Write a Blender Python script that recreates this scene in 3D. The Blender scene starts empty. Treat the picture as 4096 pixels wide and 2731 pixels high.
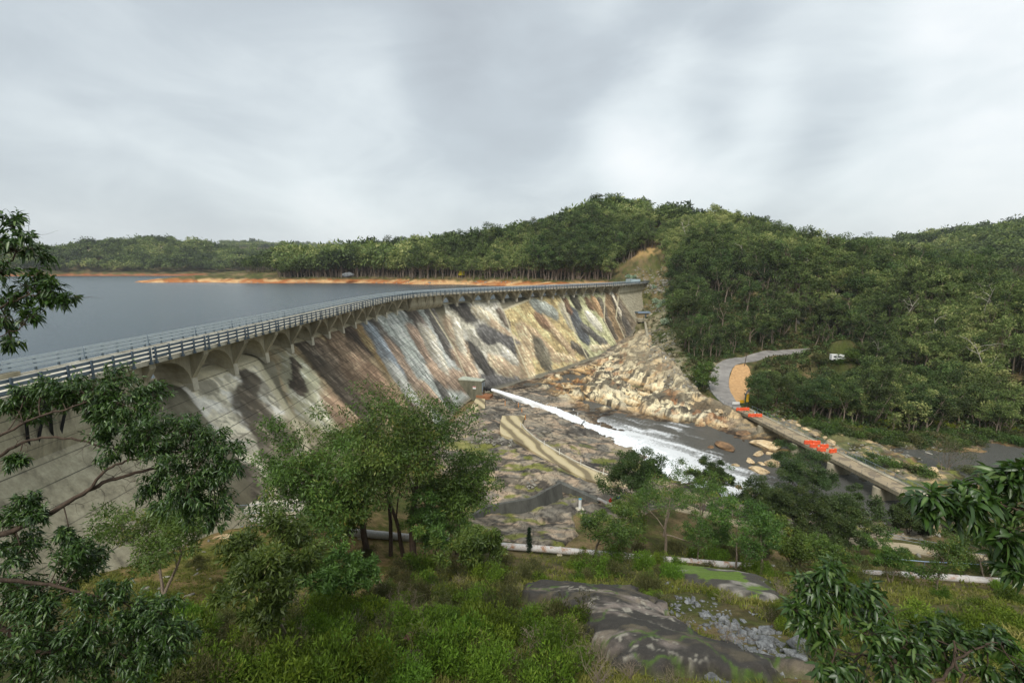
import bpy, math, random
import numpy as np
from mathutils import Vector
R = math.radians
rng = np.random.default_rng(7)
random.seed(7)
sc = bpy.context.scene
COL = sc.collection

# ------------------------------------------------------------------ camera
F_, CX_, CY_ = 1820.0, 2048.0, 1365.5
PT = math.atan(290.5 / 1820)
cd = bpy.data.cameras.new('camera'); cam = bpy.data.objects.new('camera', cd); COL.objects.link(cam)
cd.sensor_width = 36.0; cd.lens = 36.0 * F_ / 4096; cd.clip_start = 0.1; cd.clip_end = 20000
cam.location = (0, 0, 0); cam.rotation_euler = (R(90) - PT, 0, 0)
sc.camera = cam
def ray(u, v):
    a = (u - CX_) / F_; b = (CY_ - v) / F_
    return np.array([a, math.cos(PT) + b * math.sin(PT), -math.sin(PT) + b * math.cos(PT)])
def atz(u, v, z):
    r = ray(u, v); return r * (z / r[2])
def aty(u, v, y):
    r = ray(u, v); return r * (y / r[1])

# ------------------------------------------------------------------ numeric noise
def _h(ix, iy, s):
    n = (ix * 374761393 + iy * 668265263 + s * 1442695041) & 0xffffffff
    n = ((n ^ (n >> 13)) * 1274126177) & 0xffffffff
    return ((n ^ (n >> 16)) & 0xffff) / 65535.0
def vnoise(x, y, s=0):
    x = np.asarray(x, float); y = np.asarray(y, float)
    ix = np.floor(x).astype(np.int64); iy = np.floor(y).astype(np.int64)
    fx = x - ix; fy = y - iy
    fx = fx * fx * fx * (fx * (fx * 6 - 15) + 10); fy = fy * fy * fy * (fy * (fy * 6 - 15) + 10)
    a = _h(ix, iy, s); b = _h(ix + 1, iy, s); c = _h(ix, iy + 1, s); d = _h(ix + 1, iy + 1, s)
    return (a + (b - a) * fx) * (1 - fy) + (c + (d - c) * fx) * fy
def fbm(x, y, o=4, s=0, g=0.5):
    t = 0; a = 1; n = 0
    for k in range(o):
        t = t + a * vnoise(x * 2 ** k + 17.3 * k, y * 2 ** k - 9.1 * k, s + k); n += a; a *= g
    return t / n
def sst(a, b, x):
    t = np.clip((np.asarray(x, float) - a) / (b - a), 0, 1); return t * t * (3 - 2 * t)
def lerp(a, b, t): return a + (b - a) * t

# ------------------------------------------------------------------ object helpers
def tag(o, label=None, cat=None, group=None, kind=None):
    if label: o['label'] = label
    if cat: o['category'] = cat
    if group: o['group'] = group
    if kind: o['kind'] = kind
    return o
def empty(name, loc, rz=0.0):
    o = bpy.data.objects.new(name, None); COL.objects.link(o); o.location = loc; o.rotation_euler.z = rz
    o.empty_display_size = 0.2
    return o
def link(name, me, parent=None):
    o = bpy.data.objects.new(name, me); COL.objects.link(o)
    if parent is not None: o.parent = parent
    return o
def npmesh(name, V, Q, mat, tint=None, col=None, smooth=False, T=None):
    """mesh from numpy quads Q and/or triangles T"""
    me = bpy.data.meshes.new(name)
    V = np.asarray(V, np.float32); nv = len(V)
    Q = np.zeros((0, 4), np.int32) if Q is None else np.asarray(Q, np.int32)
    T = np.zeros((0, 3), np.int32) if T is None else np.asarray(T, np.int32)
    me.vertices.add(nv); me.vertices.foreach_set('co', V.ravel())
    nl = len(Q) * 4 + len(T) * 3
    me.loops.add(nl); me.loops.foreach_set('vertex_index', np.concatenate([Q.ravel(), T.ravel()]).astype(np.int32))
    me.polygons.add(len(Q) + len(T))
    ls = np.concatenate([np.arange(len(Q)) * 4, len(Q) * 4 + np.arange(len(T)) * 3]).astype(np.int32)
    me.polygons.foreach_set('loop_start', ls)
    if smooth: me.polygons.foreach_set('use_smooth', np.ones(len(Q) + len(T), bool))
    me.update(calc_edges=True)
    if tint is not None:
        a = me.attributes.new('tint', 'FLOAT', 'POINT'); a.data.foreach_set('value', np.asarray(tint, np.float32))
    if col is not None:
        a = me.attributes.new('Col', 'FLOAT_COLOR', 'POINT')
        c4 = np.ones((nv, 4), np.float32); c4[:, :3] = col; a.data.foreach_set('color', c4.ravel())
    me.materials.append(mat)
    return me
def grid_faces(n, m, wrap=False):
    i, j = np.meshgrid(np.arange(n - 1), np.arange(m - (0 if wrap else 1)), indexing='ij')
    j2 = (j + 1) % m
    return np.stack([i * m + j, (i + 1) * m + j, (i + 1) * m + j2, i * m + j2], -1).reshape(-1, 4)

class MB:
    """collects simple shapes into one mesh"""
    def __init__(s): s.v = []; s.f = []
    def add(s, vs, fs):
        b = len(s.v); s.v += [tuple(map(float, p)) for p in vs]; s.f += [tuple(b + i for i in f) for f in fs]; return s
    def hexa(s, p):   # 8 corners: bottom 4 ccw, top 4 ccw
        return s.add(p, [(3, 2, 1, 0), (4, 5, 6, 7), (0, 1, 5, 4), (1, 2, 6, 5), (2, 3, 7, 6), (3, 0, 4, 7)])
    def box(s, c, d, rz=0.0, bev=0.0):
        x, y, z = d[0] / 2, d[1] / 2, d[2] / 2; co, si = math.cos(rz), math.sin(rz)
        def P(px, py, pz): return (c[0] + px * co - py * si, c[1] + px * si + py * co, c[2] + pz)
        if bev <= 0:
            return s.hexa([P(-x, -y, -z), P(x, -y, -z), P(x, y, -z), P(-x, y, -z), P(-x, -y, z), P(x, -y, z), P(x, y, z), P(-x, y, z)])
        b = bev
        prof = [(-x + b, -y), (x - b, -y), (x, -y + b), (x, y - b), (x - b, y), (-x + b, y), (-x, y - b), (-x, -y + b)]
        ins = [(px * (1 - b / x), py * (1 - b / y)) for px, py in prof]
        vs = [P(a, q, -z) for a, q in prof] + [P(a, q, z - b) for a, q in prof] + [P(a, q, z) for a, q in ins]
        fs = [tuple(range(7, -1, -1)), tuple(range(16, 24))]
        for r in (0, 8):
            for k in range(8): fs.append((r + k, r + (k + 1) % 8, r + 8 + (k + 1) % 8, r + 8 + k))
        return s.add(vs, fs)
    def tube(s, pts, rad, n=8, cap=True):
        pts = [np.asarray(p, float) for p in pts]
        rad = [rad] * len(pts) if np.isscalar(rad) else rad
        vs = []; up = None
        for i, p in enumerate(pts):
            t = pts[min(i + 1, len(pts) - 1)] - pts[max(i - 1, 0)]; t = t / (np.linalg.norm(t) + 1e-9)
            if up is None:
                up = np.array([0, 0, 1.0]) if abs(t[2]) < 0.9 else np.array([1.0, 0, 0])
            a = np.cross(up, t); a /= np.linalg.norm(a) + 1e-9; b = np.cross(t, a); up = b
            for k in range(n):
                w = 2 * math.pi * k / n; vs.append(p + (a * math.cos(w) + b * math.sin(w)) * rad[i])
        fs = []
        for i in range(len(pts) - 1):
            for k in range(n):
                fs.append((i * n + k, i * n + (k + 1) % n, (i + 1) * n + (k + 1) % n, (i + 1) * n + k))
        if cap: fs += [tuple(range(n - 1, -1, -1)), tuple(range((len(pts) - 1) * n, len(pts) * n))]
        return s.add(vs, fs)
    def prism(s, poly, fn, a, b):
        """polygon poly of (p,q) pushed through fn(t,p,q) between t=a and t=b"""
        n = len(poly)
        vs = [fn(a, p, q) for p, q in poly] + [fn(b, p, q) for p, q in poly]
        fs = [tuple(range(n - 1, -1, -1)), tuple(range(n, 2 * n))] + [(k, (k + 1) % n, n + (k + 1) % n, n + k) for k in range(n)]
        return s.add(vs, fs)
    def mesh(s, name, mat, smooth=False):
        me = bpy.data.meshes.new(name); me.from_pydata(s.v, [], s.f); me.materials.append(mat)
        if smooth: me.polygons.foreach_set('use_smooth', [True] * len(me.polygons))
        me.update(); return me
    def build(s, name, mat, parent=None, smooth=False):
        o = link(name, s.mesh(name, mat, smooth))
        if parent is not None:
            o.parent = parent
            # shapes are given in world coordinates: undo the parent's placement
            pm = Vector(parent.location)
            ang = parent.rotation_euler.z
            co, si = math.cos(-ang), math.sin(-ang)
            for v in o.data.vertices:
                d = v.co - pm; v.co = (d.x * co - d.y * si, d.x * si + d.y * co, d.z)
        return o

# ------------------------------------------------------------------ materials
def newmat(name):
    m = bpy.data.materials.new(name); m.use_nodes = True; nt = m.node_tree
    return m, nt, nt.nodes['Principled BSDF']
def N(nt, t, **kw):
    n = nt.nodes.new(t)
    for k, v in kw.items():
        if k in n.inputs: n.inputs[k].default_value = v
        else: setattr(n, k, v)
    return n
def mixc(nt, fac, a, b, mode='MIX'):
    n = nt.nodes.new('ShaderNodeMix'); n.data_type = 'RGBA'; n.blend_type = mode
    for sock, val in ((n.inputs[0], fac), (n.inputs[6], a), (n.inputs[7], b)):
        if isinstance(val, bpy.types.NodeSocket): nt.links.new(val, sock)
        elif isinstance(val, (int, float)): sock.default_value = val
        else: sock.default_value = (*val, 1)
    return n.outputs[2]
def ramp(nt, src, stops):
    n = nt.nodes.new('ShaderNodeValToRGB'); e = n.color_ramp.elements
    while len(e) < len(stops): e.new(0.5)
    for k, (p, c) in enumerate(stops):
        e[k].position = p; e[k].color = (*c, 1) if not np.isscalar(c) else (c, c, c, 1)
    nt.links.new(src, n.inputs[0]); return n.outputs[0]
def noise(nt, scale, detail=4, rough=0.6, vec=None, dist=0.0):
    n = N(nt, 'ShaderNodeTexNoise', Scale=scale, Detail=detail, Roughness=rough, Distortion=dist)
    if vec is not None: nt.links.new(vec, n.inputs['Vector'])
    return n.outputs[0]
def coords(nt, scale=None, which='Object'):
    t = nt.nodes.new('ShaderNodeTexCoord').outputs[which]
    if scale is None: return t
    m = nt.nodes.new('ShaderNodeMapping'); m.inputs['Scale'].default_value = scale
    nt.links.new(t, m.inputs[0]); return m.outputs[0]
def bump(nt, b, h, strength=0.4, dist=0.05):
    n = N(nt, 'ShaderNodeBump', Strength=strength, Distance=dist); nt.links.new(h, n.inputs['Height']); nt.links.new(n.outputs[0], b.inputs['Normal'])
def plain(name, c, rough=0.7, var=0.25, scale=1.5, metal=0.0, bmp=0.2, spec=0.3, streak=None, c2=None):
    m, nt, b = newmat(name)
    v = coords(nt, streak) if streak else coords(nt)
    n1 = noise(nt, scale, 6, 0.65, v); n2 = noise(nt, scale * 9, 3, 0.6, v)
    f = N(nt, 'ShaderNodeMath', operation='MULTIPLY'); nt.links.new(n1, f.inputs[0]); f.inputs[1].default_value = 1.0
    lo = tuple(x * (1 - var) for x in c) if c2 is None else c2; hi = tuple(min(1, x * (1 + var)) for x in c)
    col = ramp(nt, n1, [(0.33, lo), (0.66, hi)])
    col = mixc(nt, 0.35 * min(1, var * 3), col, ramp(nt, n2, [(0.3, tuple(x * .6 for x in c)), (0.7, hi)]))
    nt.links.new(col, b.inputs['Base Color']); b.inputs['Roughness'].default_value = rough; b.inputs['Metallic'].default_value = metal
    b.inputs['Specular IOR Level'].default_value = spec
    if bmp: bump(nt, b, n2, bmp, 0.03)
    return m
def leafmat(name, dark, light, tip=None, trans=0.25, rough=0.5, objvar=0.25, spec=0.35):
    m, nt, b = newmat(name)
    a = N(nt, 'ShaderNodeAttribute', attribute_name='tint')
    oi = nt.nodes.new('ShaderNodeObjectInfo')
    st = [(0.0, dark), (0.8, light)] + ([(1.0, tip)] if tip is not None else [])
    col = ramp(nt, a.outputs['Fac'], st)
    if objvar:
        hv = N(nt, 'ShaderNodeHueSaturation'); nt.links.new(col, hv.inputs['Color'])
        mr = N(nt, 'ShaderNodeMapRange'); nt.links.new(oi.outputs['Random'], mr.inputs[0])
        mr.inputs[3].default_value = 1 - objvar; mr.inputs[4].default_value = 1 + objvar; nt.links.new(mr.outputs[0], hv.inputs['Value'])
        m2 = N(nt, 'ShaderNodeMath', operation='MULTIPLY'); nt.links.new(oi.outputs['Random'], m2.inputs[0]); m2.inputs[1].default_value = 7.31
        m3 = N(nt, 'ShaderNodeMath', operation='FRACT'); nt.links.new(m2.outputs[0], m3.inputs[0])
        mr2 = N(nt, 'ShaderNodeMapRange'); nt.links.new(m3.outputs[0], mr2.inputs[0]); mr2.inputs[3].default_value = 0.475; mr2.inputs[4].default_value = 0.515
        nt.links.new(mr2.outputs[0], hv.inputs['Hue']); col = hv.outputs[0]
    nt.links.new(col, b.inputs['Base Color']); b.inputs['Roughness'].default_value = rough; b.inputs['Specular IOR Level'].default_value = spec
    tr = N(nt, 'ShaderNodeBsdfTranslucent'); br = mixc(nt, 1.0, col, (1.0, 1.15, 0.55), 'MULTIPLY'); nt.links.new(br, tr.inputs[0])
    ms = N(nt, 'ShaderNodeMixShader'); ms.inputs[0].default_value = trans
    nt.links.new(b.outputs[0], ms.inputs[1]); nt.links.new(tr.outputs[0], ms.inputs[2])
    nt.links.new(ms.outputs[0], nt.nodes['Material Output'].inputs[0])
    return m
# ------------------------------------------------------------------ dam axis
KN = np.array([(-40, -60), (-40, -20), (-40, 20), (-40, 60), (-40, 100), (-40, 132), (-39.0, 150), (-35.6, 168), (-29.5, 181.5), (-20.5, 194.4),
               (0, 216), (20, 237), (43, 261), (65, 284), (72.5, 293.5), (85.5, 314), (103, 344)], float)
def catmull(K, n=40):
    P = np.vstack([2 * K[0] - K[1], K, 2 * K[-1] - K[-2]]); out = []
    t = np.linspace(0, 1, n, endpoint=False)[:, None]
    for i in range(1, len(P) - 2):
        p0, p1, p2, p3 = P[i - 1:i + 3]
        m1 = (p2 - p0) / 2; m2 = (p3 - p1) / 2
        d = np.linalg.norm(p2 - p1)
        m1 = m1 / (np.linalg.norm(m1) + 1e-9) * d; m2 = m2 / (np.linalg.norm(m2) + 1e-9) * d
        out.append((2 * t**3 - 3 * t**2 + 1) * p1 + (t**3 - 2 * t**2 + t) * m1 + (-2 * t**3 + 3 * t**2) * p2 + (t**3 - t**2) * m2)
    out.append(K[-1:]); return np.vstack(out)
AX = catmull(KN)
AS = np.concatenate([[0], np.cumsum(np.linalg.norm(np.diff(AX, axis=0), axis=1))]); SEND = AS[-1]
def axp(s):
    return np.stack([np.interp(s, AS, AX[:, 0]), np.interp(s, AS, AX[:, 1])], -1)
def axn(s):
    t = axp(np.minimum(np.asarray(s) + 0.8, SEND)) - axp(np.maximum(np.asarray(s) - 0.8, 0))
    t = t / np.linalg.norm(t, axis=-1, keepdims=True)
    return np.stack([t[..., 1], -t[..., 0]], -1)          # downstream side
def dp(s, off, z):
    s = np.asarray(s, float); p = axp(s) + axn(s) * np.asarray(off, float)[..., None]
    return np.concatenate([p, np.broadcast_to(np.asarray(z, float), p.shape[:-1])[..., None]], -1)
def s_at(x, y):
    return AS[np.argmin((AX[:, 0] - x)**2 + (AX[:, 1] - y)**2)]
def side(x, y):
    """signed distance to the axis (downstream positive), and station"""
    x = np.asarray(x, float); y = np.asarray(y, float); sh = x.shape
    x = x.ravel(); y = y.ravel(); d = np.empty(x.size); st = np.empty(x.size)
    A = np.vstack([AX[:-1:6], AX[-1:]]); S_ = np.append(AS[:-1:6], AS[-1]); nn = axn(S_)
    for a in range(0, x.size, 20000):
        dx = x[a:a + 20000, None] - A[None, :, 0]; dy = y[a:a + 20000, None] - A[None, :, 1]
        k = np.argmin(dx * dx + dy * dy, 1); r = np.arange(len(k))
        d[a:a + 20000] = dx[r, k] * nn[k, 0] + dy[r, k] * nn[k, 1]; st[a:a + 20000] = S_[k]
    return d.reshape(sh), st.reshape(sh)
S_A = 60 + 49.6            # the left wall ends and the spillway begins (Y = 49.6)
S_B = s_at(68, 288)        # the spillway ends and the right wall begins
S_M0, S_M1 = s_at(-36.2, 166.5), s_at(-27, 185)   # solid block between the two spillways
SLOPE = 0.78
TOE_S = np.array([0, 60, 80, 93, 106, 125, 150, 177, 215, s_at(-21, 194), s_at(0, 216), s_at(33, 250), s_at(58, 277), s_at(68, 288), s_at(80, 305), SEND])
TOE_Z = np.array([-7, -12, -19, -24.5, -28, -33, -39, -44, -46.3, -47.5, -47.6, -45.2, -39.2, -34.5, -26, -11.0])
def toe_z(s): return np.interp(s, TOE_S, TOE_Z)
def face_off(z, proud=0.0):
    """downstream face of the spillway: ogee crest then a straight batter"""
    z = np.asarray(z, float)
    og_z = np.array([-60, -16.8, -15.9, -15.2, -14.7, -14.35, -14.2]); og_o = np.array([-1.5 + SLOPE * 43.2, -1.5, -2.15, -2.8, -3.5, -4.3, -5.2])
    return np.interp(z, og_z, og_o) + proud

# ------------------------------------------------------------------ terrain
def W(x, y, z): return (x, y, z)
SH = []     # shared hill points (both sides of the dam)
DN = []     # downstream
UP = []     # upstream
for u, v, D in [(2620, 1215, 312), (2720, 1290, 228), (2650, 1300, 255), (2760, 1420, 196), (2640, 1390, 222), (2800, 1330, 224), (2900, 1260, 246), (3000, 1190, 268), (3100, 1330, 236),
                (3000, 1400, 212), (3180, 1440, 207), (3350, 1430, 212), (3300, 1350, 238), (3500, 1420, 208), (3700, 1500, 184), (3600, 1600, 160), (3900, 1600, 152), (4096, 1650, 142),
                (3400, 1250, 262), (3700, 1250, 238), (4000, 1250, 226), (4096, 1400, 180), (3800, 1400, 196), (3550, 1330, 228), (2700, 1200, 275), (2800, 1200, 272)]:
    DN.append(tuple(ray(u, v) * D))
for u, v, z in [(3500, 1745, -46.7), (3300, 1705, -46.3), (3800, 1772, -46.8), (4096, 1760, -46.8), (3650, 1765, -46.8), (3400, 1735, -46.6), (3200, 1690, -46.3), (3950, 1770, -46.8), (3450, 1845, -47.0), (3580, 1872, -47.0), (3680, 1900, -47.2), (3030, 1850, -47.0), (3080, 1800, -47.0), (3250, 1760, -47.0), (3330, 1800, -47.3), (3350, 1560, -44.5), (3200, 1570, -44.4),
                (2850, 1500, -43.2), (2870, 1560, -43.6), (2950, 1640, -44.05), (3000, 1455, -42.6), (2960, 1560, -43.7), (3040, 1600, -44),
                (3400, 1250, -16), (3700, 1250, -19), (4000, 1250, -20), (4096, 1400, -33), (3800, 1400, -34),
                (2690, 1500, -42.5), (2600, 1440, -42.5), (2550, 1400, -42), (2480, 1500, -45.6), (2560, 1560, -46.4), (2700, 1580, -45.2), (2800, 1650, -46.6), (2880, 1690, -46.9), (2600, 1640, -47.3),
                (2740, 1640, -46.2), (2450, 1590, -47.6), (2420, 1650, -48.6), (2250, 1560, -46.7), (2330, 1600, -46.9), (2150, 1570, -46.6), (2060, 1590, -46.4),
                (2003, 1565, -47.2), (2145, 1516, -47.7), (2250, 1480, -47.2), (2378, 1432, -45.6), (2440, 1395, -42.5), (2497, 1352, -39.3), (2550, 1302, -34.6),
                (2650, 1800, -49.3), (2800, 1800, -49.8), (2900, 1780, -49.6), (3000, 1850, -49.8), (2900, 1900, -49.6), (3100, 1900, -49.8), (3300, 1950, -49.8), (3700, 1830, -50), (4000, 1830, -50), (3500, 2050, -49.5), (3180, 1800, -48.8), (2760, 1900, -49.4),
                (3120, 1720, -46.6), (2950, 1840, -48.6), (3300, 1900, -48.8),
                (2480, 1750, -48.0), (2380, 1720, -47.4), (2300, 1690, -46.7), (2220, 1690, -45.4), (2350, 1790, -45.2), (2450, 1830, -45.2), (2550, 1890, -46.2), (2250, 1770, -44.5),
                (2620, 1960, -46.6), (2760, 2010, -46.9), (2900, 2010, -46.8), (3000, 2040, -46.4), (3200, 2100, -46.5), (3480, 2120, -46.8), (3650, 2140, -46.6),
                (2100, 1640, -44.8), (2000, 1640, -44.4), (1940, 1640, -44.2), (2030, 1690, -44.2), (2100, 1700, -44.4), (2200, 1800, -44.4), (2400, 1890, -44.5), (2540, 1950, -44.6),
                (1880, 1680, -43.8), (1817, 1750, -44.2), (1740, 1756, -44.2), (1900, 1780, -43.3), (2000, 1800, -43.6), (2100, 1850, -43.6), (1900, 1880, -43.2), (2000, 1950, -43.0), (2250, 1900, -43.6), (2350, 1960, -43.6), (2450, 2000, -43.6),
                (1930, 2078, -41.6), (2000, 2068, -42.2), (2150, 2080, -42.0), (2250, 2060, -42.4), (2350, 2060, -42.6), (2480, 2070, -42.8), (2100, 2140, -40.0), (2300, 2150, -40.9), (2500, 2150, -41.8),
                (2700, 2100, -43.6), (2900, 2120, -44.2), (3200, 2180, -44.5), (3600, 2190, -44.6), (3900, 2230, -44.5), (4096, 2270, -44.3), (2700, 2200, -40.8), (2950, 2200, -41.8), (3300, 2250, -42.0), (3600, 2270, -42.3),
                (1400, 2140, -30.6), (1600, 2160, -33.0), (1800, 2175, -35.6), (2000, 2195, -37.2), (2200, 2212, -38.4), (2500, 2240, -39.6), (2900, 2275, -40.2), (3700, 2315, -41.2), (4096, 2345, -41.2),
                (1600, 2040, -36), (1500, 2080, -32.5), (1400, 2060, -31), (1250, 2120, -28.8), (1100, 2130, -28.2), (1000, 2180, -27.4), (870, 2112, -28.2), (880, 2180, -27.0),
                (279, 2325, -24.7), (560, 2230, -26.5), (0, 2480, -19.5), (700, 2300, -25.4), (900, 2300, -25.2), (1100, 2250, -27.4), (1300, 2230, -29.2), (1520, 2230, -32.5),
                (0, 2731, -13.5), (500, 2731, -16.5), (1100, 2731, -18.2), (1600, 2731, -18.6), (2100, 2731, -18.9), (2700, 2731, -19.1), (3300, 2731, -18.9), (4096, 2731, -17.5),
                (500, 2550, -19.6), (1000, 2550, -21.3), (1500, 2500, -23.4), (2000, 2560, -21.8), (2400, 2560, -22.3), (2900, 2580, -21.9), (3400, 2560, -21.6), (4096, 2520, -21),
                (1000, 2420, -23.6), (1500, 2350, -28.0), (1800, 2330, -29.5), (2100, 2360, -27.9), (2300, 2340, -28.8), (2500, 2420, -26.2), (2700, 2330, -29.4), (2900, 2360, -28.2), (2700, 2270, -33.0), (2450, 2280, -33.5),
                (3100, 2400, -27.5), (3200, 2300, -34.0), (3500, 2400, -30.5), (3600, 2330, -37.5), (4096, 2420, -33), (2000, 2270, -33.5), (1750, 2250, -33.2)]:
    DN.append(tuple(atz(u, v, z)))
DN += [(0, 0, -3.2), (0, 5, -9), (0, 10, -15), (-12, 10, -14.5), (12, 10, -15), (-15, 3, -8), (15, 3, -8.5), (-30, 5, -11), (-36, 15, -17), (-37, -15, -9), (0, -40, 6), (-60, -60, 8), (60, -40, 6), (60, 10, -14), (120, -40, 0), (140, 30, -30), (180, 60, -45), (25, 13, -16), (-22, 14, -15.5),
       (240, 130, -46.5), (300, 60, -48), (160, 85, -50), (210, 90, -50), (260, 105, -50), (200, 10, -20)]
# valley toe on the dam face
for s in np.arange(85, SEND, 12):
    z = float(toe_z(s)) - 0.6; p = dp(s, face_off(z, 0.3), z); DN.append(tuple(p))
# hills: (u of the ridge's treetops, v, tree height, distance)
def hill(u, v, dist, th, lst, f=1.0):
    r = ray(u, v); r = r / math.hypot(r[0], r[1]) * dist * f; lst.append((r[0], r[1], r[2] - th))
for u, v, d, th in [(2090, 905, 470, 17), (2300, 838, 500, 17), (2480, 808, 520, 17), (2640, 815, 510, 17), (2800, 825, 500, 16), (3000, 855, 470, 15), (3200, 895, 430, 15), (3400, 930, 390, 14), (3600, 965, 350, 14), (3800, 1000, 310, 14), (4096, 1060, 280, 14), (1741, 945, 470, 18), (1900, 925, 470, 18)]:
    th = th + (5 if u < 3100 else 11)
    hill(u, v, d, th, SH)
    r = ray(u, v); r = r / math.hypot(r[0], r[1]); SH.append((r[0] * (d + 260), r[1] * (d + 260), r[2] * d - th - 28))
for u, v, d in [(2300, 1060, 415), (2480, 1000, 430), (2650, 1000, 400), (2800, 1000, 390), (3000, 1010, 360), (3200, 1040, 320), (3400, 1060, 320), (3700, 1120, 278), (4000, 1160, 252), (2540, 1100, 372), (2620, 1120, 350), (2750, 1100, 330), (3000, 1100, 290)]:
    hill(u, v, d, 0, SH)
SH += [(600, 200, -5), (500, 350, 10), (420, 180, -30), (800, 600, 40), (700, -100, 30), (1100, 1300, 60), (400, 1000, -5), (0, 800, -3), (106, 350, -8.5), (92, 322, -16)]
for u, v, d, th in [(3700, 965, 1150, 16), (3900, 925, 1150, 16), (4096, 885, 1150, 16), (4400, 840, 1150, 16), (4700, 830, 1150, 16)]:
    hill(u, v, d, th, SH); hill(u, v + 75, d - 330, 0, SH)
SHZ = -14.5
def shore(u, v): return tuple(atz(u, v, SHZ))
for u, v in [(640, 1131), (800, 1132), (1000, 1132), (1200, 1132), (1400, 1132), (1600, 1134), (1800, 1137), (1950, 1141), (2080, 1147), (2250, 1150), (2400, 1146)]:
    p = np.array(shore(u, v)); UP.append(tuple(p)); d = p / math.hypot(p[0], p[1])
    UP.append((p[0] + d[0] * 22, p[1] + d[1] * 22, -10.6)); UP.append((p[0] - d[0] * 40, p[1] - d[1] * 40, -20))
for u, dd, z in [(700, 60, -8.5), (900, 75, -6), (1100, 80, -4), (1400, 90, 0), (1600, 90, 4), (1800, 90, 10), (2000, 60, 12), (2200, 40, 16)]:
    p = np.array(shore(u, 1134)); d = p / math.hypot(p[0], p[1]); UP.append((p[0] + d[0] * dd, p[1] + d[1] * dd, z))
for u, z in [(640, -22), (800, -12), (1000, -6), (1200, -2), (1400, 2)]:
    p = np.array(shore(u, 1134)); d = p / math.hypot(p[0], p[1]); UP.append((p[0] + d[0] * 220, p[1] + d[1] * 220, z))
for u in (-1200, -600, -200, 50, 250, 450, 650):
    p = np.array(shore(u, 1103.5)); d = p / math.hypot(p[0], p[1])
    UP += [tuple(p), (p[0] - d[0] * 120, p[1] - d[1] * 120, -30), (p[0] + d[0] * 45, p[1] + d[1] * 45, -9.5), (p[0] + d[0] * 110, p[1] + d[1] * 110, 2)]
for u, v in [(-900, 930), (-200, 935), (130, 938), (330, 942), (600, 948), (800, 975), (1000, 1010), (1200, 1035), (1500, 1040)]:
    hill(u, v, 1420, 20, UP)
for u, v in [(500, 965), (770, 968), (1000, 975), (1200, 985), (1500, 1000)]:
    hill(u, v, 3000, 16, UP)
UP += [(-70, 60, -32), (-70, 130, -35), (-80, 0, -25), (-70, 190, -35), (-20, 230, -34), (20, 265, -30), (60, 305, -22), (85, 335, -14), (-200, 200, -38), (-200, 50, -30), (-400, 300, -38), (-150, 340, -34), (-330, 480, -38), (-500, 700, -38), (-60, 320, -32),
       (-120, -60, 0), (-300, -150, 0), (-500, 50, -20), (-900, 200, -10), (-60, -40, 0), (20, 330, -25), (-1500, 0, 60), (-700, -500, 60)]
FAR = [(math.cos(a) * 7000, math.sin(a) * 7000, 40 + 30 * math.sin(a * 3)) for a in np.linspace(0, 2 * math.pi, 16, endpoint=False)]
class RBF:
    def __init__(s, pts):
        P = np.array(pts, float); s.P = P[:, :2]
        d = np.linalg.norm(s.P[:, None] - s.P[None], axis=-1)
        n = len(P); A = np.zeros((n + 1, n + 1)); rr_ = np.hypot(s.P[:, 0], s.P[:, 1]); A[:n, :n] = -np.sqrt(d * d + 9.0) + 3.0 + np.diag(np.clip(rr_ / 40, 0.3, 40)); A[:n, n] = 1; A[n, :n] = 1
        s.w = np.linalg.solve(A, np.append(P[:, 2], 0))
    def __call__(s, x, y):
        x = np.asarray(x, float); sh = x.shape; x = x.ravel(); y = np.asarray(y, float).ravel(); o = np.empty(x.size)
        for a in range(0, x.size, 20000):
            d = np.sqrt((x[a:a + 20000, None] - s.P[None, :, 0])**2 + (y[a:a + 20000, None] - s.P[None, :, 1])**2 + 9.0) - 3.0
            o[a:a + 20000] = -d @ s.w[:-1] + s.w[-1]
        return o.reshape(sh)
fD = RBF(DN + SH + FAR); fU = RBF(UP + SH + FAR)
def river_mask(x, y):
    """1 on the bare rock of the river bed below the dam"""
    x = np.asarray(x, float); y = np.asarray(y, float)
    return BED.sample(x, y)
class PolyMask:
    """soft mask from a polygon, feather in metres"""
    def __init__(s, poly, fea): s.p = np.array(poly, float); s.f = fea
    def sample(s, x, y):
        sh = x.shape; x = x.ravel(); y = y.ravel(); ins = np.zeros(x.size, bool); dm = np.full(x.size, 1e9)
        n = len(s.p)
        for i in range(n):
            a = s.p[i]; b = s.p[(i + 1) % n]
            c = (a[1] > y) != (b[1] > y)
            with np.errstate(divide='ignore', invalid='ignore'):
                ins ^= c & (x < (b[0] - a[0]) * (y - a[1]) / (b[1] - a[1] + 1e-12) + a[0])
            e = b - a; t = np.clip(((x - a[0]) * e[0] + (y - a[1]) * e[1]) / (e @ e), 0, 1)
            dm = np.minimum(dm, np.hypot(x - a[0] - t * e[0], y - a[1] - t * e[1]))
        d = np.where(ins, dm, -dm)
        return sst(-s.f, s.f, d).reshape(sh)
def pxpoly(pts): return [tuple(atz(u, v, z)[:2]) for u, v, z in pts]
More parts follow.
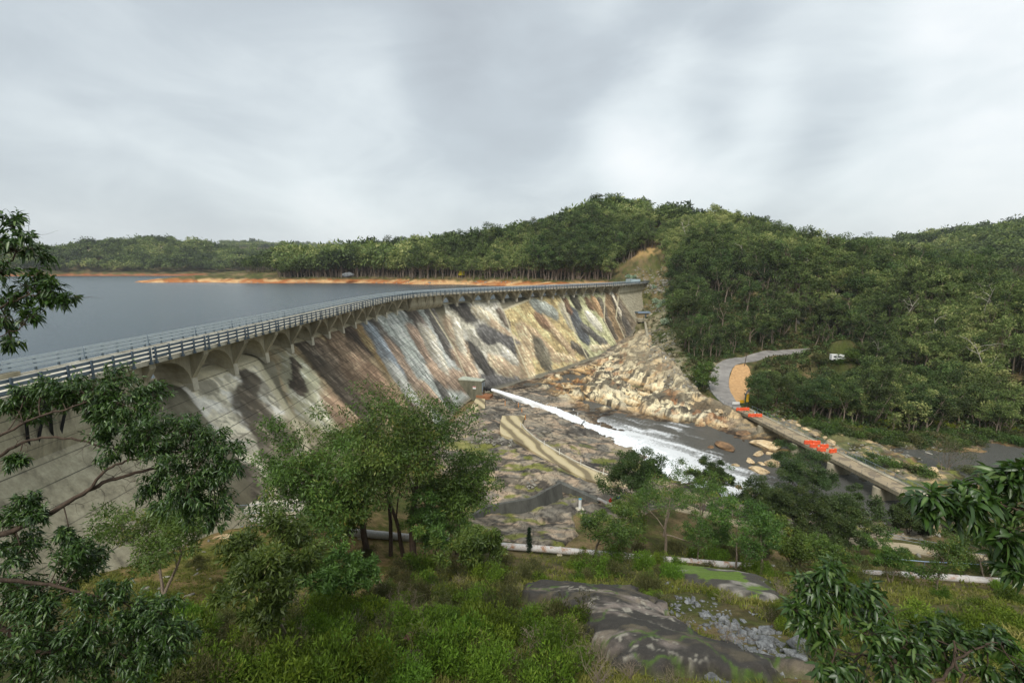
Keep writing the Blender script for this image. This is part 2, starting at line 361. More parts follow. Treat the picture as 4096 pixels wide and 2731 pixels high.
BED = PolyMask(pxpoly([(1700, 1765, -44), (1800, 1700, -44), (1880, 1610, -44.5), (1990, 1555, -47), (2145, 1500, -47.5), (2378, 1418, -45), (2497, 1338, -38.8), (2560, 1300, -34), (2600, 1310, -34), (2600, 1400, -41), (2660, 1440, -42),
                       (2720, 1510, -43.5), (2790, 1580, -45), (2890, 1650, -46.5), (2960, 1680, -46.5), (3120, 1690, -46.5), (3250, 1700, -47), (3480, 1760, -48), (3900, 1770, -48), (4300, 1760, -48), (4300, 1860, -48), (3900, 1900, -48), (3600, 2000, -48), (3780, 2130, -47), (3600, 2160, -46.5), (3200, 2130, -46), (2900, 2060, -46.5), (2640, 2030, -45),
                       (2520, 2070, -42.8), (2360, 2080, -42), (2280, 2030, -42), (2300, 2130, -41), (2240, 2180, -39.5), (2000, 2160, -38.5), (1870, 2090, -40), (1850, 1990, -41), (1760, 1900, -42.5), (1700, 1820, -43.5)]), 1.6)
def H(x, y, detail=True):
    x = np.asarray(x, float); y = np.asarray(y, float)
    d, st = side(x, y)
    zD = fD(x, y); zU = fU(x, y)
    beyond = np.maximum(0, np.maximum((y - 344) * 0.6 + (x - 103) * 0.5, 0))
    beyond = np.where(st > SEND - 2, beyond, 0)
    beyond = np.where((st < 2), np.maximum(0, -60 - y), beyond)
    wd = 1.5 + beyond * 0.9
    w = sst(-wd, wd, d + 4.0 * (beyond < 1))
    z = zU * (1 - w) + zD * w
    r = np.hypot(x, y)
    amp = np.clip((r - 12) / 400, 0.05, 1)
    z = z + (fbm(x / 40, y / 40, 4, 3) - 0.5) * 6 * amp * sst(150, 350, r) + (fbm(x / 7, y / 7, 3, 9) - 0.5) * 0.9 * (1 - sst(300, 500, r))
    return z
# ------------------------------------------------------------------ world, sun
SUN_EL, SUN_AZ = R(52), R(200)      # azimuth measured clockwise from +Y
sd = np.array([math.sin(SUN_AZ) * math.cos(SUN_EL), math.cos(SUN_AZ) * math.cos(SUN_EL), math.sin(SUN_EL)])
sl = bpy.data.lights.new('sun', 'SUN'); so = bpy.data.objects.new('sun', sl); COL.objects.link(so)
sl.energy = 3.2; sl.angle = R(24); sl.color = (1.0, 0.96, 0.90)
so.rotation_euler = Vector(-sd).to_track_quat('-Z', 'Y').to_euler()
wd = bpy.data.worlds.new('World'); sc.world = wd; wd.use_nodes = True
nt = wd.node_tree; bg = nt.nodes['Background']
sky = nt.nodes.new('ShaderNodeTexSky'); sky.sky_type = 'NISHITA'; sky.sun_disc = False; sky.sun_elevation = SUN_EL; sky.sun_rotation = SUN_AZ
sky.air_density = 1.5; sky.dust_density = 2.0
tc = nt.nodes.new('ShaderNodeTexCoord'); gen = tc.outputs['Generated']
sx = nt.nodes.new('ShaderNodeSeparateXYZ'); nt.links.new(gen, sx.inputs[0])
def wm(op, a, b=None, c=None):
    n = N(nt, 'ShaderNodeMath', operation=op)
    for k, q in enumerate((a, b, c)):
        if q is None: continue
        if isinstance(q, bpy.types.NodeSocket): nt.links.new(q, n.inputs[k])
        else: n.inputs[k].default_value = q
    return n.outputs[0]
mp1 = nt.nodes.new('ShaderNodeMapping'); mp1.inputs['Location'].default_value = (4.3, 1.9, 2.2); mp1.inputs['Scale'].default_value = (1.0, 1.0, 2.0); nt.links.new(gen, mp1.inputs[0])
n1 = noise(nt, 1.5, 4, 0.55, mp1.outputs[0], 0.6)
mp = nt.nodes.new('ShaderNodeMapping'); mp.inputs['Location'].default_value = (3.1, 7.7, 0.4); mp.inputs['Scale'].default_value = (1.0, 1.0, 2.4); nt.links.new(gen, mp.inputs[0])
n2 = noise(nt, 4.2, 7, 0.58, mp.outputs[0], 0.5)
fac = wm('ADD', wm('MULTIPLY', wm('SUBTRACT', n1, 0.5), 0.55), wm('MULTIPLY', wm('SUBTRACT', n2, 0.5), 0.32))
def lobe(u, v, width, amt):
    r = ray(u, v); r = r / np.linalg.norm(r)
    d = N(nt, 'ShaderNodeVectorMath', operation='DOT_PRODUCT'); nt.links.new(gen, d.inputs[0]); d.inputs[1].default_value = r
    nrm = N(nt, 'ShaderNodeVectorMath', operation='LENGTH'); nt.links.new(gen, nrm.inputs[0])
    q = wm('DIVIDE', d.outputs['Value'], nrm.outputs['Value'])
    mr = N(nt, 'ShaderNodeMapRange', interpolation_type='SMOOTHERSTEP'); nt.links.new(q, mr.inputs[0])
    mr.inputs[1].default_value = math.cos(R(width)); mr.inputs[2].default_value = 1.0; mr.inputs[3].default_value = 0; mr.inputs[4].default_value = amt
    return mr.outputs[0]
LOBES = [(4000, 100, 26, 0.28), (2750, 540, 13, 0.28), (900, 690, 22, 0.10), (1500, 640, 14, 0.08), (2000, 330, 14, -0.20), (2700, 300, 11, -0.16), (3150, 330, 12, -0.24), (150, 250, 30, -0.05), (1300, 150, 20, -0.07), (3800, 820, 18, -0.08), (1800, 30, 18, 0.06), (750, 330, 10, 0.02)]
for L in LOBES: fac = wm('ADD', fac, lobe(*L))
cl = ramp(nt, wm('ADD', fac, 0.5), [(0.05, (0.31, 0.335, 0.365)), (0.42, (0.475, 0.525, 0.560)), (0.62, (0.66, 0.715, 0.735)), (0.95, (0.93, 0.94, 0.945))])
ns = nt.nodes.new('ShaderNodeMix'); ns.data_type = 'RGBA'; ns.blend_type = 'ADD'; ns.inputs[0].default_value = 0.012
nt.links.new(cl, ns.inputs[6]); nt.links.new(sky.outputs[0], ns.inputs[7])
nt.links.new(ns.outputs[2], bg.inputs[0]); bg.inputs[1].default_value = 1.16
sc.view_settings.view_transform = 'Standard'; sc.view_settings.look = 'None'; sc.view_settings.exposure = 0.0; sc.view_settings.gamma = 1
sc.cycles.max_bounces = 6; sc.cycles.diffuse_bounces = 3; sc.cycles.transparent_max_bounces = 6

def S(r, g, b, k=1.0):
    f = lambda c: ((c / 255 + 0.055) / 1.055)**2.4 if c > 10 else c / 255 / 12.92
    return np.array([f(r), f(g), f(b)]) * k

# ------------------------------------------------------------------ ground sheet
rr = np.concatenate([[0.5, 1.5], np.exp(np.arange(math.log(2.5), math.log(7500), 0.0125))])
th = np.concatenate([np.arange(-62, 62, 0.22), np.arange(62, 298, 4.0)]) * math.pi / 180
RR, TH = np.meshgrid(rr, th, indexing='ij'); GX = RR * np.sin(TH); GY = RR * np.cos(TH)
GZ = H(GX, GY)
GZ = GZ - 3.0 * sst(0.6, 1.0, BED.sample(GX, GY))
FG = PolyMask(pxpoly([(2080, 2420, -26.5), (2130, 2360, -27.9), (2280, 2335, -28.8), (2420, 2350, -28.3), (2540, 2370, -27.8), (2620, 2420, -26.2), (2660, 2500, -24), (2800, 2580, -22), (3000, 2640, -20.8), (3200, 2690, -20), (3260, 2731, -19.3), (2700, 2731, -19.1), (2500, 2690, -19.6), (2370, 2620, -20.8), (2320, 2500, -23.7), (2200, 2440, -25.6)]), 0.45)
FG2 = PolyMask(pxpoly([(2650, 2270, -32.5), (2750, 2255, -33.5), (2930, 2275, -32.5), (3080, 2330, -30.5), (3120, 2410, -27), (3050, 2410, -27), (2900, 2360, -28.2), (2760, 2330, -29.4), (2680, 2300, -31)]), 0.6)
CUT = PolyMask([tuple(atz(2440, 1118, -8.0)[:2] * 0 + q) for q in [(104, 396), (116, 382), (136, 384), (142, 398), (126, 408), (108, 406)]], 6)
def ground_color(x, y, z):
    d, st = side(x, y)
    n = fbm(x / 18, y / 18, 4, 21); m = fbm(x / 3.2, y / 3.2, 4, 33); r = np.hypot(x, y); f = fbm(x / 0.7, y / 0.7, 3, 41)
    c = lerp(S(66, 66, 40), S(120, 104, 74), sst(0.35, 0.65, n * .4 + m * .6)[..., None])
    gr = sst(0.42, 0.6, fbm(x / 6, y / 6, 3, 51) * .55 + f * .45)[..., None]
    c = lerp(c, S(70, 80, 36), gr * 0.65)
    # short grass of the slope under the dam's left end
    lf = (sst(-4, -14, x) * sst(70, 50, y) * sst(20, 34, y))[..., None]
    g2 = lerp(S(92, 96, 44), S(132, 112, 76), sst(0.4, 0.62, m * .5 + f * .5)[..., None])
    c = lerp(c, g2, lf)
    # drawn-down shore of the reservoir
    up = (d < -3) & (r < 2500)
    shn = z + (fbm(x / 9, y / 9, 3, 61) - .5) * 2.2
    ora = lerp(S(158, 100, 58), S(196, 160, 114), sst(0.35, 0.65, fbm(x / 14, y / 5, 3, 71))[..., None])
    ora = lerp(ora, S(134, 80, 52), (sst(700, 900, r) * 0.8)[..., None])
    k = (up * sst(-10.6, -11.6, shn))[..., None]
    c = lerp(c, ora, k)
    k = CUT.sample(x, y)[..., None] * sst(0.3, 0.5, m)[..., None]
    c = lerp(c, S(190, 156, 104), k * .7)
    # pale stony ground under the right end of the dam
    stn = (sst(30, 12, np.hypot((x - 96) / 1.3, y - 262)) + sst(34, 16, np.hypot(x - 70, (y - 205) / 1.2)))[..., None]
    c = lerp(c, lerp(S(120, 116, 96), S(176, 168, 140), f[..., None]), np.clip(stn, 0, 1) * .6 * sst(0.35, 0.6, m)[..., None])
    c = c * lerp(0.75, 1.25, f)[..., None]
    return c
GC = ground_color(GX, GY, GZ)
m_ground, nt, b = newmat('ground')
a = N(nt, 'ShaderNodeAttribute', attribute_name='Col')
v = coords(nt); n1 = noise(nt, 2.2, 8, 0.7, v); n2 = noise(nt, 14, 5, 0.7, v)
c = mixc(nt, 1.0, a.outputs['Color'], ramp(nt, n1, [(0.3, 0.55), (0.5, 1.0), (0.72, 1.45)]), 'MULTIPLY')
c = mixc(nt, 1.0, c, ramp(nt, n2, [(0.3, 0.7), (0.7, 1.3)]), 'MULTIPLY')
nt.links.new(c, b.inputs['Base Color']); b.inputs['Roughness'].default_value = 0.95; b.inputs['Specular IOR Level'].default_value = 0.1
bump(nt, b, n1, 0.7, 0.25)
V = np.stack([GX, GY, GZ], -1).reshape(-1, 3)
gme = npmesh('ground', V, grid_faces(len(rr), len(th), True)[:, ::-1], m_ground, col=GC.reshape(-1, 3), smooth=True)
tag(link('ground', gme), kind='structure')

# ------------------------------------------------------------------ bare rock of the river bed
m_rock, nt, b = newmat('bedrock')
a = N(nt, 'ShaderNodeAttribute', attribute_name='Col')
v = coords(nt); vs = coords(nt, (1.0, 0.35, 1.6))
n1 = noise(nt, 0.9, 9, 0.68, vs, 0.6); n2 = noise(nt, 7, 6, 0.7, v)
vo = N(nt, 'ShaderNodeTexVoronoi', feature='DISTANCE_TO_EDGE', Scale=0.3); nt.links.new(vs, vo.inputs['Vector'])
mv = nt.nodes.new('ShaderNodeVectorMath'); mv.operation = 'ADD'
nv = N(nt, 'ShaderNodeTexNoise', Scale=0.5, Detail=5); nt.links.new(v, nv.inputs['Vector'])
ms_ = nt.nodes.new('ShaderNodeVectorMath'); ms_.operation = 'SCALE'; ms_.inputs[3].default_value = 3.0; nt.links.new(nv.outputs['Color'], ms_.inputs[0])
nt.links.new(vs, mv.inputs[0]); nt.links.new(ms_.outputs[0], mv.inputs[1]); nt.links.new(mv.outputs[0], vo.inputs['Vector'])
crack = ramp(nt, vo.outputs[0], [(0.0, 0.35), (0.03, 1.0)])
c = mixc(nt, 1.0, a.outputs['Color'], ramp(nt, n1, [(0.3, 0.62), (0.5, 1.0), (0.7, 1.25)]), 'MULTIPLY')
c = mixc(nt, 1.0, c, ramp(nt, n2, [(0.3, 0.78), (0.7, 1.2)]), 'MULTIPLY')
c = mixc(nt, 0.8, c, crack, 'MULTIPLY')
nt.links.new(c, b.inputs['Base Color']); b.inputs['Roughness'].default_value = 0.75; b.inputs['Specular IOR Level'].default_value = 0.3
bump(nt, b, n1, 0.8, 0.3)
def T7(x, y): return (1900 + x / 2.24, 1500 + y / 2.24)
RAMP_AREA = PolyMask([tuple(atz(*T7(*p), -43.7)[:2]) for p in [(215, 355), (215, 535), (335, 575), (555, 715), (795, 850), (1000, 950), (1180, 1000), (1330, 1010), (1460, 985), (1260, 905), (1100, 855), (900, 765), (690, 650), (545, 560), (470, 485), (470, 350)]], 1.0)
bx = np.arange(-32, 165, 0.42); by = np.arange(52, 262, 0.42)
BX, BY = np.meshgrid(bx, by, indexing='ij')
bm_ = BED.sample(BX, BY); bz0 = H(BX, BY)
# a rougher, blocky massif on the right bank, smooth wet pavement on the left
MASS = PolyMask(pxpoly([(2130, 1530, -47), (2300, 1470, -46.5), (2440, 1400, -42), (2560, 1310, -34), (2620, 1400, -41), (2700, 1490, -43), (2800, 1600, -46), (2960, 1690, -47), (2860, 1720, -47.5), (2650, 1680, -47.5), (2500, 1640, -47.6), (2380, 1640, -47.6), (2250, 1590, -47)]), 4)
mass = MASS.sample(BX, BY)
xr = BX * 0.8 + BY * 0.6; yr = -BX * 0.6 + BY * 0.8
rid = 1 - np.abs(fbm(xr / 11, yr / 3.4, 4, 81) * 2 - 1); rid2 = 1 - np.abs(fbm(BX / 5, BY / 3, 4, 83) * 2 - 1)
al_ = BX * .7 - BY * .7; ac_ = BX * .7 + BY * .7
blk = np.floor(fbm(BX / 6.5, BY / 5.0, 3, 85) * 7 + fbm(BX / 1.6, BY / 1.6, 2, 86) * .5) / 7
blk2 = np.floor(fbm(BX / 13, BY / 11, 3, 87) * 6 + fbm(BX / 2.4, BY / 2.4, 3, 88) * .45) / 6
rid3 = 1 - np.abs(fbm(al_ / 22, ac_ / 6.5, 3, 89) * 2 - 1)
BZ = bz0 + 0.12 + mass * ((rid3 - 0.75) * 4.5 + (blk2 - 0.5) * 8.0 + (blk - .5) * 1.6 + (rid2 - .75) * .7 + 0.7) + (1 - mass) * (0.25 + (rid - 0.78) * 0.9 + (blk - .5) * 1.3 + (rid2 - .75) * .5)
BZ = BZ - (1 - sst(0.0, 0.5, bm_)) * 1.6
nA = fbm(xr / 9, yr / 2.6, 4, 91); nB = fbm(BX / 7, BY / 7, 4, 93); nC = fbm(BX / 1.5, BY / 1.5, 3, 95)
bright = lerp(S(230, 216, 178), S(208, 180, 134), sst(0.46, 0.70, nB)[..., None])
bright = lerp(bright, S(166, 158, 138), (sst(.5, .62, fbm(BX / 3.4, BY / 3.4, 4, 96)) * .55)[..., None])
strk = fbm(al_ / 11, ac_ / 1.9, 4, 92)
bright = lerp(bright, S(58, 54, 48), (np.maximum(sst(0.55, 0.62, nA), sst(.60, .66, strk)) * 0.85)[..., None])
bright = lerp(bright, S(176, 118, 70), (sst(0.62, 0.72, fbm(BX / 4, BY / 4, 3, 97)) * 0.5)[..., None])
n5 = fbm(BX / 2.2, BY / 1.2, 4, 98)
dark = lerp(S(120, 114, 102), S(158, 144, 122), sst(0.40, 0.62, nB * .5 + n5 * .5)[..., None])
dark = lerp(dark, S(64, 60, 54), (np.maximum(sst(0.50, 0.60, nA * .6 + n5 * .4), sst(.56, .64, strk) * .8) * 0.8)[..., None])
dark = lerp(dark, S(186, 162, 134), (sst(0.58, 0.70, fbm(BX / 4, BY / 2, 4, 99)) * 0.65)[..., None])
BC = lerp(dark, bright, mass[..., None])
ck = 1 - np.abs(fbm(al_ / 13 + fbm(BX / 5, BY / 5, 2, 111) * .8, ac_ / 4.5, 4, 112) * 2 - 1); ck2 = 1 - np.abs(fbm(BX / 6 + 3, BY / 3.2, 4, 113) * 2 - 1)
BC = lerp(BC, S(44, 40, 36), (np.maximum(sst(.935, .975, ck), sst(.95, .985, ck2) * .8) * .85)[..., None])
BC = lerp(BC, lerp(S(120, 112, 92), S(186, 162, 120), sst(.45, .62, n5)[..., None]), ((1 - mass) * sst(62, 75, BX))[..., None] * .9)
BC = lerp(BC, S(78, 88, 44), ((1 - mass) * sst(70, 84, BX) * sst(.42, .54, fbm(BX / 5, BY / 5, 3, 103)))[..., None] * .8)
up_m = sst(-44.5, -41.5, BZ) * mass      # high, weathered part is greyer
BC = lerp(BC, S(150, 138, 112), (up_m * .55)[..., None])
wet = sst(-46.9, -47.5, BZ)[..., None]
BC = lerp(BC, BC * np.array([0.42, 0.36, 0.30]), wet)
tan_wet = (sst(-46.4, -46.9, BZ) * (1 - wet[..., 0]) * mass)[..., None]
BC = lerp(BC, S(196, 150, 84), tan_wet * .45)
green = ((1 - mass) * sst(0.58, 0.68, fbm(BX / 4, BY / 2.5, 4, 101)) * sst(120, 105, BY))[..., None]
BC = lerp(BC, S(112, 116, 44), green * .8)
BC = BC * lerp(.8, 1.2, nC)[..., None]
for pl_, zc_ in ((RAMP_AREA, -44.1), ):
    k = pl_.sample(BX, BY); BZ = np.where(k > .02, np.minimum(BZ, BZ * (1 - k) + (zc_ - .2) * k), BZ)
fq = grid_faces(len(bx), len(by)); keep = (bm_.reshape(-1)[fq].max(1) > 0.02)
fq = fq[keep]; used = np.unique(fq); mapi = np.full(BX.size, -1); mapi[used] = np.arange(len(used))
V = np.stack([BX, BY, BZ], -1).reshape(-1, 3)[used]
tag(link('riverbed_rock', npmesh('riverbed_rock', V, mapi[fq], m_rock, col=BC.reshape(-1, 3)[used], smooth=True)), kind='structure')
def bedz(x, y):
    i = np.clip(((np.asarray(x) - bx[0]) / 0.42).astype(int), 0, len(bx) - 1); j = np.clip(((np.asarray(y) - by[0]) / 0.42).astype(int), 0, len(by) - 1)
    ok = (np.asarray(x) > bx[0]) & (np.asarray(x) < bx[-1]) & (np.asarray(y) > by[0]) & (np.asarray(y) < by[-1])
    return np.where(ok & (bm_[i, j] > .5), BZ[i, j], -1e3)
def HZ(x, y):
    return np.maximum(H(x, y), bedz(x, y))
def hz1(x, y): return float(HZ(np.array([x]), np.array([y]))[0])

# ------------------------------------------------------------------ water
def watermat(name, deep, rough, scale, strength, foam=False, dist=0.06):
    m, nt, b = newmat(name)
    v = coords(nt, (1.0, 1.6, 1.0))
    n1 = noise(nt, scale, 5, 0.6, v); n2 = noise(nt, scale * 4.3, 3, 0.6, v)
    h = mixc(nt, 0.35, n1, n2)
    b.inputs['Base Color'].default_value = (*deep, 1); b.inputs['Roughness'].default_value = rough; b.inputs['IOR'].default_value = 1.33
    b.inputs['Specular IOR Level'].default_value = 0.5
    bump(nt, b, h, strength, dist)
    if foam:
        a = N(nt, 'ShaderNodeAttribute', attribute_name='tint')
        nf = noise(nt, 1.3, 9, 0.75, coords(nt), 1.4)
        ad = N(nt, 'ShaderNodeMath', operation='ADD'); nt.links.new(nf, ad.inputs[0]); nt.links.new(a.outputs['Fac'], ad.inputs[1])
        fo = ramp(nt, ad.outputs[0], [(0.0, 0.0), (0.70, 0.0), (0.86, 0.45), (1.0, 0.95)])
        nt.links.new(mixc(nt, fo, deep, (0.82, 0.84, 0.84)), b.inputs['Base Color'])
        nt.links.new(ramp(nt, fo, [(0, rough), (1, 0.8)]), b.inputs['Roughness'])
    return m
m_lake = watermat('reservoir_water', (0.045, 0.072, 0.090), 0.2, 0.45, 0.8, dist=0.6)
m_river = watermat('river_water', (0.100, 0.100, 0.088), 0.28, 1.1, 1.0, True, 0.8)
s_ = np.linspace(40, SEND, 60); edge = dp(s_, -6.9, SHZ)
far = [(90, 420, SHZ), (300, 800, SHZ), (300, 2400, SHZ), (-3000, 2400, SHZ), (-3000, -300, SHZ), (-60, -300, SHZ)]
vs_ = [tuple(p) for p in edge] + far
me = bpy.data.meshes.new('reservoir_water'); me.from_pydata(vs_, [], [tuple(range(len(vs_)))]); me.materials.append(m_lake); me.update()
tag(link('reservoir_water', me), kind='structure')
WZ = -47.8
def pz(u, v, z=WZ): return atz(u, v, z)
CL = np.array([pz(2225, 1676), pz(2350, 1712), pz(2460, 1752), pz(2560, 1800), pz(2640, 1862), pz(2720, 1915), pz(2830, 1975), pz(2930, 2030)])[:, :2]
CW = np.array([0.9, 3.4, 5.0, 5.6, 5.2, 4.4, 4.0, 3.6])
ct = np.linspace(0, len(CL) - 1, 160); k_ = np.arange(len(CL))
CLd = np.stack([np.interp(ct, k_, CL[:, 0]), np.interp(ct, k_, CL[:, 1])], -1)
for _ in range(10): CLd[1:-1] = (CLd[:-2] + CLd[2:] + 2 * CLd[1:-1]) / 4
CWd = np.interp(ct, k_, CW)
wx = np.arange(0, 210, 0.8); wy = np.arange(55, 225, 0.8)
WX, WY = np.meshgrid(wx, wy, indexing='ij')
dmin = np.full(WX.shape, 1e9)
for q in range(0, 160, 2):
    dd = np.hypot(WX - CLd[q, 0], WY - CLd[q, 1]) - CWd[q]; dmin = np.minimum(dmin, dd)
foam = sst(16, 0, dmin) * 0.46 + 0.16 * sst(30, 10, np.hypot(WX - pz(2830, 1990)[0], WY - pz(2830, 1990)[1])) * 1.6
foam += 0.22 * sst(4, 0, np.abs(WX - 0.42 * (WY - 100) - 40)) * 0
foam += .30 * sst(.50, .70, fbm((WX - WY) / 12, (WX + WY) / 2.0, 4, 107)) * sst(40, 8, dmin)
foam += sst(6, 2, np.hypot(WX - pz(2700, 1700)[0], WY - pz(2700, 1700)[1])) * .22
wv = np.stack([WX, WY, np.full_like(WX, WZ)], -1).reshape(-1, 3)
wf = grid_faces(len(wx), len(wy)); gz = H(WX, WY).reshape(-1)
wf = wf[(gz[wf].min(1) < WZ + 0.8)]
used = np.unique(wf); mapi = np.full(len(wv), -1); mapi[used] = np.arange(len(used))
tag(link('river_water', npmesh('river_water', wv[used], mapi[wf], m_river, tint=foam.reshape(-1)[used])), kind='structure')
# white water: a heap of broken water along the chute
m_foam, nt, b = newmat('white_water')
v = coords(nt); mpf = nt.nodes.new('ShaderNodeMapping'); mpf.inputs['Rotation'].default_value = (0, 0, R(45)); mpf.inputs['Scale'].default_value = (.35, 1.5, 1); nt.links.new(v, mpf.inputs[0])
n1 = noise(nt, 1.6, 8, 0.7, mpf.outputs[0], 0.8)
nt.links.new(ramp(nt, n1, [(0.34, (0.36, 0.38, 0.36)), (0.46, (0.74, 0.77, 0.78)), (0.6, (0.88, 0.9, 0.9))]), b.inputs['Base Color']); b.inputs['Roughness'].default_value = 0.9
bump(nt, b, n1, 0.6, 0.15)
na, nb_ = 130, 27
tt = np.linspace(0, 1, na); cc = np.linspace(-1, 1, nb_)
ci = tt * 118
cxy = np.stack([np.interp(ci, np.arange(160), CLd[:, 0]), np.interp(ci, np.arange(160), CLd[:, 1])], -1); cw = np.interp(ci, np.arange(160), CWd)
tg = np.gradient(cxy, axis=0); tg /= np.linalg.norm(tg, axis=1, keepdims=True); nn = np.stack([-tg[:, 1], tg[:, 0]], -1)
TT, CC = np.meshgrid(tt, cc, indexing='ij')
jag = 1 + (vnoise(TT * 90, CC * 1.2 + 5, 5) - .5) * .9 * np.abs(CC) + (vnoise(TT * 18, np.sign(CC) * 3, 6) - .5) * .5 * np.abs(CC)
FX = cxy[:, None, 0] + nn[:, None, 0] * (CC * jag * cw[:, None]); FY = cxy[:, None, 1] + nn[:, None, 1] * (CC * jag * cw[:, None])
hgt = np.interp(tt, [0, .08, .2, .5, .8, 1], [0.5, 1.3, 1.25, 1.0, .55, .05])[:, None]
FZ = WZ - 0.25 + (0.25 + hgt) * (1 - np.abs(CC)**2.2) + (fbm(FX / 1.1, FY / 1.1, 4, 15) - .5) * .9 * hgt * (1 - CC**4) - sst(.8, 1, TT) * .2
tag(link('white_water', npmesh('white_water', np.stack([FX, FY, FZ], -1).reshape(-1, 3), grid_faces(na, nb_), m_foam, smooth=True)), kind='structure')
# ------------------------------------------------------------------ the dam
m_conc = plain('aged_concrete', S(168, 160, 138), 0.85, 0.22, 0.35, streak=(1, 1, 0.25), c2=S(104, 98, 80))
m_concd = plain('stained_concrete', S(128, 120, 100), 0.9, 0.35, 0.4, streak=(1, 1, 0.2), c2=S(66, 62, 52))
m_concl = plain('pale_concrete', S(196, 190, 172), 0.85, 0.15, 0.6, c2=S(160, 152, 132))
m_steel = plain('galvanized_steel', S(116, 130, 142), 0.45, 0.12, 2.0, metal=0.35, spec=0.5, bmp=0.05)
m_steelw = plain('pale_galvanized_steel', S(172, 184, 192), 0.5, 0.1, 2.0, metal=0.1, spec=0.5, bmp=0.05)
m_steeld = plain('weathered_steel', S(88, 102, 114), 0.5, 0.15, 2.0, metal=0.3, spec=0.5, bmp=0.05)
m_dark = plain('black_rubber', S(30, 30, 30), 0.7, 0.2)
m_yel = plain('yellow_paint', S(226, 178, 40), 0.6, 0.15)
m_white = plain('white_paint', S(226, 226, 222), 0.5, 0.08)
m_stone = plain('grey_stone', S(150, 148, 142), 0.85, 0.35, 1.2, c2=S(84, 82, 78))
dam = empty('concrete_dam', (-40, 100, -44))
tag(dam, 'long curved concrete gravity dam with a painted sloping face holding back the reservoir', 'dam')

# -- painted spillway face: geometry grid (station s, height z)
def facehit(u, v, proud=0.0):
    z = np.linspace(-14.2, -48.5, 260)
    P = ray(u, v)[None, :] * (z / ray(u, v)[2])[:, None]
    d, st = side(P[:, 0], P[:, 1]); f = d - face_off(z, proud)
    k = np.where((f[:-1] > 0) & (f[1:] <= 0))[0]
    k = int(k[0]) if len(k) else int(np.argmin(np.abs(f)))
    # refine the station by projecting on the local tangent
    n = axn(st[k:k + 1])[0]; t = np.array([-n[1], n[0]]); p0 = axp(st[k:k + 1])[0]
    return float(st[k] + (P[k, :2] - p0) @ t), float(z[k])
K2 = 4096 / 2352
def fh(u, v): return facehit(u * K2, v * K2)
ns_ = int((S_B - S_A) / 0.30); nz_ = 150
ss = np.linspace(S_A, S_B, ns_)
q = np.linspace(0, 1, nz_)
tz = toe_z(ss)
SS = np.repeat(ss[:, None], nz_, 1)
top = -14.2; q2 = np.where(q < .12, q / .12 * .09, .09 + (q - .12) / .88 * .91)
ZZ = top + (tz[:, None] - top) * q2[None, :]
OO = face_off(ZZ)
# toe kick: the last metre of the face flattens out
P3 = dp(SS.ravel(), OO.ravel(), ZZ.ravel())
# colours
def cap_mask(s, z, a, b, w, fea=0.35):
    pa = np.array(a); pb = np.array(b); e = pb - pa; L = e @ e + 1e-9
    t = np.clip(((s - pa[0]) * e[0] + (z - pa[1]) * e[1]) / L, 0, 1)
    d = np.hypot(s - pa[0] - t * e[0], z - pa[1] - t * e[1])
    return 1 - sst(w * (1 - fea), w * (1 + fea), d)
def cap_cross(s, z, a, b, w):
    pa = np.array(a); e = np.array(b) - pa; L = math.hypot(*e) + 1e-9
    return np.clip(((s - pa[0]) * -e[1] + (z - pa[1]) * e[0]) / L / w, -1, 1) * (1 if e[1] < 0 else -1)
def poly_mask(s, z, poly, fea=0.25):
    return PolyMask(poly, fea).sample(s, z)
HSL = (ZZ - top) * math.hypot(1, SLOPE)          # distance down the slope
ws = SS + (fbm(SS / 3.0, HSL / 3.5, 5, 201, .6) - .5) * 2.6 + (fbm(SS / 0.8, HSL / 1.1, 3, 205) - .5) * 1.6
wz = ZZ + (fbm(SS / 3.0 + 40, HSL / 3.5, 5, 203, .6) - .5) * 2.6
def mute(c, k=.34):
    c = np.array(c, float); g_ = c.mean(); t = np.array([g_ * 1.06, g_, g_ * .88]); return tuple(c * (1 - k) + t * k)
base = lerp(S(136, 130, 110), S(106, 100, 82), sst(.4, .62, fbm(SS / 5, HSL / 14, 4, 211))[..., None])
stain = sst(-17.6, -15.2, ZZ) * (0.55 + .45 * sst(.35, .6, fbm(SS / 1.2, HSL / 9, 3, 213)))
base = lerp(base, S(80, 76, 62), (stain * .8)[..., None])
mural = base.copy()
PANELS = [   # outline in the photograph's pixels, paint
    ([(402, 874), (585, 826), (625, 880), (690, 990), (735, 1100), (760, 1190), (640, 1190), (590, 1100), (505, 1000)], (226, 218, 192)),
    ([(612, 800), (835, 735), (905, 850), (960, 940), (1005, 1030), (1000, 1070), (740, 1110), (690, 990), (650, 890)], (162, 140, 104)),
    ([(835, 735), (962, 690), (985, 702), (1045, 800), (1095, 912), (1040, 1005), (1003, 1003), (960, 930), (905, 850)], (186, 194, 186)),
    ([(975, 694), (1062, 682), (1157, 712), (1180, 780), (1215, 862), (1120, 884), (1095, 905), (1045, 800)], (198, 194, 174)),
    ([(1157, 712), (1225, 684), (1284, 678), (1320, 760), (1352, 822), (1290, 845), (1218, 864), (1185, 790)], (206, 182, 126)),
    ([(1284, 678), (1362, 670), (1385, 735), (1418, 790), (1380, 815), (1352, 824), (1318, 760)], (188, 188, 138)),
    ([(1362, 670), (1393, 668), (1415, 730), (1440, 778), (1418, 792), (1388, 735)], (152, 126, 92)),
    ([(1393, 668), (1440, 668), (1462, 730), (1462, 758), (1438, 780), (1415, 730)], (136, 122, 100))]
PP = []
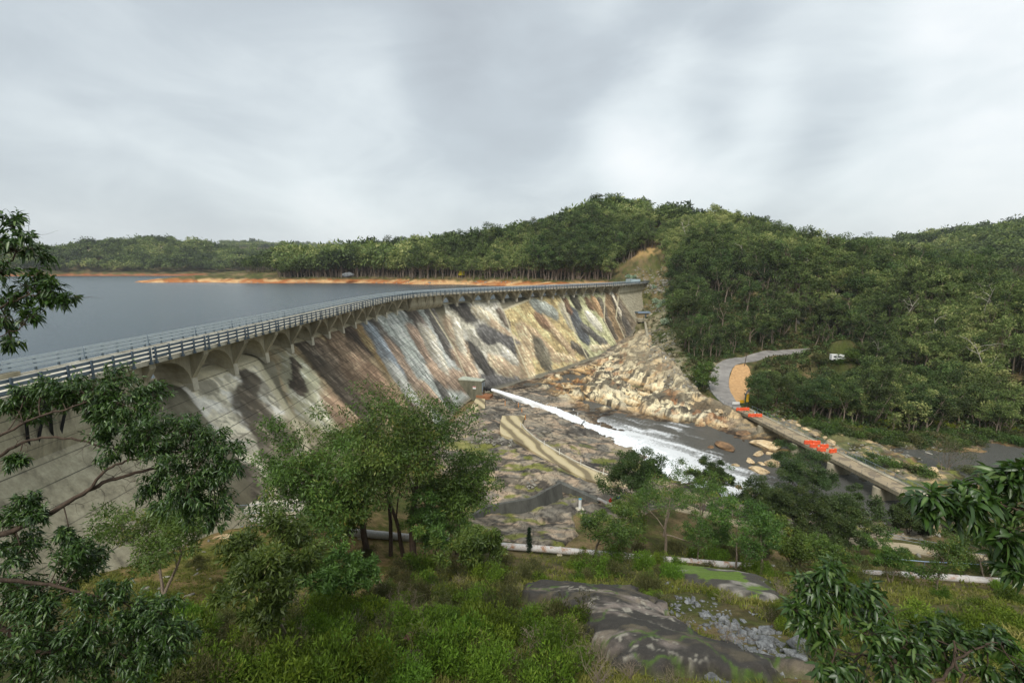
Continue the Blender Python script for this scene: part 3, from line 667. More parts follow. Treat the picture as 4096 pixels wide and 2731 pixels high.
for poly, colr in PANELS:
    pl = [fh(*p) for p in poly]; PP.append(pl)
    k = poly_mask(SS + (ws - SS) * .12, ZZ + (wz - ZZ) * .12, pl, .18)
    c_ = S(*mute(colr, .2)) * lerp(.8, 1.15, fbm(SS / 1.1, HSL / 1.6, 4, 220))[..., None]
    qx = SS + (fbm(SS / 2, HSL / 2.4, 3, 231) - .5) * 5 + HSL * .25; qy = HSL + (fbm(SS / 2, HSL / 2.4, 3, 233) - .5) * 7
    ta = fbm(qx / 1.7, qy / 5.0, 5, 235 + len(PP), .55); tb = fbm(qx / 3.4 + 30, qy / 3.6, 4, 245 + len(PP))
    c_ = lerp(c_, S(*mute([v * .50 for v in colr], .3)), (sst(.58, .66, ta) * .55)[..., None]); c_ = lerp(c_, S(*mute([min(232, v * 1.22 + 14) for v in colr], .3)), (sst(.46, .36, ta) * .6)[..., None])
    c_ = lerp(c_, S(*mute([colr[0] * .72, colr[1] * .70, colr[2] * .72], .1)), (sst(.56, .62, tb) * .35)[..., None])
    mural = lerp(mural, c_, k[..., None])
PATCH = [    # soft broad areas of paint, plus one shadow band: (x0, y0, x1, y1, half width, colour)
    (576, 868, 582, 925, 17, (96, 86, 72)), (590, 950, 640, 1010, 34, (92, 82, 68)), (604, 1000, 640, 1060, 22, (108, 98, 80)), (575, 1080, 600, 1140, 16, (104, 95, 80)), (640, 1070, 655, 1150, 14, (116, 106, 88)), (610, 1050, 625, 1150, 10, (200, 188, 156)),
    (640, 800, 740, 782, 22, (158, 134, 92)), (715, 800, 840, 950, 34, (86, 76, 64)), (735, 790, 850, 930, 12, (112, 94, 76)), (770, 770, 830, 880, 18, (128, 102, 78)), (815, 765, 838, 860, 15, (122, 98, 76)), (693, 860, 735, 985, 34, (186, 184, 150)), (676, 830, 690, 900, 9, (70, 58, 48)),
    (775, 940, 800, 960, 22, (186, 146, 114)), (808, 760, 846, 790, 18, (70, 58, 48)), (838, 850, 885, 900, 20, (170, 134, 104)), (870, 870, 915, 930, 14, (158, 122, 94)), (850, 780, 892, 840, 13, (180, 142, 88)), (880, 910, 960, 990, 22, (112, 88, 66)), (700, 1000, 800, 1050, 26, (140, 128, 100)),
    (868, 752, 905, 800, 18, (86, 78, 70)), (905, 805, 945, 870, 17, (146, 122, 102)), (930, 850, 975, 905, 12, (150, 126, 106)), (948, 716, 985, 770, 22, (82, 70, 62)), (958, 770, 1005, 855, 14, (160, 130, 108)), (1005, 862, 1080, 884, 14, (164, 134, 110)), (990, 905, 1035, 965, 15, (172, 140, 114)),
    (958, 905, 968, 955, 15, (140, 122, 104)), (860, 765, 905, 840, 12, (124, 138, 152)), (985, 770, 1010, 830, 16, (190, 184, 164)), (915, 860, 940, 900, 12, (186, 190, 182)), (1020, 900, 1040, 940, 8, (90, 88, 84)),
    (985, 702, 1035, 810, 10, (92, 88, 84)), (1040, 694, 1078, 722, 24, (58, 56, 56)), (1085, 805, 1122, 850, 24, (62, 60, 60)), (1042, 752, 1075, 835, 14, (176, 148, 120)), (1100, 718, 1140, 745, 12, (188, 176, 146)), (1140, 750, 1185, 785, 10, (178, 150, 120)), (1115, 765, 1190, 800, 15, (84, 84, 86)),  # first entry is a dark shadow band put into the face colour
    (1140, 838, 1200, 852, 17, (182, 154, 122)), (1085, 876, 1190, 884, 12, (82, 82, 84)), (1050, 740, 1062, 800, 8, (196, 190, 168)), (1060, 830, 1085, 860, 13, (176, 144, 118)), (1150, 800, 1185, 830, 9, (176, 174, 160)), (1150, 715, 1165, 740, 8, (104, 92, 80)),
    (1205, 760, 1222, 800, 25, (192, 162, 124)), (1205, 810, 1212, 850, 14, (190, 162, 124)), (1228, 765, 1272, 818, 10, (180, 148, 112)), (1258, 740, 1312, 805, 8, (178, 146, 110)), (1275, 818, 1322, 826, 8, (190, 160, 122)), (1242, 795, 1254, 832, 16, (98, 94, 80)), (1232, 700, 1268, 716, 12, (134, 144, 140)),
    (1240, 732, 1254, 744, 9, (128, 94, 70)), (1300, 712, 1316, 744, 10, (200, 192, 160)), (1320, 722, 1340, 772, 19, (72, 78, 88)), (1345, 755, 1390, 790, 7, (90, 88, 86)), (1302, 690, 1310, 712, 6, (112, 82, 62)), (1320, 684, 1326, 698, 9, (62, 58, 54)), (1354, 692, 1360, 702, 7, (112, 80, 58)),
    (1358, 728, 1372, 745, 8, (206, 202, 184)), (1320, 795, 1345, 812, 7, (94, 88, 80)), (1360, 800, 1400, 796, 6, (200, 182, 140)), (1380, 690, 1412, 770, 5, (86, 78, 68)), (1366, 690, 1376, 715, 7, (172, 128, 86)), (1418, 690, 1432, 730, 9, (92, 82, 70)), (1405, 672, 1440, 760, 3, (206, 194, 164)), (1440, 740, 1450, 770, 6, (88, 82, 76))]
for x0, y0, x1, y1, w, colr in PATCH:
    a = fh(x0, y0); bb = fh(x1, y1); xm, ym = (x0 + x1) / 2, (y0 + y1) / 2
    dx, dy = x1 - x0, y1 - y0; L = math.hypot(dx, dy); px_, py_ = -dy / L * w, dx / L * w
    w0 = fh(xm, ym); w1 = fh(xm + px_, ym + py_); w2 = fh(xm - px_, ym - py_)
    wm_ = max(0.3, min(4.5, (math.hypot(w1[0] - w0[0], w1[1] - w0[1]) + math.hypot(w2[0] - w0[0], w2[1] - w0[1])) / 2))
    k = cap_mask(ws, wz, a, bb, wm_ * 1.0, .26)
    crs = cap_cross(ws, wz, a, bb, wm_)
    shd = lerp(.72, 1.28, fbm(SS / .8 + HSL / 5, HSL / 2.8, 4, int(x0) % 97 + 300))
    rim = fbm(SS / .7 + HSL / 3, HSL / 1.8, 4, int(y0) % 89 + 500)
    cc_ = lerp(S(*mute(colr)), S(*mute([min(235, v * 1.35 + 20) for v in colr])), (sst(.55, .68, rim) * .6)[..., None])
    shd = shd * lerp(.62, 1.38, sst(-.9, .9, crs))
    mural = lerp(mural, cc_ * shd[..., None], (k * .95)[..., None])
# brush-like folds and pebble texture inside the painted panels
inp = np.zeros_like(SS)
for pl in PP: inp = np.maximum(inp, poly_mask(SS, ZZ, pl, .1))
fold = fbm(SS / 1.5 + HSL / 6, HSL / 6.5, 4, 260)
mural = mural * lerp(1, lerp(.74, 1.26, sst(.38, .62, fold)), inp * .7)[..., None]
peb = vnoise(SS * 1.6, HSL * 1.5, 270)
pk = poly_mask(SS, ZZ, PP[4], .1)
mural = mural * lerp(1, lerp(.75, 1.2, peb), pk * .7)[..., None]
for i0, i1, pi in [(0, 1, 0), (1, 5, 0), (0, 1, 4), (0, 7, 4), (0, 1, 1), (0, 1, 2), (0, 1, 3), (0, 1, 5), (0, 6, 5), (0, 5, 6), (0, 5, 7), (1, 4, 2), (4, 6, 2)]:
    pl = PP[pi]
    seq = pl[i0:i1 + 1] if i0 != 0 or i1 < 5 else [pl[0]] + pl[:i1 - 1:-1]
    if pi == 4 and i1 == 7: seq = [pl[0], pl[7], pl[6]]
    if pi == 5 and i1 == 6: seq = [pl[0], pl[6], pl[5]]
    if pi == 6 and i1 == 5: seq = [pl[0], pl[5], pl[4]]
    if pi == 7 and i1 == 5: seq = [pl[0], pl[5], pl[4]]
    for a, bb in zip(seq[:-1], seq[1:]):
        k = cap_mask(ws * .15 + SS * .85, wz * .15 + ZZ * .85, a, bb, .42 if pi != 0 else .8, .3)
        mural = lerp(mural, S(206, 196, 164), (k * .8)[..., None])
# run-off and rain streaks over everything
mural = mural * lerp(.82, 1.1, fbm(SS / .9, HSL / 16, 3, 280))[..., None]
toe_d = sst(1.6, .3, (ZZ - tz[:, None]))
mural = lerp(mural, S(120, 116, 102), (toe_d * .75)[..., None])
m_face, nt, b = newmat('painted_dam_face')
a = N(nt, 'ShaderNodeAttribute', attribute_name='Col')
tcx = coords(nt); sx = nt.nodes.new('ShaderNodeSeparateXYZ'); nt.links.new(tcx, sx.inputs[0])
def lift_lines(nt, b, base_col, zc, period=1.5, width=0.06, amt=0.75):
    n = N(nt, 'ShaderNodeMath', operation='ADD'); nt.links.new(zc, n.inputs[0]); n.inputs[1].default_value = 100.2
    d = N(nt, 'ShaderNodeMath', operation='DIVIDE'); nt.links.new(n.outputs[0], d.inputs[0]); d.inputs[1].default_value = period
    f = N(nt, 'ShaderNodeMath', operation='FRACT'); nt.links.new(d.outputs[0], f.inputs[0])
    r_ = ramp(nt, f.outputs[0], [(0.0, 1.0), (width * .8, 1.0), (width, 0.0), (1.0, 0.0)])
    nz = noise(nt, 0.25, 4, 0.6, tcx)
    mm = N(nt, 'ShaderNodeMath', operation='MULTIPLY'); nt.links.new(r_, mm.inputs[0]); nt.links.new(ramp(nt, nz, [(0.3, amt * .45), (0.6, amt)]), mm.inputs[1])
    return mixc(nt, mm.outputs[0], base_col, tuple(S(46, 42, 34)))
n2 = noise(nt, 3.0, 6, 0.7, tcx)
c = mixc(nt, 1.0, a.outputs['Color'], ramp(nt, n2, [(0.3, 0.85), (0.7, 1.12)]), 'MULTIPLY')
c = lift_lines(nt, b, c, sx.outputs[2])
nt.links.new(c, b.inputs['Base Color']); b.inputs['Roughness'].default_value = 0.85; b.inputs['Specular IOR Level'].default_value = 0.2
bump(nt, b, n2, 0.15, 0.05)
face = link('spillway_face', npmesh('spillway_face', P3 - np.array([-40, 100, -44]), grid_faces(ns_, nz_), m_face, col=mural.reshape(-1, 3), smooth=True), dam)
face['label'] = 'painted sloping face with abstract panels of cream, brown, grey and blue paint'
# lift lines are measured in the part's own height: same zero for walls
m_wall, nt, b = newmat('dam_wall'); tcx = coords(nt); sx = nt.nodes.new('ShaderNodeSeparateXYZ'); nt.links.new(tcx, sx.inputs[0])
vv = coords(nt, (1, 1, .12)); n1 = noise(nt, 0.7, 6, .65, vv); n2 = noise(nt, 4, 5, .7, tcx)
c = ramp(nt, n1, [(0.3, S(104, 98, 82)), (0.46, S(156, 148, 124)), (0.7, S(186, 178, 152))])
c = mixc(nt, 1.0, c, ramp(nt, n2, [(0.3, .8), (0.7, 1.15)]), 'MULTIPLY'); c = lift_lines(nt, b, c, sx.outputs[2])
nt.links.new(c, b.inputs['Base Color']); b.inputs['Roughness'].default_value = .9; bump(nt, b, n2, .2, .05)
def sweep_mesh(name, s0, s1, prof, mat, parent, step=1.5, closed=True, smooth=False):
    """prof(s) -> list of (off, z)"""
    st = np.linspace(s0, s1, max(2, int((s1 - s0) / step) + 1)); pr = [prof(s) for s in st]; m = len(pr[0])
    V = np.concatenate([dp(np.full(m, s), np.array([p[0] for p in pp]), np.array([p[1] for p in pp])) for s, pp in zip(st, pr)])
    V = V - np.array(parent.location) if parent is not None else V
    Q = grid_faces(len(st), m, closed)
    fs = [tuple(f) for f in Q] + ([tuple(range(m)), tuple(range((len(st) - 1) * m + m - 1, (len(st) - 1) * m - 1, -1))] if closed else [])
    me = bpy.data.meshes.new(name); me.from_pydata([tuple(p) for p in V], [], fs); me.materials.append(mat); me.update()
    if smooth: me.polygons.foreach_set('use_smooth', [True] * len(me.polygons))
    return link(name, me, parent)
def wallprof(pr):
    def f(s):
        tzv = float(toe_z(s)) - 1.5; zz = np.linspace(-16.2, min(tzv, -16.4), 8)
        low = [(float(face_off(z, pr)), z) for z in zz]
        return [(-7.2, -10.52), (-0.9, -10.52), (-0.9, -13.5), (-0.75, -14.8)] + low + [(-7.2, min(tzv, -16.4))]
    return f
sweep_mesh('side_wall', 2, S_A, wallprof(1.0), m_wall, dam)
sweep_mesh('side_wall', S_B, SEND, wallprof(1.0), m_wall, dam)
sweep_mesh('crest_block', S_M0, S_M1, lambda s: [(-7.2, -10.52), (-1.2, -10.52), (-1.2, -13.9), (-1.6, -14.6), (-2.4, -15.6), (-7.2, -15.6)], m_wall, dam)
# dark vertical lip under the painted face, and the upstream wall
sweep_mesh('toe_lip', S_A + 40, S_B, lambda s: [(float(face_off(toe_z(s))) - 1.0, float(toe_z(s)) - 3.0), (float(face_off(toe_z(s))) + .55, float(toe_z(s)) - 3.0), (float(face_off(toe_z(s))) + .55, float(toe_z(s)) - .12), (float(face_off(toe_z(s))) - .15, float(toe_z(s)) + .10), (float(face_off(toe_z(s))) - 1.0, float(toe_z(s)) + .1)], m_concd, dam)
sweep_mesh('upstream_wall', 2, SEND, lambda s: [(-7.15, -14.2), (-5.2, -14.2), (-5.2, -15.5), (-7.15, -34)], m_concd, dam)
# deck
sweep_mesh('deck', 0, SEND, lambda s: [(-7.7, -10.5), (0.0, -10.5), (0.0, -9.98), (-0.28, -9.98), (-0.32, -10.08), (-7.4, -10.08), (-7.45, -9.98), (-7.7, -9.98)], m_concl, dam)
# piers and arches
BAY = 9.22
n1_ = int(round((S_M0 - S_A) / BAY)); P_ST = list(np.linspace(S_A, S_M0, n1_ + 1)); n2_ = int(round((S_B - S_M1) / BAY)); P_ST2 = list(np.linspace(S_M1, S_B, n2_ + 1))
def bracket(s, w=0.9, deep=True, name='pier'):
    m = MB(); poly = [(-.04, -10.51), (-.04, -11.05), (-2.0, -14.25), (-6.7, -14.9), (-6.7, -10.51)] if deep else [(-.04, -10.51), (-.04, -11.0), (-1.4, -13.6), (-1.4, -10.51)]
    m.prism(poly, lambda t, p, z: dp(t, p, z), s - w / 2, s + w / 2)
    o = m.build(name, m_conc, dam)
    if deep:
        k = MB(); k.prism([(-1.92, -14.2), (-1.80, -15.9), (-3.2, -15.9), (-3.2, -14.2)], lambda t, p, z: dp(t, p, z), s - w / 2 - .07, s + w / 2 + .07)
        kb = k.build('pier_base', m_concl, dam); kb.parent = o
    return o
for s in P_ST[:-1] + P_ST2[1:] + []: bracket(s)
for s in np.linspace(S_M0, S_M1, 5)[0:5]: bracket(s, .8, False, 'bracket')
for s in np.linspace(S_B + 3, SEND - 2, 15): bracket(s, .45, False, 'bracket')
def arch(s0, s1):
    n = 12; vs = []
    w = s1 - s0
    for off in (-1.95, -6.55):
        for k in range(n + 1):
            a_ = math.pi * k / n; sx_ = s0 + w / 2 - math.cos(a_) * w / 2; z = -15.2 + 3.95 * math.sin(a_)
            vs.append(tuple(dp(sx_, off, z))); vs.append(tuple(dp(sx_, off, -10.52)))
    fs = []; B = 2 * (n + 1)
    for k in range(n):
        i = 2 * k
        fs += [(i, i + 2, i + 3, i + 1), (B + i, B + i + 1, B + i + 3, B + i + 2), (i, B + i, B + i + 2, i + 2)]
    MB().add(vs, fs).build('arch', m_conc, dam)
for L in (P_ST, P_ST2):
    for a_, b_ in zip(L[:-1], L[1:]): arch(a_ + (.47 if a_ > S_A + 1 else -.3), b_ - .47)

# ------------------------------------------------------------------ guard rails on the deck
def beam_sweep(m, s0, s1, off, z, h=0.3, t=0.08):
    st = np.linspace(s0, s1, max(2, int((s1 - s0) / 2.3) + 1))
    prof = [(0, h / 2), (-t * .9, h / 4), (t * .3, 0), (-t * .9, -h / 4), (0, -h / 2), (t * .55, -h / 2), (t * .55, h / 2)]
    V = np.concatenate([dp(np.full(7, s), off + np.array([p[0] for p in prof]), z + np.array([p[1] for p in prof])) for s in st])
    Q = grid_faces(len(st), 7, True)
    m.add([tuple(v) for v in V], [tuple(f) for f in Q] + [tuple(range(6, -1, -1)), tuple(range((len(st) - 1) * 7, len(st) * 7))])
JOINTS = sorted(set([2.0 + k * BAY for k in range(0, 6)] + P_ST + P_ST2 + list(np.linspace(S_M0, S_M1, 3))[1:-1] + list(np.linspace(S_B, SEND, 8))))
JOINTS = [j for j in JOINTS if j > 0]; JOINTS = [j for i, j in enumerate(JOINTS) if i == 0 or j - JOINTS[i - 1] > 2]
def guardrail(label, off, zs, post_top, inward, name):
    loc = tuple(dp(100.0, off, -10.0)); m_r = m_steel if name == 'a' else m_steelw; r_ = empty('guard_rail', loc); tag(r_, label, 'guard rail')
    for z in zs:
        m = MB()
        for a_, b_ in zip(JOINTS[:-1], JOINTS[1:]): beam_sweep(m, a_ + .1, b_ - .1, off + inward, z)
        m.build('rail_beam', m_r, r_)
    posts = []
    for a_, b_ in zip(JOINTS[:-1], JOINTS[1:]):
        w = b_ - a_; n = max(2, int(round(w / 2.4)))
        for k in range(n + 1):
            posts.append(a_ + .38 + (w - .76) * k / n)
    posts = [p for p in posts if dp(p, off, -10)[1] > 8]
    far_m = MB()
    for i, p in enumerate(posts):
        m = MB() if i < 95 else far_m
        po = off + (.10 if inward < 0 else -.10)
        m.prism([(po - .07, -10.35), (po + .07, -10.35), (po + .07, post_top), (po - .07, post_top)], lambda t, a, z: dp(t, a, z), p - .09, p + .09)
        m.prism([(po - .13, -10.42), (po + .13, -10.42), (po + .13, -10.2), (po - .13, -10.2)], lambda t, a, z: dp(t, a, z), p - .16, p + .16)
        if i < 95: m.build('post', m_steeld, r_)
    o = far_m.build('far_posts', m_steeld, r_); o['kind'] = 'stuff'
guardrail('galvanized guard rail along the downstream edge of the dam deck, nearer of the two', .10, (-9.68, -9.22, -8.78), -8.55, -.08, 'a')
guardrail('galvanized guard rail along the reservoir edge of the dam deck, beyond the road', -7.55, (-9.45, -9.02, -8.62), -8.5, .08, 'b')
# black and yellow wheel stops along the roadway
k_ = 0; stp = None
for a_, b_ in zip(JOINTS[:-1], JOINTS[1:]):
    n = max(1, int((b_ - a_) / 3.0))
    for i in range(n):
        s = a_ + (b_ - a_) * (i + .5) / n; p = dp(s, -.75, -10.08); nrm = axn(np.array([s]))[0]
        if not (26 < p[1] < 250): continue
        rz = math.atan2(-nrm[0], nrm[1])
        if stp is None:
            stp = link('wheel_stop', MB().add([(-.9, -.08, 0), (.9, -.08, 0), (.9, .08, 0), (-.9, .08, 0), (-.82, -.04, .13), (.82, -.04, .13), (.82, .04, .13), (-.82, .04, .13)], [(3, 2, 1, 0), (4, 5, 6, 7), (0, 1, 5, 4), (1, 2, 6, 5), (2, 3, 7, 6), (3, 0, 4, 7)]).mesh('wheel_stop', m_dark))
            stripes = MB()
            for q_ in (-.68, -.23, .23, .68):
                stripes.add([(q_ - .1, -.089, .004), (q_ + .1, -.089, .004), (q_ + .16, -.044, .136), (q_ - .04, -.044, .136), (q_ + .16, .044, .136), (q_ - .04, .044, .136)], [(0, 1, 2, 3), (3, 2, 4, 5)])
            link('yellow_stripes', stripes.mesh('yellow_stripes', m_yel), stp); o = stp; pr_ = stp.children[0]
        else:
            o = stp.copy(); COL.objects.link(o); c_ = pr_.copy(); COL.objects.link(c_); c_.parent = o
        o.location = tuple(p); o.rotation_euler.z = rz
        tag(o, 'black and yellow striped wheel stop bolted along the edge of the dam road', 'wheel stop', 'wheel stops along the dam road')
def hit(u, v, d0=4.0, d1=2500.0):
    D = np.exp(np.linspace(math.log(d0), math.log(d1), 700)); P = ray(u, v)[None] * D[:, None]
    z = HZ(P[:, 0], P[:, 1]); k = np.where(P[:, 2] < z)[0]
    if len(k) == 0: return P[-1], D[-1]
    k = k[0]
    if k == 0: return P[0], D[0]
    a = (P[k - 1, 2] - z[k - 1]); b = (z[k] - P[k, 2]); t = a / (a + b + 1e-9)
    p = P[k - 1] + (P[k] - P[k - 1]) * t; return p, D[k - 1] + (D[k] - D[k - 1]) * t
# ------------------------------------------------------------------ valve house and jet at the toe
m_vh = plain('grey_green_concrete', S(112, 110, 92), .9, .3, .5, streak=(1, 1, .3), c2=S(62, 62, 52))
m_vroof = plain('mottled_painted_roof', S(176, 180, 164), .85, .3, 1.2, c2=S(128, 134, 120))
m_door = plain('pale_blue_steel_door', S(170, 182, 190), .5, .08)
m_red = plain('red_paint', S(190, 50, 40), .6, .1)
m_or = plain('orange_plastic', S(222, 90, 48), .5, .12, 2.0)
m_jet, nt, b = newmat('jet_water'); v = coords(nt, (1, 1, 1)); n1 = noise(nt, 2.2, 7, .7, v, .6)
nt.links.new(ramp(nt, n1, [(.3, (.70, .74, .76)), (.6, (.9, .92, .92))]), b.inputs['Base Color']); b.inputs['Roughness'].default_value = .8; bump(nt, b, n1, .5, .1)
pc = atz(1924, 1588, -45.6); d_, s_ = side(np.array([pc[0]]), np.array([pc[1]])); d_, s_ = float(d_[0]), float(s_[0])
vh = empty('valve_house', tuple(dp(s_ + 3, d_ - 3, -46))); tag(vh, 'small dark concrete valve house with a pale roof at the toe of the dam', 'valve house')
ztop = -39.7
MB().prism([(d_ - 9.0, -47.5), (d_, -47.5), (d_, ztop - .35), (d_ - 9.0, ztop - .35)], lambda t, p, z: dp(t, p, z), s_, s_ + 6.2).build('wall', m_vh, vh)
MB().prism([(d_ - 9.0, ztop - .34), (d_ + .15, ztop - .34), (d_ + .15, ztop - .1), (d_ - 9.0, ztop + .15)], lambda t, p, z: dp(t, p, z), s_ - .15, s_ + 6.35).build('roof', m_vroof, vh)
def plate(name, mat, s0, s1, z0, z1, parent, off=None, t=.05):
    off = d_ if off is None else off
    return MB().prism([(off + .004, z0), (off + t, z0), (off + t, z1), (off + .004, z1)], lambda q, p, z: dp(q, p, z), s0, s1).build(name, mat, parent)
dr = plate('door', m_door, s_ + .5, s_ + 2.2, -44.2, -40.6, vh)
plate('panel', m_door, s_ + 3.6, s_ + 5.4, -42.4, -40.6, vh)
def warn(s0, s1, z0, z1):
    o = plate('sign', m_white, s0, s1, z0, z1, vh, t=.04); plate('red_band', m_red, s0 + .02, s1 - .02, z1 - (z1 - z0) * .3, z1 - .02, o, t=.05).matrix_parent_inverse = o.matrix_world.inverted()
    return o
def child_plate(o, c): c.parent = o
sg = MB().prism([(d_ + .006, -43.6), (d_ + .05, -43.6), (d_ + .05, -42.8), (d_ + .006, -42.8)], lambda q, p, z: dp(q, p, z), s_ + 4.0, s_ + 4.7).build('sign', m_white, vh)
sg2 = MB().prism([(d_ + .006, -45.2), (d_ + .05, -45.2), (d_ + .05, -44.3), (d_ + .006, -44.3)], lambda q, p, z: dp(q, p, z), s_ + .6, s_ + 1.4).build('sign', m_white, vh)
sg3 = MB().add([tuple(dp(s_ - e, d_ - a, z)) for a, z, e in [(3.4, -43.0, .05), (2.2, -43.0, .05), (2.2, -42.0, .05), (3.4, -42.0, .05)]], [(0, 1, 2, 3)]).build('sign', m_white, vh)
for sgx, pts in ((sg, [(s_ + 4.02, s_ + 4.68, -43.05, -42.83)]), (sg2, [(s_ + .62, s_ + 1.38, -44.55, -44.33)])):
    for s0, s1, z0, z1 in pts:
        r_ = MB().prism([(d_ + .051, z0), (d_ + .058, z0), (d_ + .058, z1), (d_ + .051, z1)], lambda q, p, z: dp(q, p, z), s0, s1).build('red_band', m_red, vh); r_.parent = sgx
r_ = MB().add([tuple(dp(s_ - .06, d_ - a, z)) for a, z in [(3.36, -42.32), (2.24, -42.32), (2.24, -42.06), (3.36, -42.06)]], [(0, 1, 2, 3)]).build('red_band', m_red, vh); r_.parent = sg3
nz0, nz1 = dp(s_ + 4.6, d_ - .2, -43.2), dp(s_ + 4.6, d_ + 3.0, -43.4)
m = MB(); m.tube([nz0, nz1], .55, 14); m.tube([dp(s_ + 4.6, d_ + 1.0, -43.27), dp(s_ + 4.6, d_ + 1.25, -43.28)], .85, 14); m.tube([dp(s_ + 4.6, d_ + 2.75, -43.38), dp(s_ + 4.6, d_ + 3.02, -43.4)], .82, 14)
m.build('outlet_pipe', m_dark, vh)
MB().prism([(d_ - 2, -48), (d_ + 3.2, -48), (d_ + 3.2, -45.2), (d_ - 2, -45.2)], lambda t, p, z: dp(t, p, z), s_ - 1.0, s_ + 7.0).build('footing', plain('rusty_concrete', S(150, 104, 72), .9, .35, .8, c2=S(96, 72, 54)), vh)
# jet
J0 = np.array(nz1); J1 = pz(2335, 1702, -47.3)
n = 46; tt = np.linspace(0, 1, n); K = 26
ctr = J0[None] + (J1 - J0)[None] * tt[:, None]; ctr[:, 2] = J0[2] + (J1[2] - J0[2]) * (tt * .45 + tt**2 * .55)
rad = .5 + 1.15 * tt**.9
dirv = (J1 - J0) / np.linalg.norm(J1 - J0); sidev = np.cross(dirv, [0, 0, 1]); sidev /= np.linalg.norm(sidev); upv = np.cross(sidev, dirv)
ang = np.linspace(0, 2 * math.pi, K, endpoint=False)
Ag, Tg = np.meshgrid(ang, tt); ns2 = fbm(Tg * 9, np.cos(Ag) * 2 + np.sin(Ag) * 3 + 9, 4, 400)
rg = rad[:, None] * (1 + (ns2 - .5) * 1.5 * Tg**.5 + np.where(np.sin(Ag) < 0, .9 * Tg * -np.sin(Ag) * (1 - Tg * .5), 0))
JV = ctr[:, None] + rg[..., None] * (np.cos(Ag)[..., None] * sidev + np.sin(Ag)[..., None] * upv)
jf = grid_faces(n, K, True)
tag(link('water_jet', npmesh('water_jet', JV.reshape(-1, 3), jf, m_jet, smooth=True)), 'white jet of water shooting from the valve house into the river', 'water jet')
# fine spray under and around the jet
nd = 1500; t_ = rng.random(nd)**.6; q_ = rng.normal(size=(nd, 3)); i_ = (t_ * (n - 1)).astype(int)
P_ = ctr[i_] + q_ * rad[i_, None] * .62; P_[:, 2] -= np.abs(rng.normal(size=nd)) * rad[i_] * .7
sz = rng.uniform(.05, .16, nd) * (0.6 + t_)
off_ = np.array([(1, 0, 0), (0, 1, 0), (-1, 0, 0), (0, -1, 0), (0, 0, 1), (0, 0, -1)], float)
Vd = (P_[:, None] + off_[None] * sz[:, None, None]).reshape(-1, 3); bt = np.array([(0, 1, 4), (1, 2, 4), (2, 3, 4), (3, 0, 4), (1, 0, 5), (2, 1, 5), (3, 2, 5), (0, 3, 5)])
tag(link('spray', npmesh('spray', Vd, None, m_jet, T=(bt[None] + (np.arange(nd) * 6)[:, None, None]).reshape(-1, 3))), kind='stuff')
# flecks of foam round the white water
nd = 900; t_ = rng.random(nd); ii = (t_ * 150).astype(int); sgn = rng.choice([-1, 1], nd)
tgd = np.gradient(CLd, axis=0); tgd /= np.linalg.norm(tgd, axis=1, keepdims=True); nnd = np.stack([-tgd[:, 1], tgd[:, 0]], -1)
P2 = CLd[ii] + nnd[ii] * (sgn * (CWd[ii] * .95 + np.abs(rng.normal(size=nd)) * 1.2))[:, None]
m = MB()
for k in range(nd):
    r1, r2, a0 = rng.uniform(.1, .42), rng.uniform(.06, .2), rng.uniform(0, 3.14)
    vs_ = []
    for j in range(6):
        w = j * math.pi / 3; px_, py_ = r1 * math.cos(w) * rng.uniform(.7, 1.2), r2 * math.sin(w) * rng.uniform(.7, 1.2)
        vs_.append((P2[k, 0] + px_ * math.cos(a0) - py_ * math.sin(a0), P2[k, 1] + px_ * math.sin(a0) + py_ * math.cos(a0), WZ + .03))
    m.add(vs_ + [(P2[k, 0], P2[k, 1], WZ + .09)], [(j, (j + 1) % 6, 6) for j in range(6)])
tag(m.build('foam_flecks', m_foam), kind='stuff')

# ------------------------------------------------------------------ ramp, walls, pipes
def ribbon(name, Lp, Rp, mat, thick=.5, sub=4, lip=0.0, parent=None, drape=None):
    """slab between two edge lines (world points)"""
    Lp = np.array(Lp, float); Rp = np.array(Rp, float); k = np.linspace(0, len(Lp) - 1, (len(Lp) - 1) * sub + 1)
    g = lambda A: np.stack([np.interp(k, np.arange(len(A)), A[:, c]) for c in range(3)], -1)
    Lp, Rp = g(Lp), g(Rp)
    for A in (Lp, Rp):
        for _ in range(2): A[1:-1] = (A[:-2] + 2 * A[1:-1] + A[2:]) / 4
    w = [0, 1] if not drape else list(np.linspace(0, 1, 9))
    rows = [Lp + (Rp - Lp) * t for t in w]
    if drape is not None:
        for r in rows: r[:, 2] = HZ(r[:, 0], r[:, 1]) + drape
    down = [r - np.array([0, 0, thick]) for r in (rows[-1], rows[0])]
    A = np.stack(rows + down, 1); n_, m_ = A.shape[:2]
    fs = [tuple(f) for f in grid_faces(n_, m_, True)[:, ::-1]] + [tuple(range(m_)), tuple((n_ - 1) * m_ + q for q in range(m_ - 1, -1, -1))]
    return MB().add(A.reshape(-1, 3), fs).build(name, mat, parent)
def T7(x, y): return (1900 + x / 2.24, 1500 + y / 2.24)
Lq = [(245, 362), (222, 440), (225, 530), (340, 565), (560, 705), (800, 835), (1000, 932), (1180, 985), (1330, 1000)]
Rq = [(450, 362), (415, 445), (440, 485), (540, 575), (690, 668), (900, 785), (1100, 875), (1260, 925), (1440, 985)]
zz = np.array([-43.0, -43.0, -43.0, -43.0, -43.05, -43.1, -43.2, -43.4, -43.7]) - .55
m_ramp, nt, b = newmat('ramp_concrete'); v = coords(nt); wv = N(nt, 'ShaderNodeTexWave', Scale=0.09, Distortion=4.0, Detail=3); mpp = nt.nodes.new('ShaderNodeMapping'); mpp.inputs['Rotation'].default_value = (0, 0, -.35); nt.links.new(v, mpp.inputs[0]); nt.links.new(mpp.outputs[0], wv.inputs[0])
n2 = noise(nt, 5, 5, .7, v)
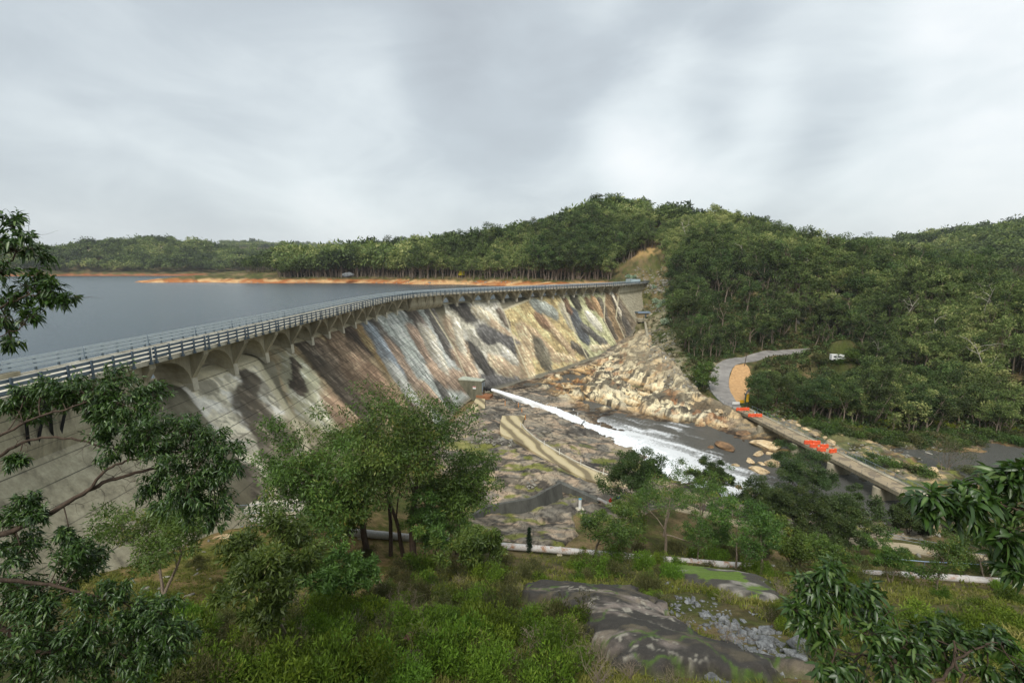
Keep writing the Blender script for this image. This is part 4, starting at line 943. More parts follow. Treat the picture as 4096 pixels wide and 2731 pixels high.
c = mixc(nt, 1, ramp(nt, wv.outputs[0], [(.15, S(120, 108, 82)), (.5, S(176, 162, 124)), (.9, S(188, 174, 138))]), ramp(nt, n2, [(.3, .8), (.7, 1.15)]), 'MULTIPLY'); nt.links.new(c, b.inputs['Base Color']); b.inputs['Roughness'].default_value = .9
rp = empty('concrete_ramp', tuple(atz(*T7(560, 640), -44))); tag(rp, 'curving pale concrete ramp across the rock from the valve house down to the trees', 'ramp')
Lw = [atz(*T7(*p), z) for p, z in zip(Lq, zz)]; Rw = [atz(*T7(*p), z) for p, z in zip(Rq, zz)]
ribbon('slab', Lw, Rw, m_ramp, 1.3, 5, parent=rp)
ribbon('kerb', [p + np.array([.02, 0, .28]) for p in Rw[1:]], [p + (q - p) * -.0 + np.array([.35, .25, .28]) for p, q in zip(Rw[1:], Lw[1:])], m_concl, 2.0, 5, parent=rp)
# platform apron beside the valve house
ap = empty('concrete_apron', tuple(atz(1925, 1640, -45))); tag(ap, 'sloping tan concrete apron at the foot of the dam beside the valve house', 'apron')
MB().add([tuple(atz(u, v, z)) for u, v, z in [(1870, 1655, -44.4), (1940, 1660, -44.6), (1940, 1595, -45.3), (1905, 1590, -45.6)]] + [tuple(atz(u, v, z) + np.array([0, 0, -1.6])) for u, v, z in [(1870, 1655, -44.4), (1940, 1660, -44.6), (1940, 1595, -45.3), (1905, 1590, -45.6)]], [(0, 1, 2, 3), (7, 6, 5, 4), (0, 4, 5, 1), (1, 5, 6, 2), (2, 6, 7, 3), (3, 7, 4, 0)]).build('slab', m_ramp, ap)
def post_thing(name, u, v, z, h, r, mat, label, cat, group=None):
    p = atz(u, v, z); z0 = hz1(p[0], p[1]); 
    zb = max(z0 - .1, p[2] - .3) if abs(z0 - p[2]) < 2 else p[2] - .2
    m = MB(); m.tube([(p[0], p[1], zb), (p[0], p[1], p[2] + h)], [r, r * .92], 8)
    m.tube([(p[0], p[1], p[2] + h), (p[0], p[1], p[2] + h + r * .8)], [r * 1.15, r * .5], 8)
    o = m.build(name, mat); tag(o, label, cat, group); return o, p
rope_pts = []
for x, y in [(408, 462), (620, 627), (757, 700), (948, 796), (1152, 882), (1385, 960)]:
    u, v = T7(x, y); o, p = post_thing('rope_post', u, v, -43.4, 1.15, .07, m_white, 'white steel post carrying the rope along the right edge of the concrete ramp', 'post', 'white rope posts of the ramp'); rope_pts.append((p[0], p[1], p[2] + 1.0))
m = MB()
for a_, b_ in zip(rope_pts[:-1], rope_pts[1:]):
    a_, b_ = np.array(a_), np.array(b_); m.tube([a_ + (b_ - a_) * t - np.array([0, 0, .35 * 4 * t * (1 - t)]) for t in np.linspace(0, 1, 7)], .025, 5)
tag(m.build('rope', m_stone), 'slack grey rope strung between the white posts of the ramp', 'rope')
m_orp = plain('orange_post_paint', S(226, 140, 40), .6, .1)
for x, y in [(270, 265), (388, 280), (420, 338), (450, 395)]:
    u, v = T7(x, y); post_thing('marker_post', u, v, -44.3, 1.3, .09, m_orp, 'short orange marker post on the wet rock beneath the water jet', 'marker post', 'orange posts under the jet')
# curved grey training wall
m_twall = plain('dark_grey_concrete', S(92, 92, 86), .9, .25, .5, streak=(1, 1, .2), c2=S(58, 58, 54))
wt = [(1840, 2085), (1900, 2048), (1950, 2020), (2030, 2006), (2127, 1990), (2182, 1958), (2240, 1928)]
tw = []
for u, v in wt: tw.append(atz(u, v, -39.9))
tw = np.array(tw); k = np.linspace(0, len(tw) - 1, 31); tw = np.stack([np.interp(k, np.arange(len(tw)), tw[:, c]) for c in range(3)], -1)
for _ in range(3): tw[1:-1] = (tw[:-2] + 2 * tw[1:-1] + tw[2:]) / 4
tg = np.gradient(tw[:, :2], axis=0); tg /= np.linalg.norm(tg, axis=1, keepdims=True); nw = np.stack([tg[:, 1], -tg[:, 0]], -1)
A = []
for o_, z_ in [(.9, -43.2), (.35, -39.9), (-.15, -39.9), (-.2, -43.2)]: A.append(np.concatenate([tw[:, :2] + nw * o_, np.full((31, 1), z_)], 1))
A = np.stack(A, 1)
tag(MB().add(A.reshape(-1, 3), [tuple(f) for f in grid_faces(31, 4, True)] + [(0, 1, 2, 3), (123, 122, 121, 120)]).build('training_wall', m_twall), 'curved dark grey concrete wall dividing the mossy rock from the river bed', 'wall')
m = MB(); pa, pb = atz(2228, 1922, -41.6), atz(2398, 1998, -41.9)
dv = (pb - pa)[:2] / np.linalg.norm((pb - pa)[:2]); nv_ = np.array([-dv[1], dv[0]])
m.hexa([(*(pa[:2] - nv_ * .6), -44), (*(pb[:2] - nv_ * .6), -44), (*(pb[:2] + nv_ * .6), -44), (*(pa[:2] + nv_ * .6), -44), (*(pa[:2] - nv_ * .5), -41.6), (*(pb[:2] - nv_ * .5), -41.9), (*(pb[:2] + nv_ * .5), -41.9), (*(pa[:2] + nv_ * .5), -41.6)])
tag(m.build('low_wall', m_twall), 'low dark concrete channel wall leading down to a short white pipe', 'wall')
m_pipe, nt, b = newmat('rusty_white_pipe'); v = coords(nt); n1 = noise(nt, .9, 7, .75, v); n3 = noise(nt, 5, 5, .7, v)
c = mixc(nt, ramp(nt, n1, [(.52, 0.0), (.64, 1.0)]), (.50, .48, .45), (.30, .15, .07)); c = mixc(nt, 1, c, ramp(nt, n3, [(.3, .75), (.7, 1.1)]), 'MULTIPLY')
nt.links.new(c, b.inputs['Base Color']); b.inputs['Roughness'].default_value = .6
PL = [(1300, 2112, -29.6), (1400, 2127, -30.3), (1600, 2146, -32.6), (1800, 2163, -35.1), (2000, 2182, -36.7), (2200, 2197, -37.8), (2500, 2224, -39.0), (2900, 2258, -39.6), (3300, 2285, -40.2), (3700, 2303, -40.6), (4096, 2332, -40.6), (4500, 2360, -40.6)]
PLw = [atz(*p) for p in PL]; pl_ = empty('water_pipeline', tuple(PLw[4])); tag(pl_, 'long rusty white steel pipeline on low blocks crossing the valley below the dam', 'pipeline')
MB().tube(PLw, .45, 18).build('pipe', m_pipe, pl_, smooth=True)
PLa = np.array(PLw); seg = np.concatenate([[0], np.cumsum(np.linalg.norm(np.diff(PLa, axis=0), axis=1))])
for L in np.arange(4, seg[-1], 9.0):
    p = np.array([np.interp(L, seg, PLa[:, c]) for c in range(3)]); q = np.array([np.interp(L + .22, seg, PLa[:, c]) for c in range(3)])
    MB().tube([p, q], .52, 18).build('joint_ring', m_pipe, pl_, smooth=False)
    a_ = math.atan2(q[1] - p[1], q[0] - p[0]); MB().box((p[0], p[1], p[2] - .9), (.7, 1.3, 1.2), a_, .05).build('support_block', m_conc, pl_)
sp = empty('short_pipe', tuple(atz(2430, 2015, -41.7))); tag(sp, 'short white pipe stub running out of the low dark concrete wall', 'pipe')
MB().tube([atz(2392, 1995, -41.6), atz(2470, 2033, -41.8)], .32, 14).build('pipe', m_pipe, sp, smooth=True); MB().tube([atz(2464, 2030, -41.8), atz(2474, 2035, -41.8)], .4, 14).build('end_ring', m_white, sp)
m_bluep = plain('blue_paint', S(70, 140, 170), .5, .1)
vp = empty('valve_pipe', tuple(atz(2465, 1990, -42.2))); tag(vp, 'black pipe with a light blue collar and a red valve lying on the rock', 'pipe')
a_, b_ = atz(2440, 2003, -41.7), atz(2494, 1980, -41.6); dv = b_ - a_
MB().tube([a_, b_], .17, 10).build('pipe', m_dark, vp); MB().tube([a_ + dv * .5, a_ + dv * .66], .24, 10).build('collar', m_bluep, vp); MB().tube([a_ - dv * .02, a_ + dv * .1], .3, 10).tube([a_ + dv * .04, a_ + dv * .04 + np.array([0, 0, .5])], .1, 8).build('valve', m_red, vp)
# white monitoring posts on concrete blocks
def monitor(u, v, z, h, label):
    p = atz(u, v, z); zz_ = hz1(p[0], p[1]); zb = zz_ if abs(zz_ - z) < 2.5 else z
    e = empty('monitoring_post', (p[0], p[1], zb)); tag(e, label, 'monitoring post')
    MB().box((p[0], p[1], zb + .05), (1.3, 1.0, .5), .3, .06).build('block', m_concl, e); MB().tube([(p[0], p[1], zb + .3), (p[0], p[1], zb + .3 + h)], .26, 14).build('pillar', m_white, e)
    MB().tube([(p[0], p[1], zb + .3 + h), (p[0], p[1], zb + .36 + h)], .29, 14).build('cap', m_bluep, e)
monitor(2320, 2022, -41.4, 1.7, 'white cylindrical survey pillar with a blue cap on a concrete block behind the pipeline')
monitor(2661, 1462, -41.8, 1.8, 'slim white survey pillar standing on the pale rocks below the right end of the dam')
monitor(3018, 1681, -46.2, 1.6, 'cream survey pillar on a concrete pad beside the first bridge pier')
# access platform with railings at the foot of the left spillway
pf = empty('pipe_platform', tuple(atz(1010, 2100, -29))); tag(pf, 'concrete access platform with steel railings at the foot of the first painted panel', 'platform')
c1 = atz(1040, 2042, -28.6); yaw = .12
MB().box((c1[0] + 1.2, c1[1] + 1.0, -28.75), (9, 3.2, .35), yaw, .03).build('upper_slab', m_concl, pf)
MB().box((c1[0] + 1.5, c1[1] + .9, -30.6), (8.4, 2.4, 3.3), yaw, .0).build('retaining_wall', m_conc, pf)
c2 = atz(990, 2112, -30.2); MB().box((c2[0], c2[1] - .2, -30.4), (8, 3.0, .45), yaw, .03).build('lower_slab', m_concl, pf)
def railing(m, a, b, h, n, bars=True, r=.03):
    a, b = np.array(a, float), np.array(b, float)
    for zz_ in (.08, h): m.tube([a + [0, 0, zz_], b + [0, 0, zz_]], r, 6)
    for t in np.linspace(0, 1, n): m.tube([a + (b - a) * t, a + (b - a) * t + [0, 0, h]], r * 1.2, 6)
    if bars:
        k = int(np.linalg.norm(b - a) / .16)
        for t in np.linspace(0, 1, k): m.tube([a + (b - a) * t + [0, 0, .08], a + (b - a) * t + [0, 0, h]], .012, 4, False)
co, si = math.cos(yaw), math.sin(yaw)
def loc2(c, x, y, z): return (c[0] + x * co - y * si, c[1] + x * si + y * co, z)
m = MB(); cc_ = (c1[0] + 1.2, c1[1] + 1.0); railing(m, loc2(cc_, -4.4, -1.5, -28.57), loc2(cc_, 4.4, -1.5, -28.57), 1.15, 5); railing(m, loc2(cc_, -4.4, -1.5, -28.57), loc2(cc_, -4.4, 1.5, -28.57), 1.15, 2); m.build('upper_railing', m_steel, pf)
m = MB(); cc_ = (c2[0], c2[1] - .2); railing(m, loc2(cc_, -3.9, -1.4, -30.17), loc2(cc_, 3.9, -1.4, -30.17), 1.15, 5); railing(m, loc2(cc_, -3.9, -1.4, -30.17), loc2(cc_, -3.9, 1.4, -30.17), 1.15, 2); m.build('lower_railing', m_steel, pf)
MB().tube([loc2(cc_, -1.5, .5, -29.5), loc2(cc_, 6, .5, -29.7)], .5, 16).build('pipe', m_pipe, pf, smooth=True)

# ------------------------------------------------------------------ bridge
DZ = -44.0
ea = atz(2946, 1640, DZ); eb = atz(3850, 2102, DZ); fa = atz(2995, 1625, DZ); fb = atz(3747, 1987, DZ)
bd = (eb - ea)[:2]; bd = bd / np.linalg.norm(bd); bn = np.array([-bd[1], bd[0]])      # along the bridge, across it (towards the far rail)
if bn @ (fa - ea)[:2] < 0: bn = -bn
BWID = 5.0; BLEN = 92.0
def bp(t, w, z): return (ea[0] + bd[0] * t + bn[0] * w, ea[1] + bd[1] * t + bn[1] * w, z)
br = empty('road_bridge', bp(40, 2.5, DZ - 1)); tag(br, 'narrow flat concrete bridge with round nosed piers crossing the river below the dam', 'bridge')
m_deck, nt, b = newmat('bridge_deck'); v = coords(nt); n1 = noise(nt, .55, 3, .5, v, .2); n2 = noise(nt, 6, 5, .7, v)
c = mixc(nt, ramp(nt, n1, [(.55, 0.0), (.575, .62)]), tuple(S(156, 140, 112)), tuple(S(96, 86, 74))); c = mixc(nt, 1, c, ramp(nt, n2, [(.3, .85), (.7, 1.1)]), 'MULTIPLY'); nt.links.new(c, b.inputs['Base Color']); b.inputs['Roughness'].default_value = .8
def bbox_(m, t0, t1, w0, w1, z0, z1): return m.hexa([bp(t0, w0, z0), bp(t0, w1, z0), bp(t1, w1, z0), bp(t1, w0, z0), bp(t0, w0, z1), bp(t0, w1, z1), bp(t1, w1, z1), bp(t1, w0, z1)][::1])
def fixn(o):
    import bmesh
    q_ = bmesh.new(); q_.from_mesh(o.data); bmesh.ops.recalc_face_normals(q_, faces=q_.faces); q_.to_mesh(o.data); q_.free(); return o
fixn(bbox_(MB(), -1, BLEN, 0, BWID, DZ - .35, DZ).build('deck', m_deck, br))
m = MB(); bbox_(m, -1, BLEN, -.12, .16, DZ - .62, DZ + .14); fixn(m.build('kerb', m_concd, br)); m = MB(); bbox_(m, -1, BLEN, BWID - .9, BWID + .12, DZ - .62, DZ + .16); fixn(m.build('kerb', m_conc, br))
for w in (1.0, 2.5, 4.0):
    m = MB(); bbox_(m, 0, BLEN, w - .25, w + .25, DZ - 1.05, DZ - .352); fixn(m.build('girder', m_concd, br))
def tproj(u):   # station along the near edge that projects to column u
    ts = np.linspace(-5, 95, 1200); P = np.array([bp(t, 0, DZ) for t in ts]); dd = P[:, 1] * math.cos(PT) - P[:, 2] * math.sin(PT)
    return float(np.interp(u, CX_ + F_ * P[:, 0] / dd, ts))
for u in (3042, 3180, 3325, 3510, 3745):
    t = tproj(u); m = MB(); pf_ = []
    for k in range(9):
        a_ = math.pi / 2 + math.pi * k / 8; pf_.append((t + 1.0 * math.sin(a_ - math.pi / 2) * 0 + 0.85 * math.cos(math.pi * k / 8), .15 - .8 * math.sin(math.pi * k / 8)))
    poly = pf_ + [(t - .85, BWID - .3), (t + .85, BWID - .3)]
    vs_ = [bp(a_, w_, DZ - 6.2) for a_, w_ in poly] + [bp(a_, w_, DZ - 1.06) for a_, w_ in poly]; n_ = len(poly)
    fixn(m.add(vs_, [tuple(range(n_)), tuple(range(n_, 2 * n_))] + [(k, (k + 1) % n_, n_ + (k + 1) % n_, n_ + k) for k in range(n_)]).build('pier', m_conc, br))
m = MB(); bbox_(m, -3.2, -.9, -.5, BWID + .5, DZ - 5, DZ - .4); fixn(m.build('abutment', m_conc, br))
# railings: bars beyond the road, light posts and wire on the near edge
e = empty('bridge_railing', bp(40, BWID - .1, DZ)); tag(e, 'galvanized barred railing along the far edge of the bridge', 'railing')
m = MB()
for zz_ in (.28, 1.25): m.tube([bp(0, BWID - .05, DZ + zz_), bp(BLEN, BWID - .05, DZ + zz_)], .04, 6)
m.build('top_rail', m_steel, e)
m = MB()
for t in np.arange(14, BLEN, .30): m.tube([bp(t, BWID - .05, DZ + .28), bp(t, BWID - .05, DZ + 1.25)], .016, 4, False)
o = m.build('bars', m_steel, e); o['kind'] = 'stuff'
for t in np.arange(.5, BLEN, 2.4): MB().tube([bp(t, BWID - .05, DZ + .12), bp(t, BWID - .05, DZ + 1.28)], .045, 6).build('post', m_steel, e)
e = empty('wire_fence', bp(40, .05, DZ)); tag(e, 'low fence of thin posts and wire along the near edge of the bridge', 'fence')
for t in np.arange(.5, BLEN, 3.0): MB().tube([bp(t, .02, DZ + .1), bp(t, .02, DZ + .98)], .03, 5).build('post', m_steeld, e)
m = MB()
for zz_ in (.4, .7, .95): m.tube([bp(0, .02, DZ + zz_), bp(BLEN, .02, DZ + zz_)], .012, 4)
m.build('wires', m_steeld, e)
# orange water filled barriers
def barrier_mesh():
    m = MB(); L = 1.0
    prof = [(-.3, 0), (.3, 0), (.3, .18), (.2, .34), (.2, .42), (.24, .5), (.2, .58), (.2, .66), (.24, .74), (.2, .82), (.14, .95), (-.14, .95), (-.2, .82), (-.24, .74), (-.2, .66), (-.2, .58), (-.24, .5), (-.2, .42), (-.2, .34), (-.3, .18)]
    m.prism(prof, lambda t, p, z: (t, p, z), -L + .06, L - .06); m.tube([(L - .06, 0, .1), (L - .06, 0, .9)], .08, 8); m.tube([(-L + .06, 0, .1), (-L + .06, 0, .9)], .08, 8)
    me = m.mesh('barrier', m_or); return me
bme = barrier_mesh(); br_n = 0
cap_me = MB().tube([(0, 0, .95), (0, 0, 1.0)], .09, 10).mesh('filler_cap', m_white)
foot_me = MB().box((-.55, 0, .05), (.3, .66, .1)).box((.55, 0, .05), (.3, .66, .1)).mesh('foot', m_dark)
ba = math.atan2(bd[1], bd[0])
T8 = lambda x, y: (2800 + x * .574, 1350 + y * .574)
for lst, lab, grp in (([((275, 508), .0), ((320, 507), .0)], 'orange water filled barrier in the row that closes the far end of the bridge', 'barriers closing the far end of the bridge'),
                      ([((358, 551), .05), ((408, 551), -.04)], 'orange water filled barrier in the second row in from the far end of the bridge', 'second row of barriers from the far end'),
                      ([((752, 740), .1), ((808, 742), .0), ((790, 765), .15), ((865, 768), .08), ((845, 790), -.05), ((925, 800), .3)], 'orange water filled barrier in the jumbled group standing halfway along the bridge', 'jumbled barriers halfway along the bridge'),
                      ([((2050, 1385), .2), ((2215, 1445), .5), ((2235, 1475), .5)], 'orange water filled barrier at the near end of the bridge behind hanging leaves', 'barriers at the near end of the bridge')):
    for (x, y), da in lst:
        p = atz(*T8(x, y), DZ + .01)
        o = link('barrier', bme); o.location = p; o.rotation_euler.z = da - .05; tag(o, lab, 'barrier', grp)
        c_ = link('filler_cap', cap_me, o); link('foot', foot_me, o)

# ------------------------------------------------------------------ road, gravel, signs, pole, van
def T4(x, y): return (2500 + x * .4146, 1050 + y * .4146)
def road_z(u, v): 
    return -44.0 + .9 * (1630 - v) / 180
Lr = [(1045, 1402), (960, 1350), (890, 1300), (830, 1240), (803, 1180), (803, 1125), (835, 1085), (900, 1045), (990, 1012), (1150, 978), (1320, 958), (1480, 942), (1700, 925), (2000, 915), (2300, 925)]
Rr = [(1125, 1380), (1070, 1330), (1025, 1270), (1003, 1205), (1000, 1150), (1008, 1105), (1035, 1072), (1085, 1050), (1180, 1030), (1270, 1008), (1400, 985), (1560, 962), (1760, 945), (2010, 940), (2300, 952)]
m_road = plain('worn_asphalt', S(140, 136, 130), .9, .16, .25, c2=S(112, 108, 104))
ow = lambda l: [atz(*T4(*p), road_z(*T4(*p))) for p in l]
rd = ribbon('road', ow(Lr), ow(Rr), m_road, .3, 5, drape=.22); tag(rd, kind='structure')
m_grav = plain('orange_gravel', S(192, 154, 108), .95, .16, 1.2, c2=S(158, 122, 82), bmp=.5)
ga = [(1070, 1335), (1020, 1262), (1004, 1200), (1002, 1140), (1030, 1082), (1060, 1060)]; gb = [(1140, 1345), (1165, 1290), (1215, 1235), (1235, 1170), (1190, 1075), (1150, 1050)]
tag(ribbon('gravel_verge', ow(ga), ow(gb), m_grav, .3, 5, drape=.17), kind='structure')
gs = empty('power_pole', tuple(atz(2973, 1489, -43))); tag(gs, 'leaning dark timber power pole beside the bend of the road', 'power pole')
p = atz(2973, 1489, -43); MB().tube([p - [0, 0, 1], p + np.array([.4, 0, 4]), p + np.array([.9, 0, 8.2])], [.17, .15, .12], 8).build('pole', plain('dark_timber', S(74, 66, 58), .9, .3, 3), gs); MB().box(p + np.array([.85, 0, 7.7]), (1.6, .1, .12)).build('crossarm', m_dark, gs)
def sign(u, v, z, w, h, zb, mat, label, yaw=0.0, tilt=None, post=m_steel):
    p = atz(u, v, z); e = empty('sign', tuple(p)); tag(e, label, 'sign')
    MB().box((p[0], p[1], p[2] + zb + h / 2), (w, .05, h), yaw, 0).build('board', mat, e)
    m = MB()
    for q in ((-w * .35, w * .35) if w > .8 else (0,)): m.tube([(p[0] + q, p[1] + .06, p[2] - .2), (p[0] + q, p[1] + .06, p[2] + zb + h)], .035, 6)
    m.build('post', post, e); return e
sign(*T4(1070, 1375), -43.9, 2.4, .8, .35, m_white, 'low white notice board at the far end of the bridge')
sign(*T4(1128, 1362), -43.9, 1.8, 1.0, .3, m_yel, 'square yellow warning board on legs beside the white notice board')
sign(*T4(1177, 1390), -43.9, .75, 2.6, 1.6, m_yel, 'tall narrow yellow depth sign on a post at the end of the bridge railing')
sign(*T4(790, 1150), -43.2, 1.3, 1.1, 1.2, m_yel, 'yellow curve warning sign on a post at the outside of the road bend')
e = empty('chain_fence', tuple(atz(*T4(1170, 1300), -43.8))); tag(e, 'low curved mesh fence between the orange gravel and the trees', 'fence')
m = MB(); fp = [atz(*T4(*q), -43.5) for q in [(1150, 1365), (1155, 1310), (1180, 1260), (1230, 1225), (1300, 1200)]]
for a_, b_ in zip(fp[:-1], fp[1:]): railing(m, a_, b_, 1.2, 3, True, .03)
m.build('mesh_panel', m_steel, e)
e = empty('roadside_fence', tuple(atz(*T4(860, 1270), -43.8))); tag(e, 'thin wire fence along the outer edge of the road bend', 'fence')
m = MB(); fp = [atz(*T4(*q), -43.6) for q in [(1040, 1410), (960, 1362), (880, 1305), (820, 1240), (795, 1170)]]
for a_, b_ in zip(fp[:-1], fp[1:]): railing(m, a_, b_, 1.1, 3, False, .03)
m.build('wires', m_steel, e)
# camper van half hidden by the trees
p, _ = hit(3350, 1443); p[2] += .1
vn = empty('camper_van', tuple(p), -.15); VS = .78; tag(vn, 'white camper van parked among the trees at the end of the road', 'van')
def L(x, y, z):
    c_, s2 = math.cos(-.15), math.sin(-.15); x, y, z = x * VS, y * VS, z * VS; return (p[0] + x * c_ - y * s2, p[1] + x * s2 + y * c_, p[2] + z)
m = MB(); m.prism([(-3.2, .5), (1.8, .5), (3.1, .55), (3.2, 1.3), (2.5, 1.45), (2.0, 2.1), (2.3, 2.9), (-3.2, 3.0)], lambda t, x, z: L(x, t, z), -1.1, 1.1); fixn(m.build('body', m_white, vn))
m_glass = plain('dark_glass', S(34, 40, 46), .1, .1, spec=.6, bmp=0)
for x0, x1 in ((-2.4, -1.2), (-.6, .6)): MB().add([L(x0, -1.112, 1.7), L(x1, -1.112, 1.7), L(x1, -1.112, 2.4), L(x0, -1.112, 2.4)], [(0, 1, 2, 3)]).build('window', m_glass, vn)
MB().add([L(1.35, -1.112, 1.45), L(2.3, -1.112, 1.45), L(1.95, -1.112, 2.05), L(1.4, -1.112, 2.05)], [(0, 1, 2, 3)]).build('window', m_glass, vn)
MB().add([L(2.52, -1.0, 1.46), L(2.52, 1.0, 1.46), L(2.03, 1.0, 2.08), L(2.03, -1.0, 2.08)], [(0, 1, 2, 3)]).build('windscreen', m_glass, vn)
for x in (-2.0, 2.1):
    for y in (-1.0, 1.0): MB().tube([L(x, y - .13, .38), L(x, y + .13, .38)], .38, 16).build('wheel', m_dark, vn)

# ------------------------------------------------------------------ right abutment: hut, hoist, chute, gate
D_ = 286
def pd(u, v, d): return ray(u, v) * d
hp0 = ray(2572, 1282) * D_; HDZ = max(0.0, hz1(hp0[0], hp0[1] - 2.0) - hp0[2] + .3, hz1(hp0[0] + 2, hp0[1] - 5.0) - hp0[2] - .6)
def pd(u, v, d): return ray(u, v) * d + np.array([0, 0, HDZ if 2540 < u < 2650 and 1270 < v < 1310 else 0.0])
hp = pd(2572, 1282, D_); ht = empty('gauge_hut', tuple(hp)); tag(ht, 'small hut with curved metal roof on the ledge below the dam', 'hut')
MB().box(hp + np.array([0, 1.5, 1.5]), (7.2, 5, 3.2), .15, .02).build('wall', plain('rust_streaked_cladding', S(166, 150, 118), .8, .3, 1.0, streak=(3, 3, .3), c2=S(108, 84, 58)), ht)
m = MB(); arc = [(math.cos(a_) * 3.2, 3.05 + math.sin(a_) * 1.0) for a_ in np.linspace(0, math.pi, 9)]
m.prism(arc, lambda t, y, z: (hp[0] + t * math.cos(.15) - y * math.sin(.15), hp[1] + 1.5 + t * math.sin(.15) + y * math.cos(.15), hp[2] + z), -4.2, 4.0); fixn(m.build('roof', m_steel, ht))
MB().box(hp + np.array([1.2, -1.1, 1.2]), (1.0, .1, 2.2), .15).build('door', m_steeld, ht)
MB().box(hp + np.array([1.0, -1.5, -.9]), (13, 9, 1.8), .15, .1).build('terrace', m_conc, ht)
MB().box(hp + np.array([5.0, -.6, 1.4]), (3.6, 3.2, 3.0), .15).build('annex', m_concl, ht)
hs = empty('hoist', tuple(pd(2578, 1300, D_ - 6))); tag(hs, 'black steel hoist platform jutting out above the tall thin concrete wall', 'hoist')
p = pd(2578, 1302, D_ - 6); MB().box(p + np.array([0, 0, .2]), (3.4, 3.0, 1.2), .2, .1).build('bucket', m_dark, hs)
m = MB(); m.tube([p + [0, 1, .5], p + [-.5, 1.5, 4.0]], .12, 6); m.tube([p + [1, 1, .5], p + [1.2, 1.5, 3.6]], .12, 6); m.tube([p + [-.5, 1.5, 4.0], p + [1.2, 1.5, 3.6], p + [3.2, 1.5, 1.5]], .12, 6); m.build('arm', m_dark, hs)
ct_, cb_ = pd(2580, 1303, D_ - 8), pd(2585, 1452, 240); cb_[2] = max(cb_[2], hz1(cb_[0], cb_[1]) + .8); ct_[2] = max(ct_[2], hz1(ct_[0], ct_[1]) + .5)
mid_ = (ct_ + cb_) / 2; print('chute', cb_, hz1(cb_[0], cb_[1]), mid_, hz1(mid_[0], mid_[1]), ct_, hz1(ct_[0], ct_[1]), 'hut', hp, hz1(hp[0], hp[1]))
m = MB(); w = .7
m.hexa([(cb_[0] - w, cb_[1], cb_[2] - 2), (cb_[0] + w, cb_[1], cb_[2] - 2), (ct_[0] + w, ct_[1], ct_[2] - 4), (ct_[0] - w, ct_[1], ct_[2] - 4), (cb_[0] - w, cb_[1], cb_[2]), (cb_[0] + w, cb_[1], cb_[2]), (ct_[0] + w * .8, ct_[1], ct_[2]), (ct_[0] - w * .8, ct_[1], ct_[2])])
tag(fixn(m.build('concrete_chute', m_conc)), 'tall thin concrete chute wall running down the rocks from the hoist', 'chute')
pp_ = [pd(2605, 1276, D_), pd(2622, 1277, D_ - 1), pd(2640, 1278, D_ - 2)]
MB_ = MB().tube(pp_, .55, 10).build('rusty_pipe', plain('rust', S(140, 78, 54), .9, .25)); tag(MB_, 'rusty red pipe lying on the terrace beside the small hut', 'pipe')
p = pd(2642, 1283, D_ - 3); fr = empty('pipe_stand', tuple(p)); tag(fr, 'small dark blue steel stand beside the rusty pipe on the terrace', 'pipe stand')
m = MB()
for x in (-.8, .8): m.tube([p + [x, 0, -.5], p + [x, 0, 2.6]], .12, 6)
m.tube([p + [-.8, 0, 2.6], p + [.8, 0, 2.6]], .12, 6); m.tube([p + [-.8, 0, 1.4], p + [.8, 0, 1.4]], .12, 6); m.build('bars', plain('navy_steel', S(40, 54, 80), .5, .1), fr)
for u, v in [(2617, 1287), (2637, 1288)]:
    p = pd(u, v, D_ - 6); tag(MB().tube([p - [0, 0, .8], p + [0, 0, 1.3]], .13, 6).build('white_post', m_white), 'short white post on the lip of the hut terrace', 'post', 'white posts of the hut terrace')
sG = s_at(84, 312)
gt = empty('deck_gate', tuple(dp(sG + 4, -4, -10))); tag(gt, 'pale steel security gate with notices across the far end of the dam road', 'gate')
MB().prism([(-7.0, -9.9), (-6.9, -9.9), (-6.9, -6.9), (-7.0, -6.9)], lambda t, p, z: dp(t, p, z), sG, sG + 12).build('panel', plain('pale_mesh', S(168, 186, 190), .6, .1), gt)
MB().prism([(-6.9, -9.9), (-.3, -9.9), (-.3, -7.2), (-6.9, -7.2)], lambda t, p, z: dp(t, p, z), sG + 12, sG + 12.1).build('leaf', plain('grey_mesh', S(150, 166, 172), .6, .1), gt)
for t in (3, 5.6, 8): MB().prism([(-6.88, -8.3), (-6.84, -8.3), (-6.84, -7.4), (-6.88, -7.4)], lambda q, p, z: dp(q, p, z), sG + t, sG + t + 1.1).build('notice', m_white, gt)

# ------------------------------------------------------------------ left end of the dam
p = dp(s_at(-40, 41.5), -8.9, -9.6); cb = empty('control_cabinet', tuple(p)); tag(cb, 'grey steel control cabinet with a thin mast behind the guard rail over the reservoir', 'cabinet')
MB().box(p + np.array([0, 0, .75]), (1.3, 2.2, 1.5), 0, .04).build('cabinet', m_steel, cb); MB().box(p + np.array([.66, .5, .75]), (.02, .9, 1.3)).build('door', m_concl, cb); MB().box(p + np.array([.66, -.5, .75]), (.02, .9, 1.3)).build('door', m_concl, cb)
MB().tube([p + [.2, .9, 1.5], p + [.0, .9, 5.6]], .05, 6).build('mast', m_steeld, cb); MB().box(p + np.array([.6, 0, -.3]), (2.6, 3, .5)).build('platform', m_conc, cb)
for y in (37.0, 39.3):
    s0 = s_at(-40, y); e = empty('steel_brace', tuple(dp(s0, 0, -13))); tag(e, 'black steel brace propping the deck at the left end of the dam', 'brace', 'black braces under the deck')
    for dy in (-.7, .8):
        m = MB(); a_ = dp(s0 + dy * 1.3, -.05, -10.6); b_ = dp(s0 + dy * .3, float(face_off(-15.8, 1.0)) + .12, -15.8); m.tube([a_, b_], .16, 4); m.build('strut', m_dark, e)
    MB().box(dp(s0, float(face_off(-15.8, 1.0)) + .05, -15.8), (.4, 1.2, .5)).build('foot_plate', m_steel, e)
